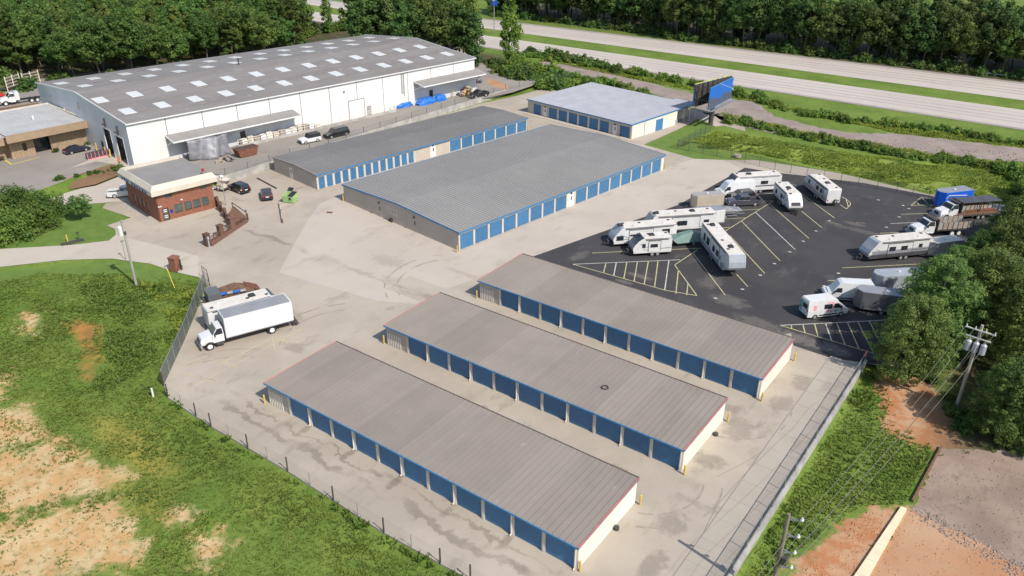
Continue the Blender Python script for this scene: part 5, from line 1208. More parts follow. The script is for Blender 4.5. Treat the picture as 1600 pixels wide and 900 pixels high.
# cluttered trailer beyond the motorhome
pl = (-23.17, 12.48)+(math.radians(250.4),)
t = thing('utility_trailer', 'dark flat trailer loaded with blue sheets and brown scrap behind the motorhome', 'trailer', pl[:2], pl[2])
part(t, 'deck', MB().box((-3.6,-1.1,.6),(3.4,1.1,.75)), M['dark_steel'])
part(t, 'front_box', MB().box((1.6,-1.1,.75),(3.3,1.1,1.9)), M['trailer_charcoal'], .05)
part(t, 'slatted_load', MB().prism([(-2.8,.8),(1.5,.8),(1.5,1.7),(-.6,1.95),(-2.8,1.2)], .75), M['wood_brown'], .04)
for k in range(4): part(t, 'sheet', MB().box((-1.6+k*.85,.72,1.2+k*.07),(-.85+k*.85,1.08,1.42+k*.07)), M['tarp_blue' if k % 2 else 'rv_silver'], .02)
for k in range(5): part(t, 'scrap_bar', MB().bar((-3.5,-.9+k*.4,.8),(-1.8,-.7+k*.35,1.7),.12,.12), M['rust'])
axles(t, (-.8,.1), 1.1, .36, .22); part(t, 'tow_hitch', MB().bar((3.4,0,.6),(4.6,0,.55),.14,.14), M['dark_steel'])

# cars by the office
sedan((-97.74, 31.11, 1.525)+(YZ,), 'dark navy sedan in front of the low tan office', 'car_navy')
suv((-56.78, 38.62, 3.085), 'black sport utility car with white plate on the office forecourt', 'car_black', 4.7, 1.7)
suv((-50.30, 39.61, 2.544), 'dark maroon car seen from behind between the black car and the green dumpster', 'car_maroon', 4.3, 1.65)
pickup((-70.50, 25.19, 0.938), 'white pickup truck with open bed half hidden behind the brick office', 'car_white')
suv((-66.72, 63.81, -1.824)+(YZ,), 'white off road car with black soft top beside the warehouse dock', 'car_white', 4.5, 1.85, boxy=True, roof='black_plastic')
suv((-65.50, 70.11, -1.730)+(YZ,), 'large black sport utility car behind the white off road car', 'car_black', 5.5, 1.9)
pickup((-63.20, 115.85, -1.771)+(YZ,), 'black pickup truck beside the scrap load at the warehouse end', 'car_black', 5.4, crew=False)
sd_ = single('motorboat', MB().prism([(-1.6,.45),(1.4,.4),(2.1,.95),(-1.6,1.0)], lin(.4,.5,1.0,.8)).prism([(-1.2,1.0),(.8,1.0),(.2,1.4),(-1.0,1.35)], .55), M['rv_roof'], 'small boat under a pale cover beside the brick office', 'boat', (-62.88, 38.88)+(0,), .4, bevel=.06)
t = thing('utility_trailer', 'small dark trailer with pale side panels behind the brick office', 'trailer', (-59.65, 37.10), .2)
part(t, 'deck', MB().box((-1.3,-.8,.45),(1.3,.8,.6)), M['dark_steel']); part(t, 'load', MB().prism([(-1.0,.6),(1.0,.6),(.5,1.2),(-.7,1.1)], .55), M['trailer_tan'], .08)
for k in range(3): part(t, 'panel', MB().box((-1.1+k*.8,-.86,.5),(-.6+k*.8,-.8,.9)), M['white_paint'])
axles(t, (0,), .9, .3, .2)
t = thing('street_lamp', 'slim pale lamp post with white head beside the entrance ramp', 'lamp post', (-52.71, 32.86))
part(t, 'pole', MB().cyl((0,0,0),(0,0,5.2),.07,.05,8), M['steel']); part(t, 'lamp_head', MB().box((-.25,-.3,5.15),(.25,.3,5.4)), M['white_paint'], .04)

# dumpsters
t = thing('dumpster', 'lime green dumpster with black lids flung open beside the concrete pad', 'dumpster', (-45.43, 40.77), math.radians(20))
part(t, 'body', MB().add([(-1.0,-.8,.12),(1.0,-.8,.12),(1.0,.75,.12),(-1.0,.75,.12),(-1.05,-.95,1.25),(1.05,-.95,1.25),(1.05,.9,1.55),(-1.05,.9,1.55),(-.98,-.86,1.25),(.98,-.86,1.25),(.98,.82,1.55),(-.98,.82,1.55),(-.9,-.7,.3),(.9,-.7,.3),(.9,.65,.3),(-.9,.65,.3)],
    [(3,2,1,0),(0,1,5,4),(1,2,6,5),(2,3,7,6),(3,0,4,7),(4,5,9,8),(5,6,10,9),(6,7,11,10),(7,4,8,11),(8,9,13,12),(9,10,14,13),(10,11,15,14),(11,8,12,15),(12,13,14,15)]), M['dumpster_green'])
part(t, 'lid', MB().add([(-1.0,.9,1.56),(0,.9,1.56),(0,1.6,1.95),(-1.0,1.6,1.95),(-1.0,.9,1.61),(0,.9,1.61),(0,1.6,2.0),(-1.0,1.6,2.0)], [(3,2,1,0),(4,5,6,7),(0,1,5,4),(1,2,6,5),(2,3,7,6),(3,0,4,7)]), M['black_plastic'])
part(t, 'lid', MB().add([(.03,-.9,1.28),(1.0,-.9,1.28),(1.0,.9,1.58),(.03,.9,1.58),(.03,-.9,1.33),(1.0,-.9,1.33),(1.0,.9,1.63),(.03,.9,1.63)], [(3,2,1,0),(4,5,6,7),(0,1,5,4),(1,2,6,5),(2,3,7,6),(3,0,4,7)]), M['black_plastic'])
for s in (-1,1): part(t, 'fork_pocket', MB().box((s*1.05,-.6,.7),(s*1.17,.6,.95)), M['dumpster_green'])
part(t, 'label_plate', MB().box((.3,-.97,.7),(.65,-.9,1.1)), M['black_plastic'])
t = thing('dumpster', 'rusty brown dumpster beside the warehouse dock', 'dumpster', (-69.61, 50.13)+(YZ,), WAZ)
part(t, 'body', MB().prism([(-1.7,.1),(1.7,.1),(2.2,1.6),(-2.2,1.6)], 1.05), M['rust'], .03)
part(t, 'rim', MB().box((-2.3,-1.12,1.6),(2.3,-.95,1.72)).box((-2.3,.95,1.6),(2.3,1.12,1.72)).box((-2.3,-.95,1.6),(-2.1,.95,1.72)).box((2.1,-.95,1.6),(2.3,.95,1.72)), M['rust'])
part(t, 'inside', MB().box((-2.08,-.94,1.6),(2.08,.94,1.63)), M['dark_steel'])

# trailers without windows in the asphalt lot
def enclosed(pl, label, L, H, W, m, roof, wheels=(-.5,.4), rear=None, vnose=True, grp=None):
    t = thing('cargo_trailer', label, 'cargo trailer', pl[:2], pl[2], grp)
    h = L/2
    if vnose: part(t, 'body', MB().slab([(-h,-W/2),(h-.7,-W/2),(h,-.35),(h,.35),(h-.7,W/2),(-h,W/2)], .5, H), M[m], .04)
    else: part(t, 'body', MB().box((-h,-W/2,.5),(h,W/2,H)), M[m], .04)
    part(t, 'roof', MB().slab([(-h+.05,-W/2+.04),(h-.74,-W/2+.04),(h-.08,-.33),(h-.08,.33),(h-.74,W/2-.04),(-h+.05,W/2-.04)] if vnose else [(-h+.05,-W/2+.04),(h-.05,-W/2+.04),(h-.05,W/2-.04),(-h+.05,W/2-.04)], H-.01, H+.035), M[roof])
    for s in (-1,1):
        part(t, 'fender', MB().box((wheels[0]-.45,s*W/2,.62),(wheels[-1]+.45,s*(W/2+.16),.78)), M['steel'])
        part(t, 'skirt_trim', MB().box((-h,s*W/2,.5),(h-.75,s*(W/2+.012),.68)), M['steel'])
        part(t, 'corner_post', MB().box((-h-.01,s*(W/2-.06),.5),(-h+.08,s*(W/2+.013),H)), M['steel'])
    part(t, 'rear_door', MB().box((-h-.03,-W/2+.12,.62),(-h,W/2-.12,H-.15)), M[rear or m])
    part(t, 'roof_vent', MB().box((-.3,-.2,H+.03),(.15,.25,H+.14)), M['rv_white'], .02)
    axles(t, wheels, W/2+.14, .33, .2)
    part(t, 'tow_hitch', MB().bar((h-.3,-.6,.45),(h+1.1,0,.45),.1,.1).bar((h-.3,.6,.45),(h+1.1,0,.45),.1,.1), M['dark_steel'])
    return t
enclosed((16.16, 74.79, -2.234), 'white cargo trailer with slate grey roof behind the long white trailer with black edge trim', 6.4, 2.75, 2.2, 'rv_white', 'rv_grey', vnose=False)
enclosed((13.19, 82.33, -2.320), 'tan sided cargo trailer with grey roof beside the dark pickup', 5.6, 2.55, 2.1, 'trailer_tan', 'rv_taupe')
enclosed((47.38, 61.66, -2.780), 'charcoal grey enclosed trailer under the pine edge, beside the white van without graphics', 7.5, 2.9, 2.3, 'trailer_charcoal', 'rv_grey')
enclosed((47.15, 68.77, -2.381), 'silver grey enclosed trailer with pale roof half under the pines', 7.0, 2.9, 2.3, 'rv_silver', 'rv_silver')
enclosed((49.80, 85.63, -2.236), 'pale grey cargo trailer almost hidden behind pine branches', 5.5, 2.6, 2.2, 'box_grey', 'rv_roof')
pl = (46.95, 109.34, -2.213)
t = enclosed(pl, 'bright blue cargo trailer with grey roof by the back fence', 6.6, 3.0, 2.4, 'trailer_blue', 'rv_grey')
for s in (-1,1): part(t, 'graphic', MB().bar((-1.9,s*1.212,2.2),(2.0,s*1.212,2.5),.016,.12).bar((2.0,s*1.212,2.5),(2.4,s*1.212,1.9),.016,.1), M['white_paint'])
pl = (50.90, 105.81, -2.315)
t = thing('flatbed_trailer', 'long trailer with dark flat roof on posts beside the blue cargo trailer', 'trailer', pl[:2], pl[2])
part(t, 'deck', MB().box((-4,-1.2,.7),(4,1.2,.95)), M['dark_steel']); part(t, 'canopy_roof', MB().box((-4,-1.3,3.1),(3.4,1.3,3.22)), M['rv_dark'], .03)
for x in (-3.8,-.3,3.2):
    for s in (-1,1): part(t, 'post', MB().box((x,s*1.15-.06,.95),(x+.12,s*1.15+.06,3.1)), M['dark_steel'])
part(t, 'load', MB().box((-3.4,-.9,.95),(2.6,.9,1.7)), M['rust'], .05); part(t, 'side_board', MB().box((-4,-1.22,.95),(4,-1.18,1.35)).box((-4,1.18,.95),(4,1.22,1.35)), M['wood_brown'])
axles(t, (-1.2,-.3), 1.2, .36, .22)

van((14.76, 91.13, -2.301), 'plain white cargo van with its nose towards the concrete aisle, beside the dark pickup', 6.9, 2.75)
van((42.45, 62.27, -2.626), 'plain white high roof cargo van behind the van with pink graphics', 6.2, 2.75)
van((41.31, 55.89, 0.874), 'white van with pink and teal graphics and a black side window, by the hatched lines', 5.9, 2.7, graphic=True)
pickup((17.88, 87.49, -2.371), 'dark grey crew cab pickup with red taillights beside the tan sided trailer', 'car_grey', 5.9)
suv((16.34, 90.25, -2.255), 'black car squeezed between the dark pickup and the white van', 'car_black', 4.6, 1.55)
# boats
pl = (17.54, 80.21, 0.802)
t = thing('motorboat', 'bare aluminium boat on a tandem trailer, next to the white trailer with slate roof', 'boat', pl[:2], pl[2])
part(t, 'hull', MB().prism([(-2.4,.75),(1.6,.7),(2.7,1.35),(-2.4,1.4)], lin(.7,.55,1.4,.95)), M['rv_silver'], .05)
part(t, 'boat_cover', MB().prism([(-2.3,1.4),(2.4,1.38),(1.2,1.6),(.2,1.9),(-1.6,1.75)], lin(1.38,.9,1.9,.3)), M['tarp_grey'], .05)
part(t, 'outboard_motor', MB().box((-2.85,-.18,.9),(-2.45,.18,1.75)), M['light_red'], .05)
part(t, 'trailer_frame', MB().box((-2.2,-.75,.42),(1.9,-.65,.55)).box((-2.2,.65,.42),(1.9,.75,.55)).bar((1.9,0,.5),(3.5,0,.5),.1,.1), M['steel'])
axles(t, (-1.0,-.2), .98, .32, .2)
pl = (17.33, 66.34, -2.245)
t = thing('motorboat', 'boat wrapped in a grey green cover behind the smallest white trailer', 'boat', pl[:2], pl[2])
part(t, 'boat_cover', MB().prism([(-2.6,.6),(2.3,.55),(3.0,1.15),(1.4,1.75),(-.3,2.05),(-2.4,1.6),(-2.8,1.1)], lin(.6,1.15,2.05,.45)), M['cover_green'], .12, seg=3)
part(t, 'trailer_frame', MB().box((-2.2,-.75,.35),(2.0,-.65,.5)).box((-2.2,.65,.35),(2.0,.75,.5)).bar((2.0,0,.45),(3.6,0,.45),.1,.1), M['steel'])
axles(t, (-.5,), 1.05, .32, .2)

def stake_truck(pl, label, z=0.0, paint='car_white', load=None, posts=True, sleeper=False, body=True):
    t = thing('stake_truck', label, 'truck', pl[:2]+(z,), pl[2])
    part(t, 'chassis', MB().box((-5.0,-.45,.75),(4.6,.45,1.05)), M['black_plastic'])
    part(t, 'hood', MB().prism([(2.9,.9),(4.6,.85),(4.65,1.3),(4.4,1.72),(2.95,1.98)], lin(.85,1.05,1.98,.8)), M[paint], .09, seg=3)
    part(t, 'cab_body', MB().prism([(1.35,.85),(3.05,.85),(3.05,1.9),(1.35,1.9)], 1.12), M[paint], .04)
    cabin(t, (1.35,1.88), (1.42,2.72), (2.35,2.72), (3.05,1.88), 1.12, .95, paint, (), rear=False)
    part(t, 'grille', MB().box((4.56,-.5,1.0),(4.68,.5,1.5)), M['dark_steel'])
    part(t, 'bumper', MB().box((4.6,-1.2,.5),(4.95,1.2,.9)), M['steel'], .03)
    for s in (-1,1):
        part(t, 'fender', MB().prism([(2.85,.85),(3.0,1.2),(3.35,1.42),(3.85,1.42),(4.25,1.2),(4.4,.85),(4.2,.85),(4.05,1.1),(3.6,1.22),(3.2,1.1),(3.05,.85)], .18, y=s*1.04), M[paint], .02)
        part(t, 'mirror', MB().box((2.75,s*1.15,1.85),(2.85,s*1.42,2.3)), M['black_plastic'])
        part(t, 'fuel_tank', MB().cyl((1.5,s*.9,.75),(2.6,s*.9,.75),.28,n=10), M['steel'])
        part(t, 'headlight', MB().box((4.5,s*.85-.15,1.15),(4.62,s*.85+.15,1.35)), M['white_paint'])
    axles(t, (-3.1,-1.9,3.65), 1.18, .5, .34, 'white_paint')
    if body:
        part(t, 'bed_floor', MB().box((-5.2,-1.25,1.1),(1.0,1.25,1.3)), M['dark_steel'])
        part(t, 'headboard', MB().box((.92,-1.25,1.3),(1.08,1.25,3.0)).box((.9,-1.25,3.0),(1.9,1.25,3.08)), M['dark_steel'])
        for s in (-1,1):
            for k in range(7): part(t, 'side_panel', MB().box((-5.1+k*.88,s*1.2,1.35),(-4.3+k*.88,s*1.26,2.45)), M['wood_grey' if k % 3 else 'rv_taupe'])
            for k in range(8): part(t, 'stake', MB().box((-5.2+k*.88,s*1.19,1.3),(-5.1+k*.88,s*1.3,2.55)), M['dark_steel'])
        if load: part(t, 'load', MB().prism([(-5.0,1.3),(.8,1.3),(.8,2.7),(-1.5,3.0),(-4.6,2.4)], 1.1), M[load], .1)
    return t
stake_truck((47.66, 93.97, -2.339), 'white stake bed truck with grey slatted sides, nose out from the pines', load=None)
stake_truck((49.09, 104.46, -2.255), 'white truck with a rusty load behind the slatted stake bed truck', load='rust')
# logging trucks at the far left behind the tan office
for (a, lab, pt) in (((-145.85, 43.23, -1.831), 'white tractor truck with timber stake trailer behind the low tan office', 'car_white'), ((-152.41, 37.50, 1.490), 'red truck nose at the left edge of the picture', 'car_red')):
    t = stake_truck((a[0],a[1],a[2]), lab, YZ, pt, body=False)
    if pt == 'car_white':
        part(t, 'sleeper', MB().box((.5,-1.1,1.0),(1.34,1.1,2.9)), M['car_white'], .05)
for (p, q, lab) in (((-160.39, 46.34), (-162.62, 50.83), 'timber stake rack standing left of the white tractor truck'), ((-161.39, 50.90), (-162.43, 55.63), 'timber stake rack beside the far warehouse corner')):
    t = thing('timber_rack', lab, 'rack', p+(YZ,), math.atan2(q[1]-p[1], q[0]-p[0]), 'timber stake racks in the truck yard')
    L_ = math.hypot(q[0]-p[0], q[1]-p[1])
    for k in range(4): part(t, 'slat', MB().box((0,0,.8+k*.75),(L_,.12,1.15+k*.75)), M['wood_grey'])
    for k in range(3): part(t, 'stake', MB().box((k*(L_-.2)/2,-.12,0),(k*(L_-.2)/2+.2,0,3.7)), M['cream_wall'])
    part(t, 'deck', MB().box((0,.12,.3),(L_,2.4,.6)), M['dark_steel'])

# dock clutter: pallets, tarps, scrap
def pallet(p, z, label, m, rz, stack=3, grp='pallets stacked on the warehouse dock'):
    t = thing('pallet_stack', label, 'pallets', p+(z,), rz, grp)
    for k in range(stack):
        part(t, 'pallet', cached(('pal', m), lambda: [MB().box((-.55,-.5,.1),(.55,.5,.15))] and (lambda b: [b.box((-.55,-.5+i*.24,.1),(.55,-.36+i*.24,.14)) for i in range(5)] and [b.box((-.55,y,0),(.55,y+.1,.1)) for y in (-.5,-.05,.4)] and b.build('pallet', M[m]))(MB())), None, loc=(RND.uniform(-.05,.05),RND.uniform(-.05,.05),k*.16), rot=(0,0,RND.uniform(-.08,.08)))
    return t
i = 0
for k in range(13):
    u_ = wu((-77.46, 54.35)) + k*1.45
    m_ = ('cream_wall','wood_grey','stucco_cream')[k % 3]
    pallet(wpt(u_, -1.25), YZ+.02, 'pale pallet under a wrapped crate on the warehouse dock', m_, WAZ+RND.uniform(-.2,.2), 1).scale = (1.15,1.15,1.1)
    t = single('wrapped_crate', MB().box((-.6,-.5,0),(.6,.5,RND.uniform(1.0,1.5))), M[('cream_wall','stucco_cream','wood_grey','white_paint')[k % 4]], 'pale wrapped crate standing on the warehouse dock under the canopy', 'crate', wpt(u_, -1.25)+(YZ+.2,), WAZ+RND.uniform(-.2,.2), 'wrapped crates on the warehouse dock', .04)
t = single('steel_drum_rack', MB().box((-.9,-.5,0),(.9,.5,1.1)).box((-1.0,-.6,1.1),(1.0,.6,1.2)), M['yellow_paint'], 'yellow brown crate among the pallets on the warehouse dock', 'crate', wpt(wu((-77.17, 61.60)),-.9)+(YZ,), WAZ, bevel=.02)
# grey tarp hung over the dock front
mb = MB(); N = 26; c0 = (-75.23, 41.19); c1 = (-73.11, 48.97); vs = []; rr = random.Random(3)
for j in range(9):
    for i in range(N):
        f = i/(N-1); zz = 4.0*(1-j/8)
        x = c0[0]+(c1[0]-c0[0])*f; y = c0[1]+(c1[1]-c0[1])*f
        o = .35*math.sin(f*11+j*.3)+.14*math.sin(f*27+1+j*.5)+rr.uniform(-.12,.12)+.09*j*math.sin(f*3.1)*2.2
        vs.append((x+o*math.sin(WAZ)*1.0, y-o*math.cos(WAZ), YZ+.05+zz+rr.uniform(-.05,.05)))
mb.add(vs, [(j*N+i, j*N+i+1, (j+1)*N+i+1, (j+1)*N+i) for j in range(8) for i in range(N-1)], 0, True)
tp = single('hanging_tarp', mb, M['tarp_grey'], 'creased grey tarpaulin hanging below the canopy of the warehouse dock', 'tarp')
sm = tp.modifiers.new('thickness', 'SOLIDIFY'); sm.thickness = .03
def lump(name, label, cat, p, z, sx, sy, sz, m, rz, seed, grp=None):
    r = random.Random(seed); mb = MB(); nu, nv = 12, 6; vs = []
    for j in range(nv+1):
        ph = PI/2*j/nv
        for i in range(nu):
            a = 2*PI*i/nu; k = r.uniform(.82,1.12)
            sq = 1/max(abs(math.cos(a)), abs(math.sin(a)))**.6
            vs.append((sx*math.cos(a)*math.cos(ph)**.5*k*sq*.8, sy*math.sin(a)*math.cos(ph)**.5*k*sq*.8, sz*math.sin(ph)**.8*r.uniform(.85,1.1)))
    mb.add(vs, [(j*nu+i, j*nu+(i+1)%nu, (j+1)*nu+(i+1)%nu, (j+1)*nu+i) for j in range(nv) for i in range(nu)])
    return single(name, mb, M[m], label, cat, p+(z,), rz, grp)
lump('covered_pile', 'blue tarpaulin over a low pile, left one along the warehouse wall', 'tarp', (-71.40, 96.90), YZ, 3.2, 1.1, 1.2, 'tarp_blue', WAZ, 1)
lump('covered_pile', 'largest blue tarpaulin pile beside the shaded warehouse canopy', 'tarp', (-69.11, 102.63), YZ, 3.6, 1.4, 1.5, 'tarp_blue', WAZ, 2)
lump('covered_pile', 'blue tarpaulin pile nearest the shaded dock door', 'tarp', (-68.50, 107.17), YZ, 2.2, 1.2, 1.5, 'tarp_blue', WAZ, 3)
def scrap(name, label, p, z, n, sx, sy, sz, mats, rz, seed):
    r = random.Random(seed); t = thing(name, label, 'scrap pile', p+(z,), rz)
    for k in range(n):
        x, y = r.gauss(0,sx*.4), r.gauss(0,sy*.4); h = sz*max(.15, 1-abs(x)/sx-abs(y)/sy*.6)
        b = MB().box((-r.uniform(.2,.7),-r.uniform(.1,.5),0),(r.uniform(.2,.7),r.uniform(.1,.5),r.uniform(.15,.5)))
        part(t, 'scrap_piece', b, M[r.choice(mats)], loc=(x,y,r.uniform(0,h)), rot=(r.uniform(-.5,.5),r.uniform(-.5,.5),r.uniform(0,3)))
    return t
scrap('pallet_heap', 'heap of reddish crates between the blue tarpaulins and the shaded wall', (-72.65, 108.05), YZ, 16, 3.0, 1.0, 1.6, ['wood_grey','trailer_tan','rust'], WAZ, 5)
scrap('pallet_heap', 'pale heap of pallets between two blue tarpaulins', (-72.36, 100.88), YZ, 12, 1.6, .9, 1.6, ['wood_grey','cream_wall'], WAZ, 6)
scrap('pallet_heap', 'small grey heap left of the first blue tarpaulin', (-72.13, 93.27), YZ, 8, 1.1, .6, 1.2, ['wood_grey','rv_taupe'], WAZ, 7)
scrap('scrap_pile', 'mixed brown scrap heap beside the black pickup', (-67.16, 115.82), YZ, 30, 2.8, 1.8, 2.4, ['wood_grey','rust','dark_steel','trailer_tan','yellow_paint'], WAZ, 8)
scrap('scrap_pile', 'dark scrap heap at the far end of the warehouse', (-73.24, 128.50), YZ, 18, 1.8, 1.2, 1.8, ['dark_steel','rust','dark_steel','steel'], WAZ, 9)
scrap('scrap_pile', 'low heap of broken boards under the hanging grey tarpaulin', (-70.15, 45.63), YZ, 16, 2.0, .9, .9, ['wood_grey','dark_steel','rv_taupe'], WAZ, 10)
t = thing('barrier_stack', 'row of red and white barrier boards beside the navy sedan', 'barriers', (-91.35, 31.70)+(YZ,), TAZ)
for k in range(6): part(t, 'board', MB().box((-1.9+k*.72,-.5,.25),(-1.35+k*.72,.5,1.2)), M['rv_dark']); part(t, 'foot', MB().box((-1.98+k*.72,-.6,0),(-1.3+k*.72,-.45,.18)).box((-1.98+k*.72,-.56,.18),(-1.9+k*.72,-.46,1.3)), M['graphic_pink'])

def cone(p, z, label):
    single('traffic_cone', MB().box((-.2,-.2,0),(.2,.2,.04)).cyl((0,0,.04),(0,0,.75),.17,.04,10), M['cone_orange'], label, 'traffic cone', p+(z,))
cone((48.59, 48.67), .02, 'orange traffic cone at the asphalt corner beside the pines'); cone((-86.28, 33.11), YZ, 'orange traffic cone beside the dock door of the warehouse')

# ------------------------------------------------------------------ bollards, poles, wires, fences
bm_ = MB().cyl((0,0,0),(0,0,1.12),.1,n=10).cyl((0,0,1.12),(0,0,1.17),.1,.04,10).build('bollard', M['yellow_paint'])
for p, lab in (((-0.32, -0.35),'left end corner of the nearest storage row'),((38.95, 0.04),'right end front corner of the nearest storage row'),((39.18, 9.90),'right end back corner of the nearest storage row'),
    ((1.05, 16.23),'left end corner of the middle storage row'),((40.60, 16.05),'right end front corner of the middle storage row'),((40.60, 26.45),'right end back corner of the middle storage row'),
    ((2.66, 32.21),'left end corner of the third storage row'),((42.09, 32.16),'right end front corner of the third storage row'),((42.19, 42.41),'right end back corner of the third storage row'),
    ((-8.87, 41.98),'front corner of the largest storage building'),((-38.43, 46.55),'left back corner of the largest storage building'),((-1.69, 96.59),'far right corner of the largest storage building'),((-38.44, 102.48),'far end of the long narrow storage building'),((-16.81, 110.54),'near corner of the pale roofed building')):
    tag(link('bollard', bm_, None, p+(0,)), 'yellow steel bollard at the ' + lab, 'bollard', 'yellow bollards at building corners')
for p, lab in (((-95.07, 33.75),'beside the first dock door of the warehouse'),((-91.14, 33.40),'between the two warehouse dock doors'),((-89.07, 33.21),'left of the second warehouse dock door'),((-84.44, 32.57),'at the white corner of the warehouse'),((-68.11, 111.64),'under the canopy at the warehouse end')):
    o = tag(link('bollard', bm_, None, p+(YZ,)), 'bright yellow bollard ' + lab, 'bollard', 'bright yellow bollards at the warehouse'); o.scale = (1.3,1.3,1.5)
tag(link('bollard', bm_, None, (-58.93, 8.82)+(-.02,)), 'yellow post standing on the lawn edge beside the driveway', 'post')
single('keypad_stand', MB().box((-2.6,-.5,0),(.6,.5,.1)).box((-.05,-.05,.1),(.05,.05,1.2)).box((-.2,-.1,1.2),(.2,.1,1.45)), M['dark_steel'], 'dark keypad post on a small slab beside the driveway', 'keypad', (-57.89, 10.07)+(0,), math.radians(78))

def wire(name, pts, label, r=.012, sag=.5, n=10, m='wire_grey', parent=None):
    mb = MB()
    for a, b in zip(pts[:-1], pts[1:]):
        a = Vector(a); b = Vector(b); q = [a.lerp(b, k/n) - Vector((0,0,sag*4*(k/n)*(1-k/n))) for k in range(n+1)]
        for u_, v_ in zip(q[:-1], q[1:]): mb.cyl(u_, v_, r, n=4, caps=False)
    return single(name, mb, M[m], label, 'wire', group='overhead wires along the right edge')
# pole beside the driveway
t = thing('utility_pole', 'wooden utility pole with one white transformer beside the driveway', 'utility pole', (-37.09, 6.99)+(-.3,))
part(t, 'pole', MB().cyl((0,0,0),(0,0,9.9),.19,.13,10), M['pole_grey']); part(t, 'transformer', MB().cyl((-.52,-.15,7.6),(-.52,-.15,8.8),.36,n=12).cyl((-.52,-.15,8.8),(-.52,-.15,8.95),.36,.2,12), M['white_paint'])
part(t, 'bracket', MB().box((-.3,-.08,8.0),(.1,.08,8.15)).box((.1,-.1,7.9),(.35,.1,8.3)), M['dark_steel']); part(t, 'cross_bar', MB().bar((-.5,-.6,9.5),(.3,.8,9.6),.1,.1), M['pole_grey'])
part(t, 'meter_box', MB().box((-.28,-.15,1.2),(-.12,.15,1.75)), M['white_paint'])
single('sign_post', MB().cyl((0,0,0),(0,0,3.2),.05,n=6).box((-.15,-.15,3.1),(.2,.2,3.25)), M['steel'], 'thin grey post with small cap beside the utility pole on the lawn', 'post', (-45.74, 10.58)+(-.2,))
single('guy_marker', MB().bar((0,0,0),(-2.6,.8,2.4),.06,.06), M['yellow_bright'], 'slanting yellow guy wire marker in the tall grass', 'guy wire', (-32.23, 9.72)+(-.3,))
# pole with three transformers by the pines
PR = (59.27, 44.73)
t = thing('utility_pole', 'grey utility pole with crossarms and three pale transformers at the pine edge', 'utility pole', PR+(-.9,))
HT = 10.6
part(t, 'pole', MB().cyl((0,0,0),(0,0,HT),.2,.15,10), M['pole_grey'])
wd = Vector((-.12,-.99,0)); cd = Vector((.99,-.12,0))
for z, hw_ in ((HT-.6,1.45),(HT-1.5,1.2)):
    part(t, 'crossarm', MB().bar(tuple(-cd*hw_+Vector((.0,-.2,z))), tuple(cd*hw_+Vector((0,-.2,z))), .12,.12), M['rv_roof'])
for k in (-1,0,1):
    c_ = cd*(k*.72)+Vector((0,-.42,0)); x, y = c_.x, c_.y
    part(t, 'transformer', MB().cyl((x,y,HT-3.0),(x,y,HT-1.95),.3,n=12).cyl((x,y,HT-1.95),(x,y,HT-1.8),.3,.15,12).cyl((x,y,HT-1.8),(x,y,HT-1.55),.05,n=6), M['rv_silver'])
for k in (-1.35,-.5,.5,1.35): part(t, 'insulator', MB().cyl((cd.x*k,cd.y*k-.2,HT-.54),(cd.x*k,cd.y*k-.2,HT-.25),.06,.04,8), M['white_paint'])
# dark pole at the lower edge
PF = (52.47, 6.35)
t = thing('utility_pole', 'dark timber utility pole with side brackets and white insulators at the bottom edge', 'utility pole', PF+(-.9,))
HF = 9.9
part(t, 'pole', MB().cyl((0,0,0),(0,0,HF),.2,.14,12), M['wood_pole'])
BR = []
for z in (HF-.3,HF-1.9,HF-3.5,HF-5.0):
    part(t, 'bracket', MB().bar((.1,0,z-.2),(.95,.15,z+.05),.08,.08).bar((.1,0,z+.1),(.5,.1,z-.02),.06,.06), M['steel'])
    part(t, 'insulator', MB().cyl((.95,.15,z+.02),(.95,.15,z+.3),.1,.07,8).cyl((.95,.15,z+.12),(.95,.15,z+.16),.14,n=8), M['white_paint'])
    BR.append((PF[0]+.95, PF[1]+.15, z-.9+.3))
part(t, 'equipment_box', MB().box((.2,-.25,HF-4.7),(.6,.25,HF-4.0)), M['dark_steel'], .04)
tops = [(PR[0]+cd.x*k, PR[1]+cd.y*k-.2, HT-1.15) for k in (-1.35,-.5,.5,1.35)]
for k, (a, b) in enumerate(zip(tops, BR)):
    d = Vector(b)-Vector(a); e = Vector(b)+d*1.0
    wire('overhead_wire', [a, b, tuple(e)], ('pale overhead wire nearest the retaining wall','second overhead wire from the retaining wall','third overhead wire from the retaining wall','overhead wire farthest from the retaining wall')[k], .011, .9)
for k in range(4):
    b = BR[k]; e = (b[0]+46, b[1]+9-k*.4, b[2]-.6)
    wire('overhead_wire', [b, e], ('highest wire crossing the orange clay from the dark pole','second wire crossing the orange clay from the dark pole','third wire crossing the orange clay from the dark pole','lowest wire crossing the orange clay from the dark pole')[k], .010, .5)
wire('guy_wire', [(PR[0],PR[1]-.2,HT-3.6),(PF[0]+.2,PF[1],HF-6.2)], 'thick bundled cable below the overhead wires', .024, .8, m='dark_steel')

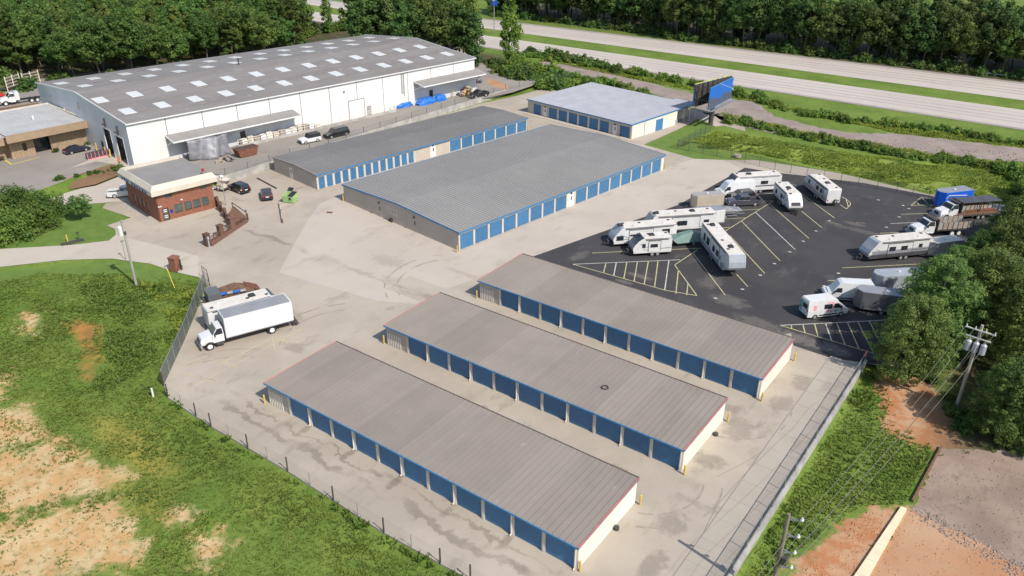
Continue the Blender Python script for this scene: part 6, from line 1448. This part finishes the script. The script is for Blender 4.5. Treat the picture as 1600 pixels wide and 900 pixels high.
def fence(name, pts, label, h=1.8, every=3.0, cloth='fence_cloth', postm='dark_steel', rail=True, z=0.0, r=.04, thin=None):
    t = thing(name, label, 'fence', tuple(pts[0])+(z,), 0); o = Vector(pts[0])
    pm = cached(('fp', h, postm, r), lambda: MB().cyl((0,0,0),(0,0,h+.08),r,n=6).build('fence_post', M[postm]))
    for a, b in zip(pts[:-1], pts[1:]):
        a = Vector(a)-o; b = Vector(b)-o; n = max(1, int(round((b-a).length/every)))
        for k in range(n + (1 if b == Vector(pts[-1])-o else 0)):
            q = a.lerp(b, k/n); part(t, 'fence_post', thin if (thin and k % 2) else pm, None, loc=(q.x,q.y,0))
        if rail: part(t, 'top_rail', MB().bar((a.x,a.y,h),(b.x,b.y,h),.045,.045), M[postm])
        d = (b-a).normalized(); nn = Vector((-d.y,d.x))*.012
        part(t, 'chain_link_mesh', MB().slab([(a.x-nn.x,a.y-nn.y),(b.x-nn.x,b.y-nn.y),(b.x+nn.x,b.y+nn.y),(a.x+nn.x,a.y+nn.y)], .05, h), M[cloth])
    return t
fence('chain_link_fence', [(-29.68, 12.88), (-19.15, 2.66), (-12.05, -4.79)], 'grey screened chain link fence on the meadow side of the box truck', 2.0, 2.6, 'fence_cloth_dense', 'steel')
fence('chain_link_fence', [(-12.05, -4.79), (-9.58, -5.84), (-1.43, -6.22), (10.30, -6.08), (23.19, -6.39), (32.40, -6.00), (36.68, -6.20)], 'dark posted chain link fence along the meadow and the nearest storage row', 1.65, 2.9, 'fence_cloth_faint', 'dark_steel', r=.075, rail=False, thin=MB().cyl((0,0,0),(0,0,1.55),.035,n=6).build('fence_post', M['steel']))
fence('chain_link_fence', [(WALL_X-.05,-8),(WALL_X-.05,47)], 'chain link fence on top of the right retaining wall', 1.35, 3.0, 'fence_cloth', 'steel', z=.3)
fence('chain_link_fence', [(-5.59, 127.19), (-5.57, 110.17), (-3.07, 110.42), (6.16, 110.54), (12.38, 109.71), (22.00, 108.96), (31.25, 109.77), (37.81, 110.53), (43.27, 110.21), (46.40, 110.23)], 'dark chain link fence between the asphalt lot and the weedy bank', 1.9, 3.0, 'fence_cloth', 'dark_steel')
fence('chain_link_fence', [(-62.35,40),(-62.35,85),(-62.35,126),(-57.5,150)], 'chain link fence above the concrete wall of the warehouse yard', 1.3, 5.0, 'fence_cloth_thin', 'dark_steel', z=YZ+.2, rail=False, r=.05)
fence('gate_fence', [(-31.67, 13.86), (-30.07, 13.56), (-27.86, 12.32)], 'short dark gate panel at the corner between driveway and meadow', 1.8, 1.5, 'fence_cloth', 'dark_steel')
single('timber_log', MB().bar((0,0,.1),tuple(Vector((-52.50, 43.45)+(.1,))-Vector((-59.74, 44.86)+(0,))),.2,.2), M['dark_steel'], 'long dark timber kerb beside the black car', 'timber', (-59.74, 44.86)+(0,))
t = thing('barrier_fence', 'low pale board barrier behind the green dumpster on the concrete edge', 'barrier', (-45.70, 38.63)); q = Vector((-38.67, 33.54))-Vector((-45.70, 38.63))
part(t, 'board', MB().bar((0,0,.45),(q.x,q.y,.45),.08,.35), M['post_beige'])
for k in range(3): part(t, 'post', MB().box((q.x*k/2-.06,q.y*k/2-.06,0),(q.x*k/2+.06,q.y*k/2+.06,.8)), M['wood_brown'])
single('drain_cover', MB().slab([(-.5,-.35),(.5,-.35),(.5,.35),(-.5,.35)], .0, .02), M['rust'], 'small red brown drain cover on the pale concrete', 'drain cover', (-36.26, 41.40)+(.008,), .5)
single('white_pipe', MB().cyl((0,0,0),(0,0,1.2),.11,n=8), M['white_paint'], 'short white pipe sticking up in the meadow near the fence corner', 'pipe', (-11.33, -6.56)+(-.35,))
single('manhole_riser', MB().cyl((0,0,0),(0,0,.45),.75,n=14).box((-.6,-.5,.45),(.6,.5,.55)), M['slab_concrete'], 'pale concrete drain box in the weeds behind the back fence', 'drain box', (6.71, 112.56)+(.1,))
single('downpipe_drum', MB().cyl((0,0,0),(0,0,.3),.25,n=10), M['dark_steel'], 'small dark drain block at the white end of the nearest storage row', 'drain block', (38.97, 5.97)+(0,)) 
single('downpipe_drum', MB().cyl((0,0,0),(0,0,.3),.25,n=10), M['dark_steel'], 'small dark drain block at the white end of the middle storage row', 'drain block', (40.51, 23.56)+(0,))
pk = single('cream_wall', MB().slab([(58.13, 24.78), (58.63, 24.74), (57.90, 13.38), (56.95, 13.51)], -1.2, -.62), M['cream_plank'], 'long cream coloured low wall beside the orange clay pad', 'low wall', bevel=.02)
single('timber_edge', MB().bar((0,0,0), tuple(Vector((59.33, 36.54)+(0,))-Vector((58.80, 26.23)+(0,))), .18,.3), M['wood_brown'], 'thin brown timber edging at the grey gravel yard', 'timber', (58.80, 26.23)+(-.75,))
gr = thing('guard_rail', 'silver guard rail along the far side of the highway below the trees', 'guard rail', (-10.67, 233.24))
a = Vector((-10.67, 233.24)); b = Vector((44.43, 233.64)); d = b-a; b2 = a+d*1.6
part(gr, 'rail', MB().bar((0,0,.62),((b2-a).x,(b2-a).y,.62),.08,.34), M['rv_silver'])
for k in range(40): q = (b2-a)*(k/39); part(gr, 'rail_post', cached('grp', lambda: MB().box((-.08,-.08,0),(.08,.08,.6)).build('rail_post', M['wood_grey'])), None, loc=(q.x,q.y,0))
t = thing('highway_sign', 'small blue highway sign high on a post between the trees', 'road sign', (-121.72, 198.77))
part(t, 'post', MB().cyl((0,0,0),(0,0,13.2),.16,n=8), M['steel']); part(t, 'sign_panel', MB().box((-1.3,-.1,9.6),(1.3,.1,13.2)), M['trailer_blue']); part(t, 'sign_graphic', MB().box((-.6,-.14,11.2),(.5,-.1,12.8)), M['white_paint'])

# ------------------------------------------------------------------ vegetation
def quads_mesh(name, co, material):
    n = len(co)//4; me = bpy.data.meshes.new(name)
    me.vertices.add(len(co)); me.vertices.foreach_set('co', co.astype(np.float32).ravel())
    me.loops.add(n*4); me.loops.foreach_set('vertex_index', np.arange(n*4, dtype=np.int32))
    me.polygons.add(n); me.polygons.foreach_set('loop_start', np.arange(0, n*4, 4, dtype=np.int32))
    me.update(calc_edges=True); me.materials.append(material); return me
def leaf_cloud(cent, rad, per, size, rs, flat=1.0, outward=.8, droop=0.0):
    """leaf faces scattered over the surface of small clumps"""
    n = len(cent); N = n*per
    d = rs.normal(size=(N,3)); d /= np.linalg.norm(d, axis=1, keepdims=True)
    c = np.repeat(cent, per, 0); r = np.repeat(rad, per)[:,None]*(rs.uniform(.35,1.0,(N,1))**.5)
    p = c + d*r*np.array([1,1,flat])
    nrm = d*(outward+.3) + rs.normal(size=(N,3))*.42 + np.array([0,0,.45]); nrm /= np.linalg.norm(nrm, axis=1, keepdims=True)
    a = np.cross(nrm, rs.normal(size=(N,3))); a /= np.linalg.norm(a, axis=1, keepdims=True); b = np.cross(nrm, a)
    s = size*rs.uniform(.6,1.3,(N,1))
    q = np.stack([p-a*s, p-b*s*.55, p+a*s, p+b*s*.55], 1)
    q[:,2,2] -= droop*size
    return q.reshape(-1,3)
def trunk_mb(H, r, limbs, rs, lean=.0, top=.9):
    mb = MB(); k = 5; pts = [(lean*math.sin(i*1.3)*H*.02, lean*math.cos(i*1.7)*H*.02, H*top*i/k) for i in range(k+1)]
    for i in range(k): mb.cyl(pts[i], pts[i+1], r*(1-.85*i/k), r*(1-.85*(i+1)/k), 7, caps=False)
    for j in range(limbs):
        z = H*rs.uniform(.3,.8); a = rs.uniform(0,2*PI); L = H*.22*(1-.5*z/H)
        mb.cyl((0,0,z), (L*math.cos(a), L*math.sin(a), z+L*.5), r*.32, r*.08, 5, caps=False)
    return mb
def make_tree(kind, seed, H, R, leaf, per, nc, mleaf, mbark):
    rs = np.random.RandomState(seed)
    if kind == 'broad':
        d = rs.normal(size=(nc,3)); d /= np.linalg.norm(d, axis=1, keepdims=True); d[:,2] = d[:,2]*.6+.35; d[:,2] = np.clip(d[:,2]*1.15,-.9,1.1)
        wob = 1 + .28*np.sin(d[:,:1]*5+seed) * np.cos(d[:,1:2]*4+seed*2) + rs.uniform(-.15,.15,(nc,1))
        c = d*rs.uniform(.55,1.0,(nc,1))*wob*np.array([R,R,H*.48]); c[:,2] += H*.48
        rad = R*rs.uniform(.17,.34,nc); cl = leaf_cloud(c, rad, per, leaf, rs, .75)
    elif kind == 'slim':
        t_ = rs.uniform(.06,1,nc); rr = R*(np.sin(np.clip(t_,0,1)*PI*.92+.15)**.7)*rs.uniform(.35,1.0,nc); a = rs.uniform(0,2*PI,nc)
        c = np.stack([rr*np.cos(a), rr*np.sin(a), t_*H], 1); rad = R*rs.uniform(.2,.42,nc); cl = leaf_cloud(c, rad, per, leaf, rs, .9)
    elif kind == 'pine':
        t_ = rs.uniform(.18,1,nc)**.9; rr = R*((1-t_)*1.35+.08).clip(0,1)**.75*rs.uniform(.3,1.05,nc); a = rs.uniform(0,2*PI,nc)
        c = np.stack([rr*np.cos(a), rr*np.sin(a), t_*H - rr*.12], 1); rad = R*rs.uniform(.13,.26,nc); cl = leaf_cloud(c, rad, per, leaf, rs, .55, .6)
    elif kind == 'bigpine':
        t_ = rs.uniform(.08,1,nc); prof = np.sqrt(np.clip(1-((t_-.42)/.60)**2, .02, 1)); rr = R*prof*np.sqrt(rs.uniform(.12,1.08,nc)); a = rs.uniform(0,2*PI,nc)
        rr *= 1 + .18*np.sin(a*3+seed) * np.cos(t_*9+seed)
        c = np.stack([rr*np.cos(a), rr*np.sin(a), t_*H - rr*.06], 1); rad = rs.uniform(.35,.85,nc); cl = leaf_cloud(c, rad, per, leaf, rs, .8, .9)
    else:   # shrub
        d = rs.normal(size=(nc,3)); d /= np.linalg.norm(d, axis=1, keepdims=True); d[:,2] = np.abs(d[:,2])
        c = d*rs.uniform(.35,1,(nc,1))*np.array([R,R,H*.8]); rad = R*rs.uniform(.2,.4,nc); cl = leaf_cloud(c, rad, per, leaf, rs, .9)
    cl[:,2] = np.maximum(cl[:,2], .02)
    crown = quads_mesh('crown', cl, M[mleaf])
    trunk = trunk_mb(H, max(.08, H*.016), 5 if kind != 'shrub' else 2, rs, 1.0 if kind != 'pine' else .3, .9 if kind != 'shrub' else .5).build('trunk', M[mbark])
    return trunk, crown
LIB = {
 'wood': [make_tree('broad', 20+i, 15, 4.9, .40, 48, 95, 'leaf_wood', 'bark_grey') for i in range(4)],
 'woodpine': [make_tree('pine', 30+i, 17, 4.2, .38, 40, 115, 'leaf_wood', 'bark_brown') for i in range(3)],
 'far': [make_tree('broad', 40+i, 17, 4.9, .44, 44, 105, 'leaf_far', 'bark_grey') for i in range(4)] + [make_tree('slim', 50+i, 19, 3.6, .46, 40, 90, 'leaf_far', 'bark_grey') for i in range(2)],
 'slim': [make_tree('slim', 60+i, 18, 3.0, .36, 40, 100, 'leaf_bright', 'bark_grey') for i in range(2)],
 'bigpine': [make_tree('bigpine', 70+i, 12.5, 4.7, .14, 66, 460, 'leaf_pine', 'bark_brown') for i in range(3)],
 'bright': [make_tree('broad', 80+i, 7, 3.2, .26, 55, 90, 'leaf_bright', 'bark_brown') for i in range(2)],
 'dark': [make_tree('broad', 90+i, 6, 3.0, .24, 55, 90, 'leaf_dark', 'bark_brown') for i in range(2)],
 'bigshrub': [make_tree('shrub', 120+i, 6.6, 4.4, .22, 60, 120, 'leaf_mid', 'bark_brown') for i in range(3)],
 'shrub': [make_tree('shrub', 100+i, 1.8, 1.5, .20, 34, 26, 'leaf_bright', 'bark_brown') for i in range(3)],
 'darkshrub': [make_tree('shrub', 110+i, 1.5, 1.4, .18, 34, 26, 'leaf_dark', 'bark_brown') for i in range(2)],
}
def plant(lib, name, p, s, label, cat='tree', grp=None, sz=None, idx=None, z=None, rz=None):
    tr, cr = LIB[lib][RND.randrange(len(LIB[lib])) if idx is None else idx]
    zz = float(terrain_h(np.array([p[0]]), np.array([p[1]]))[0]) if z is None else z
    t = thing(name, label, cat, (p[0],p[1],zz), RND.uniform(0,6.28) if rz is None else rz, grp)
    t.scale = (s,s,sz or s)
    link('trunk' if cat != 'shrub' else 'stem', tr, t); link('crown' if cat != 'shrub' else 'foliage', cr, t)
    return t
def fill(poly, dist, n, seed, avoid=()):
    r = np.random.RandomState(seed); P_ = np.array(poly); lo, hi = P_.min(0), P_.max(0); out = []
    for k in range(n*60):
        q = lo + (hi-lo)*r.rand(2)
        if sd_poly(q[:1], q[1:], poly)[0] > 0: continue
        if any((q[0]-o[0])**2+(q[1]-o[1])**2 < dist*dist for o in out): continue
        if any(sd_poly(q[:1], q[1:], a)[0] < 0 for a in avoid): continue
        out.append((float(q[0]), float(q[1])))
        if len(out) >= n: break
    return out
WOODL = [(-168,32),(-176,58),(-168,50)]
lw = [(-182,36),(-177,53),(-171,58),(-150,62),(-144,85),(-140,110),(-140,122),(-158,140),(-190,158),(-232,176),(-262,150),(-262,70),(-235,20)]
GAP = [(62,-41)] + [(62+(a-62)*1.8, -41+(b+41)*1.8) for a, b in [(-232.23, 207.61), (-218.15, 219.47)]]
for i, p in enumerate(fill(lw, 5.2, 228, 1, (GAP,))):
    if RND.random() < .62: plant('wood', 'broadleaf_tree', p, RND.uniform(.78,1.15), 'rounded broadleaf tree in the dense wood behind the white warehouse', grp='broadleaf trees in the wood behind the warehouse')
    else: plant('woodpine', 'pine_tree', p, RND.uniform(.78,1.12), 'pointed pine in the dense wood behind the white warehouse', grp='pines in the wood behind the warehouse')
for i, p in enumerate(fill([(-132,132),(-106,137),(-96,138),(-93,143),(-98,152),(-108,158),(-120,160),(-134,150)], 4.0, 28, 2, (GAP,))):
    plant('far', 'broadleaf_tree', p, RND.uniform(.85,1.15), 'tall leafy tree in the clump behind the far end of the warehouse', grp='trees behind the far end of the warehouse')
for q, sc, lab in (((-92.21, 145.05),.95,'leafy tree just behind the far right corner of the warehouse'),((-87.29, 144.39),.8,'shorter tree right of the far warehouse corner')): plant('far', 'broadleaf_tree', q, sc, lab)
for k, q in enumerate([(-80.91, 147.23), (-75.07, 143.16), (-71.81, 143.64), (-67.01, 141.29), (-63.88, 141.77), (-58.22, 138.48), (-55.23, 138.97), (-53.87, 141.94), (-54.12, 147.54), (-76.51, 153.01), (-72.54, 153.93), (-65.61, 150.70), (-60.18, 148.76), (-49.06, 147.67), (-44.79, 147.25)]): plant('shrub' if k % 3 else 'darkshrub', 'bush', q, RND.uniform(1.7,2.7), 'large bush in the thicket between the yard corner and the pale roofed building', 'shrub', 'large bushes at the yard corner')
plant('slim', 'slender_tree', (-80.24, 152.33), 1.1, 'slender light green tree standing alone by the highway', sz=1.15, idx=0)
plant('slim', 'slender_tree', (-91.28, 148.15), .95, 'slender pale tree at the right side of the clump behind the warehouse', sz=1.15, idx=1)
def fy(x, off): return FT[0][1] + (FT[1][1]-FT[0][1])*(x-FT[0][0])/(FT[1][0]-FT[0][0]) + off
rows = []
for k, (off, st) in enumerate(((6.5,4.9),(11,5.8),(17,7.2),(25,8.6),(34,10))):
    x = -150 + k*1.3
    while x < 75:
        o2 = off + (6 if x < -70 else 0) + RND.uniform(-1.5,1.5); rows.append((x, fy(x, o2))); x += st*RND.uniform(.85,1.3)
for p in rows: plant('far', 'broadleaf_tree', p, RND.uniform(.8,1.2), 'tall dark tree in the continuous wood beyond the highway', grp='trees in the wood beyond the highway')
for x in np.arange(-150, 70, 3.6):
    plant('darkshrub', 'bush', (x+RND.uniform(-1,1), fy(x, 4.2+RND.uniform(-.6,1.2)+(5 if x < -70 else 0))), RND.uniform(1.3,2.6), 'dark bush at the foot of the wood beyond the highway', 'shrub', 'bushes along the wood beyond the highway')
for p in [(-150,60),(-145,72),(-143,84),(-141,96),(-139,108),(-139,118),(-146,128),(-152,134),(-160,52),(-168,54),(-174,50),(-180,44),(-156,56)]:
    for k in range(2): plant('darkshrub', 'bush', (p[0]-1+RND.uniform(-2.5,2.5), p[1]+RND.uniform(-4,4)), RND.uniform(1.6,2.8), 'dark bush at the near edge of the wood behind the warehouse', 'shrub', 'bushes along the wood behind the warehouse')
plant('slim', 'slender_tree', (-168.44, 160.50), .72, 'lone slender tree in the gap behind the warehouse roof', idx=1)
for q in [(-169.17, 146.37), (-169.38, 151.16), (-170.97, 156.69), (-171.75, 161.33), (-171.13, 165.43), (-169.28, 168.77), (-168.82, 172.85), (-169.08, 176.39), (-175.71, 172.83), (-176.22, 178.23), (-177.63, 160.10)]: plant('darkshrub' if RND.random() < .6 else 'shrub', 'bush', q, RND.uniform(1.8,2.8), 'bush in the gap between the two woods behind the warehouse', 'shrub', 'bushes in the gap behind the warehouse')
# big pines at the right edge
BP = [(53.24, 47.61)+(0.85,'leftmost large pine, its crown over the hatched asphalt corner'),
      (54.16, 53.87)+(1.0,'large pine in front of the charcoal grey trailer'),
      (58.59, 59.25)+(1.0,'large pine behind the transformer pole'),
      (63.48, 55.83)+(1.0,'large pine right of the transformer pole at the picture edge'),
      (63.62, 43.35)+(0.68,'low bushy pine right of the foot of the transformer pole'),
      (64.87, 41.87)+(0.75,'low bushy pine above the grey gravel yard'),
      (67.63, 48.88)+(0.75,'pine cut by the right edge above the gravel yard'),
      (54.25, 63.26)+(0.82,'large pine overhanging the silver grey trailer'),
      (56.37, 70.93)+(0.82,'large pine over the tail of the white trailer with grey lower half'),
      (59.76, 71.28)+(1.05,'tall pine in the middle of the dark group at the right edge'),
      (65.14, 65.14)+(1.1,'tall pine half cut by the right edge level with the vans'),
      (57.99, 85.73)+(0.8,'large pine in front of the slatted stake bed truck'),
      (60.53, 83.73)+(1.05,'tall pine at the right edge level with the stake bed truck'),
      (60.53, 97.08)+(0.75,'pine beside the dark roofed flatbed trailer'),
      (63.70, 97.11)+(1.1,'tall pine cut by the right edge beside the weedy bank'),
      (70.81, 44.52)+(1.0,'pine outside the right edge beside the gravel yard'),
      (70.13, 65.21)+(1.1,'pine outside the right edge level with the pole'),
      (60.58, 114.38)+(0.75,'smaller pine at the end of the weedy bank'),
      (63.13, 120.06)+(0.9,'pine beyond the weedy bank at the right edge')]
for k, (x, y, s, lab) in enumerate(BP):
    plant('bigpine', 'pine_tree', (x,y), s, lab, grp='large pines along the right edge')
# trees and shrubs left of the office
for p, s, lib, lab in (((-67.97, 4.86),1.0,'bigshrub','wide bright green shrub mass on the lawn at the left edge'),((-69.58, 2.37),1.05,'bigshrub','shrub cut by the left edge of the picture above the lawn'),((-68.26, 8.52),.82,'bigshrub','bright leafy shrub right of the wide shrub mass'),((-72.66, 12.72),.72,'bigshrub','tall shrub between the street and the bright lawn shrubs'),
    ((-75.87, 9.91),.95,'bigshrub','tall shrub at the back of the lawn group near the tan office drive'),((-77.22, 7.09),.9,'bigshrub','shrub at the left edge below the tan office'),((-66.13, 14.56),.62,'dark','small spreading tree with open crown beside the street')):
    plant(lib, 'garden_shrub' if lib == 'bigshrub' else 'garden_tree', p, s, lab, 'shrub' if lib == 'bigshrub' else 'tree')
plant('darkshrub', 'clipped_bush', (-84.15, 20.79), .75, 'small round clipped bush by the street corner', 'shrub')
plant('darkshrub', 'bush', (-83.12, 30.98), 1.25, 'wide low bush in the brown planting bed below the warehouse corner', 'shrub')
for k, p in enumerate([(-83.39, 25.83), (-83.51, 27.12), (-83.28, 28.22), (-83.58, 29.39), (-83.50, 23.50)]): plant('darkshrub', 'bush', p, .5, 'low bush in the row along the brown planting bed', 'shrub', 'low bushes in the planting bed')
for p in [(-122.58, 40.09), (-118.29, 38.19)]: pass
for p in [(-101.21, 28.72), (-100.80, 35.03)]: plant('darkshrub', 'entrance_bush', p, .6, 'dark bush against the stone wall of the tan office', 'shrub', 'bushes at the tan office')
# shrub belts beside the gravel strip
def belt(pts, n, spread, lo, hi, lib, name, lab, grp):
    for k in range(n):
        t = k/(n-1)*(len(pts)-1); i = min(int(t), len(pts)-2); f = t-i
        x = pts[i][0]*(1-f)+pts[i+1][0]*f + RND.gauss(0,spread); y = pts[i][1]*(1-f)+pts[i+1][1]*f + RND.gauss(0,spread)
        plant(lib, name, (x,y), RND.uniform(lo,hi), lab, 'shrub', grp)
belt([(-86.13, 172.39), (-69.87, 172.61), (-54.07, 168.70), (-39.70, 169.24), (-24.25, 165.44), (-10.73, 163.31)], 36, .9, .85, 1.6, 'shrub', 'bush', 'bright bush between the near carriageway and the gravel strip', 'bushes between carriageway and gravel')
belt([(-86.36, 174.89), (-80.38, 177.03), (-76.21, 175.12), (-65.77, 173.44), (-58.11, 170.04), (-52.44, 168.88)], 8, .6, 1.6, 2.2, 'darkshrub', 'bush', 'tall dark bush standing out in the row along the highway', 'tall bushes along the highway')
belt([(-11.39, 162.79), (-2.08, 158.32), (7.15, 154.67), (17.47, 155.47), (24.37, 156.67), (33.54, 159.11), (44.00, 159.53), (57.48, 159.79)], 40, .9, .75, 1.35, 'shrub', 'bush', 'bright bush on the highway side of the gravel strip at the right', 'bushes on the highway side of the gravel')
belt([(-87.04, 162.57), (-75.32, 156.26), (-64.53, 153.72), (-56.81, 153.51), (-48.56, 151.96), (-35.88, 146.97), (-28.69, 143.95)], 34, 1.2, .9, 1.8, 'shrub', 'bush', 'bright bush in the thicket behind the pale roofed building', 'bushes behind the pale roofed building')
belt([(-6.84, 139.27), (1.48, 136.03), (10.59, 135.33), (19.18, 134.67), (29.92, 133.85), (38.16, 135.90), (46.12, 137.89), (57.24, 138.57)], 44, .9, .7, 1.25, 'shrub', 'bush', 'green bush along the near edge of the gravel strip', 'bushes on the near edge of the gravel')
belt([(-86.47, 152.01), (-71.22, 140.99), (-65.61, 142.40), (-60.53, 144.43)], 16, 1.6, 1.2, 2.2, 'darkshrub', 'bush', 'dark bush below the slender tree beside the yard corner', 'bushes below the slender tree')
belt([(-4.14, 138.52), (10.59, 135.33), (24.65, 134.25), (38.34, 134.99), (50.76, 137.45)], 16, .7, .7, 1.2, 'darkshrub', 'bush', 'darker bush among the growth on the near edge of the gravel strip', 'dark bushes on the near edge of the gravel')
belt([(51.11, 134.79), (54.89, 130.69), (56.97, 121.56)], 8, 1.5, 1.2, 2.0, 'shrub', 'bush', 'leafy bush between the weedy bank and the big pines', 'bushes beside the big pines')
belt([(54.75, 50.02), (57.77, 46.63), (60.26, 41.49), (63.89, 41.25), (66.15, 41.65)], 9, .5, .5, .9, 'darkshrub', 'bush', 'low dark bush at the foot of the big pines', 'bushes below the big pines')

# grass and weeds: far too many to count
def tufts(name, polys, dens, h, w, blades, m, seed, lean=.5, keep=None, zoff=-.02):
    rs = np.random.RandomState(seed); allc = []
    for poly in polys:
        P_ = np.array(poly); lo, hi = P_.min(0), P_.max(0); n = int((hi-lo).prod()*dens)
        q = lo + (hi-lo)*rs.rand(n,2); q = q[sd_poly(q[:,0], q[:,1], poly) < -.15]
        if keep is not None: q = q[keep(q, rs)]
        allc.append(q)
    q = np.concatenate(allc); z = terrain_h(q[:,0], q[:,1]) + zoff
    n = len(q); N = n*blades
    c = np.repeat(np.stack([q[:,0],q[:,1],z],1), blades, 0); hh = np.repeat(h*(.5+1.0*vnoise(q[:,0],q[:,1],3.1)), blades)*rs.uniform(.6,1.25,N)
    a = rs.uniform(0,2*PI,N); u_ = np.stack([np.cos(a),np.sin(a),0*a],1); v_ = np.stack([-np.sin(a),np.cos(a),0*a],1)
    off = u_*(rs.uniform(0,w*.8,(N,1))); tip = c + off + u_*(lean*hh*rs.uniform(.4,1.3,N))[:,None]; tip[:,2] += hh
    mid = c + off + u_*(lean*.3*hh)[:,None]; mid[:,2] += hh*.55
    ww = (w*rs.uniform(.25,.6,N))[:,None]
    co = np.stack([c+off-v_*ww*.4, mid-v_*ww, tip, mid+v_*ww], 1).reshape(-1,3)
    o = link(name, quads_mesh(name, co, M[m])); o['kind'] = 'stuff'; return o
def not_bare(q, rs):
    s = np.maximum(np.maximum(polymask(q[:,0],q[:,1],STRAW,5.0), polymask(q[:,0],q[:,1],MUD,4.0)), polymask(q[:,0],q[:,1],LAWN,1.0))
    return rs.rand(len(q)) > np.clip((s + (vnoise(q[:,0],q[:,1],2.0)-.5)*.9)*1.7-.3, 0, 1)
VIEW = [(-56.06, -5.70), (-56.23, -2.26), (-51.17, 4.24), (-46.53, 8.87), (-40.56, 11.25), (-35.80, 11.74), (-31.54, 12.95), (-28.95, 11.97), (-19.25, 2.20), (-12.39, -5.05), (-9.85, -6.19), (-1.42, -6.61), (10.47, -6.52), (23.28, -6.79), (32.23, -6.37), (33.52, -7.40), (1.86, -30.99)]
tufts('meadow_grass', [VIEW], 17.0, .17, .135, 4, 'grass_blade', 1, lean=.9, keep=not_bare)
tufts('dry_grass', [VIEW], 2.2, .16, .18, 3, 'grass_dry', 2, keep=lambda q, rs: rs.rand(len(q)) < np.clip(polymask(q[:,0],q[:,1],STRAW,7.0)*vnoise(q[:,0],q[:,1],1.2)*1.6, 0, 1))
tufts('tall_weeds', [[(-43.80, 3.12), (-36.11, 8.98), (-29.36, 10.46), (-18.78, 0.68), (-13.18, -5.33), (-12.03, -10.46), (-18.79, -9.56), (-22.43, -5.67), (-32.99, -0.15), (-37.72, -2.67)]], 9.0, .3, .2, 4, 'weed_dark', 3, lean=.9, keep=lambda q, rs: vnoise(q[:,0],q[:,1],3.0) > .40)
tufts('tall_weeds', [[(-37.86, 7.64), (-30.87, 11.48), (-27.13, 10.51), (-22.42, 5.76), (-20.86, 2.91), (-30.96, 5.77)]], 9.0, .35, .22, 5, 'weed_bright', 4, lean=.9, keep=lambda q, rs: vnoise(q[:,0],q[:,1],2.0) > .35)
tufts('tall_weeds', [BANK], 12.0, .28, .18, 4, 'weed_bright', 5, lean=1.0, keep=lambda q, rs: vnoise(q[:,0],q[:,1],4.0) > .25)
tufts('tall_weeds', [BANK], 2.5, .34, .22, 4, 'weed_dark', 6, lean=1.0, keep=lambda q, rs: vnoise(q[:,0],q[:,1],5.0) > .5)
RB_ = [(49.3,-14),(49.3,46.5)] + [(51.69, 46.53), (54.05, 40.81), (58.91, 36.22), (58.43, 25.42), (55.39, 22.94), (53.86, 18.36), (52.04, 12.00), (51.13, 7.12)]
tufts('bank_grass', [RB_], 17.0, .2, .14, 4, 'grass_blade', 7, lean=.9, keep=lambda q, rs: rs.rand(len(q)) > np.clip(polymask(q[:,0],q[:,1],CLAY,4.0)*1.6-.3, 0, .96))
tufts('bank_grass', [RB_], 1.6, .5, .3, 5, 'weed_dark', 8, keep=lambda q, rs: (vnoise(q[:,0],q[:,1],4.0) > .5) & (rs.rand(len(q)) > polymask(q[:,0],q[:,1],CLAY,4.0)))
tufts('fence_weeds', [[(x, y+.05) for x, y in [(-11.05, -5.28), (-1.34, -6.28), (10.38, -6.14), (23.29, -6.50), (32.32, -6.07)]] + [(x-.2, y-.9) for x, y in [(32.32, -6.07), (23.29, -6.50), (10.38, -6.14), (-1.34, -6.28), (-11.05, -5.28)]]], 9.0, .45, .22, 4, 'weed_dark', 9, keep=lambda q, rs: vnoise(q[:,0],q[:,1],1.5) > .45)
tufts('verge_weeds', [[(-83.31, 169.41), (-51.46, 164.14), (-7.38, 159.09), (28.32, 151.74), (57.67, 157.66), (57.18, 163.08), (27.02, 157.38), (-4.77, 161.14), (-54.96, 170.26)], [(-10.07, 141.14), (9.90, 137.35), (32.06, 135.51), (57.24, 138.57), (56.78, 143.11), (30.95, 140.31), (10.36, 140.32), (-10.05, 144.95)]], 5.0, .4, .28, 4, 'weed_bright', 10, lean=1.0)
tufts('edge_weeds', [[(57.99, 24.89), (59.05, 24.84), (58.04, 13.24), (56.87, 13.45)], rough([(58.91, 36.22), (66.09, 42.13), (68.29, 42.75), (66.30, 40.25), (59.78, 35.36), (59.23, 26.02), (58.49, 25.89)],1,.2,9)], 2.6, .22, .16, 4, 'grass_blade', 11, lean=.8, keep=lambda q, rs: vnoise(q[:,0],q[:,1],1.4) > .5)
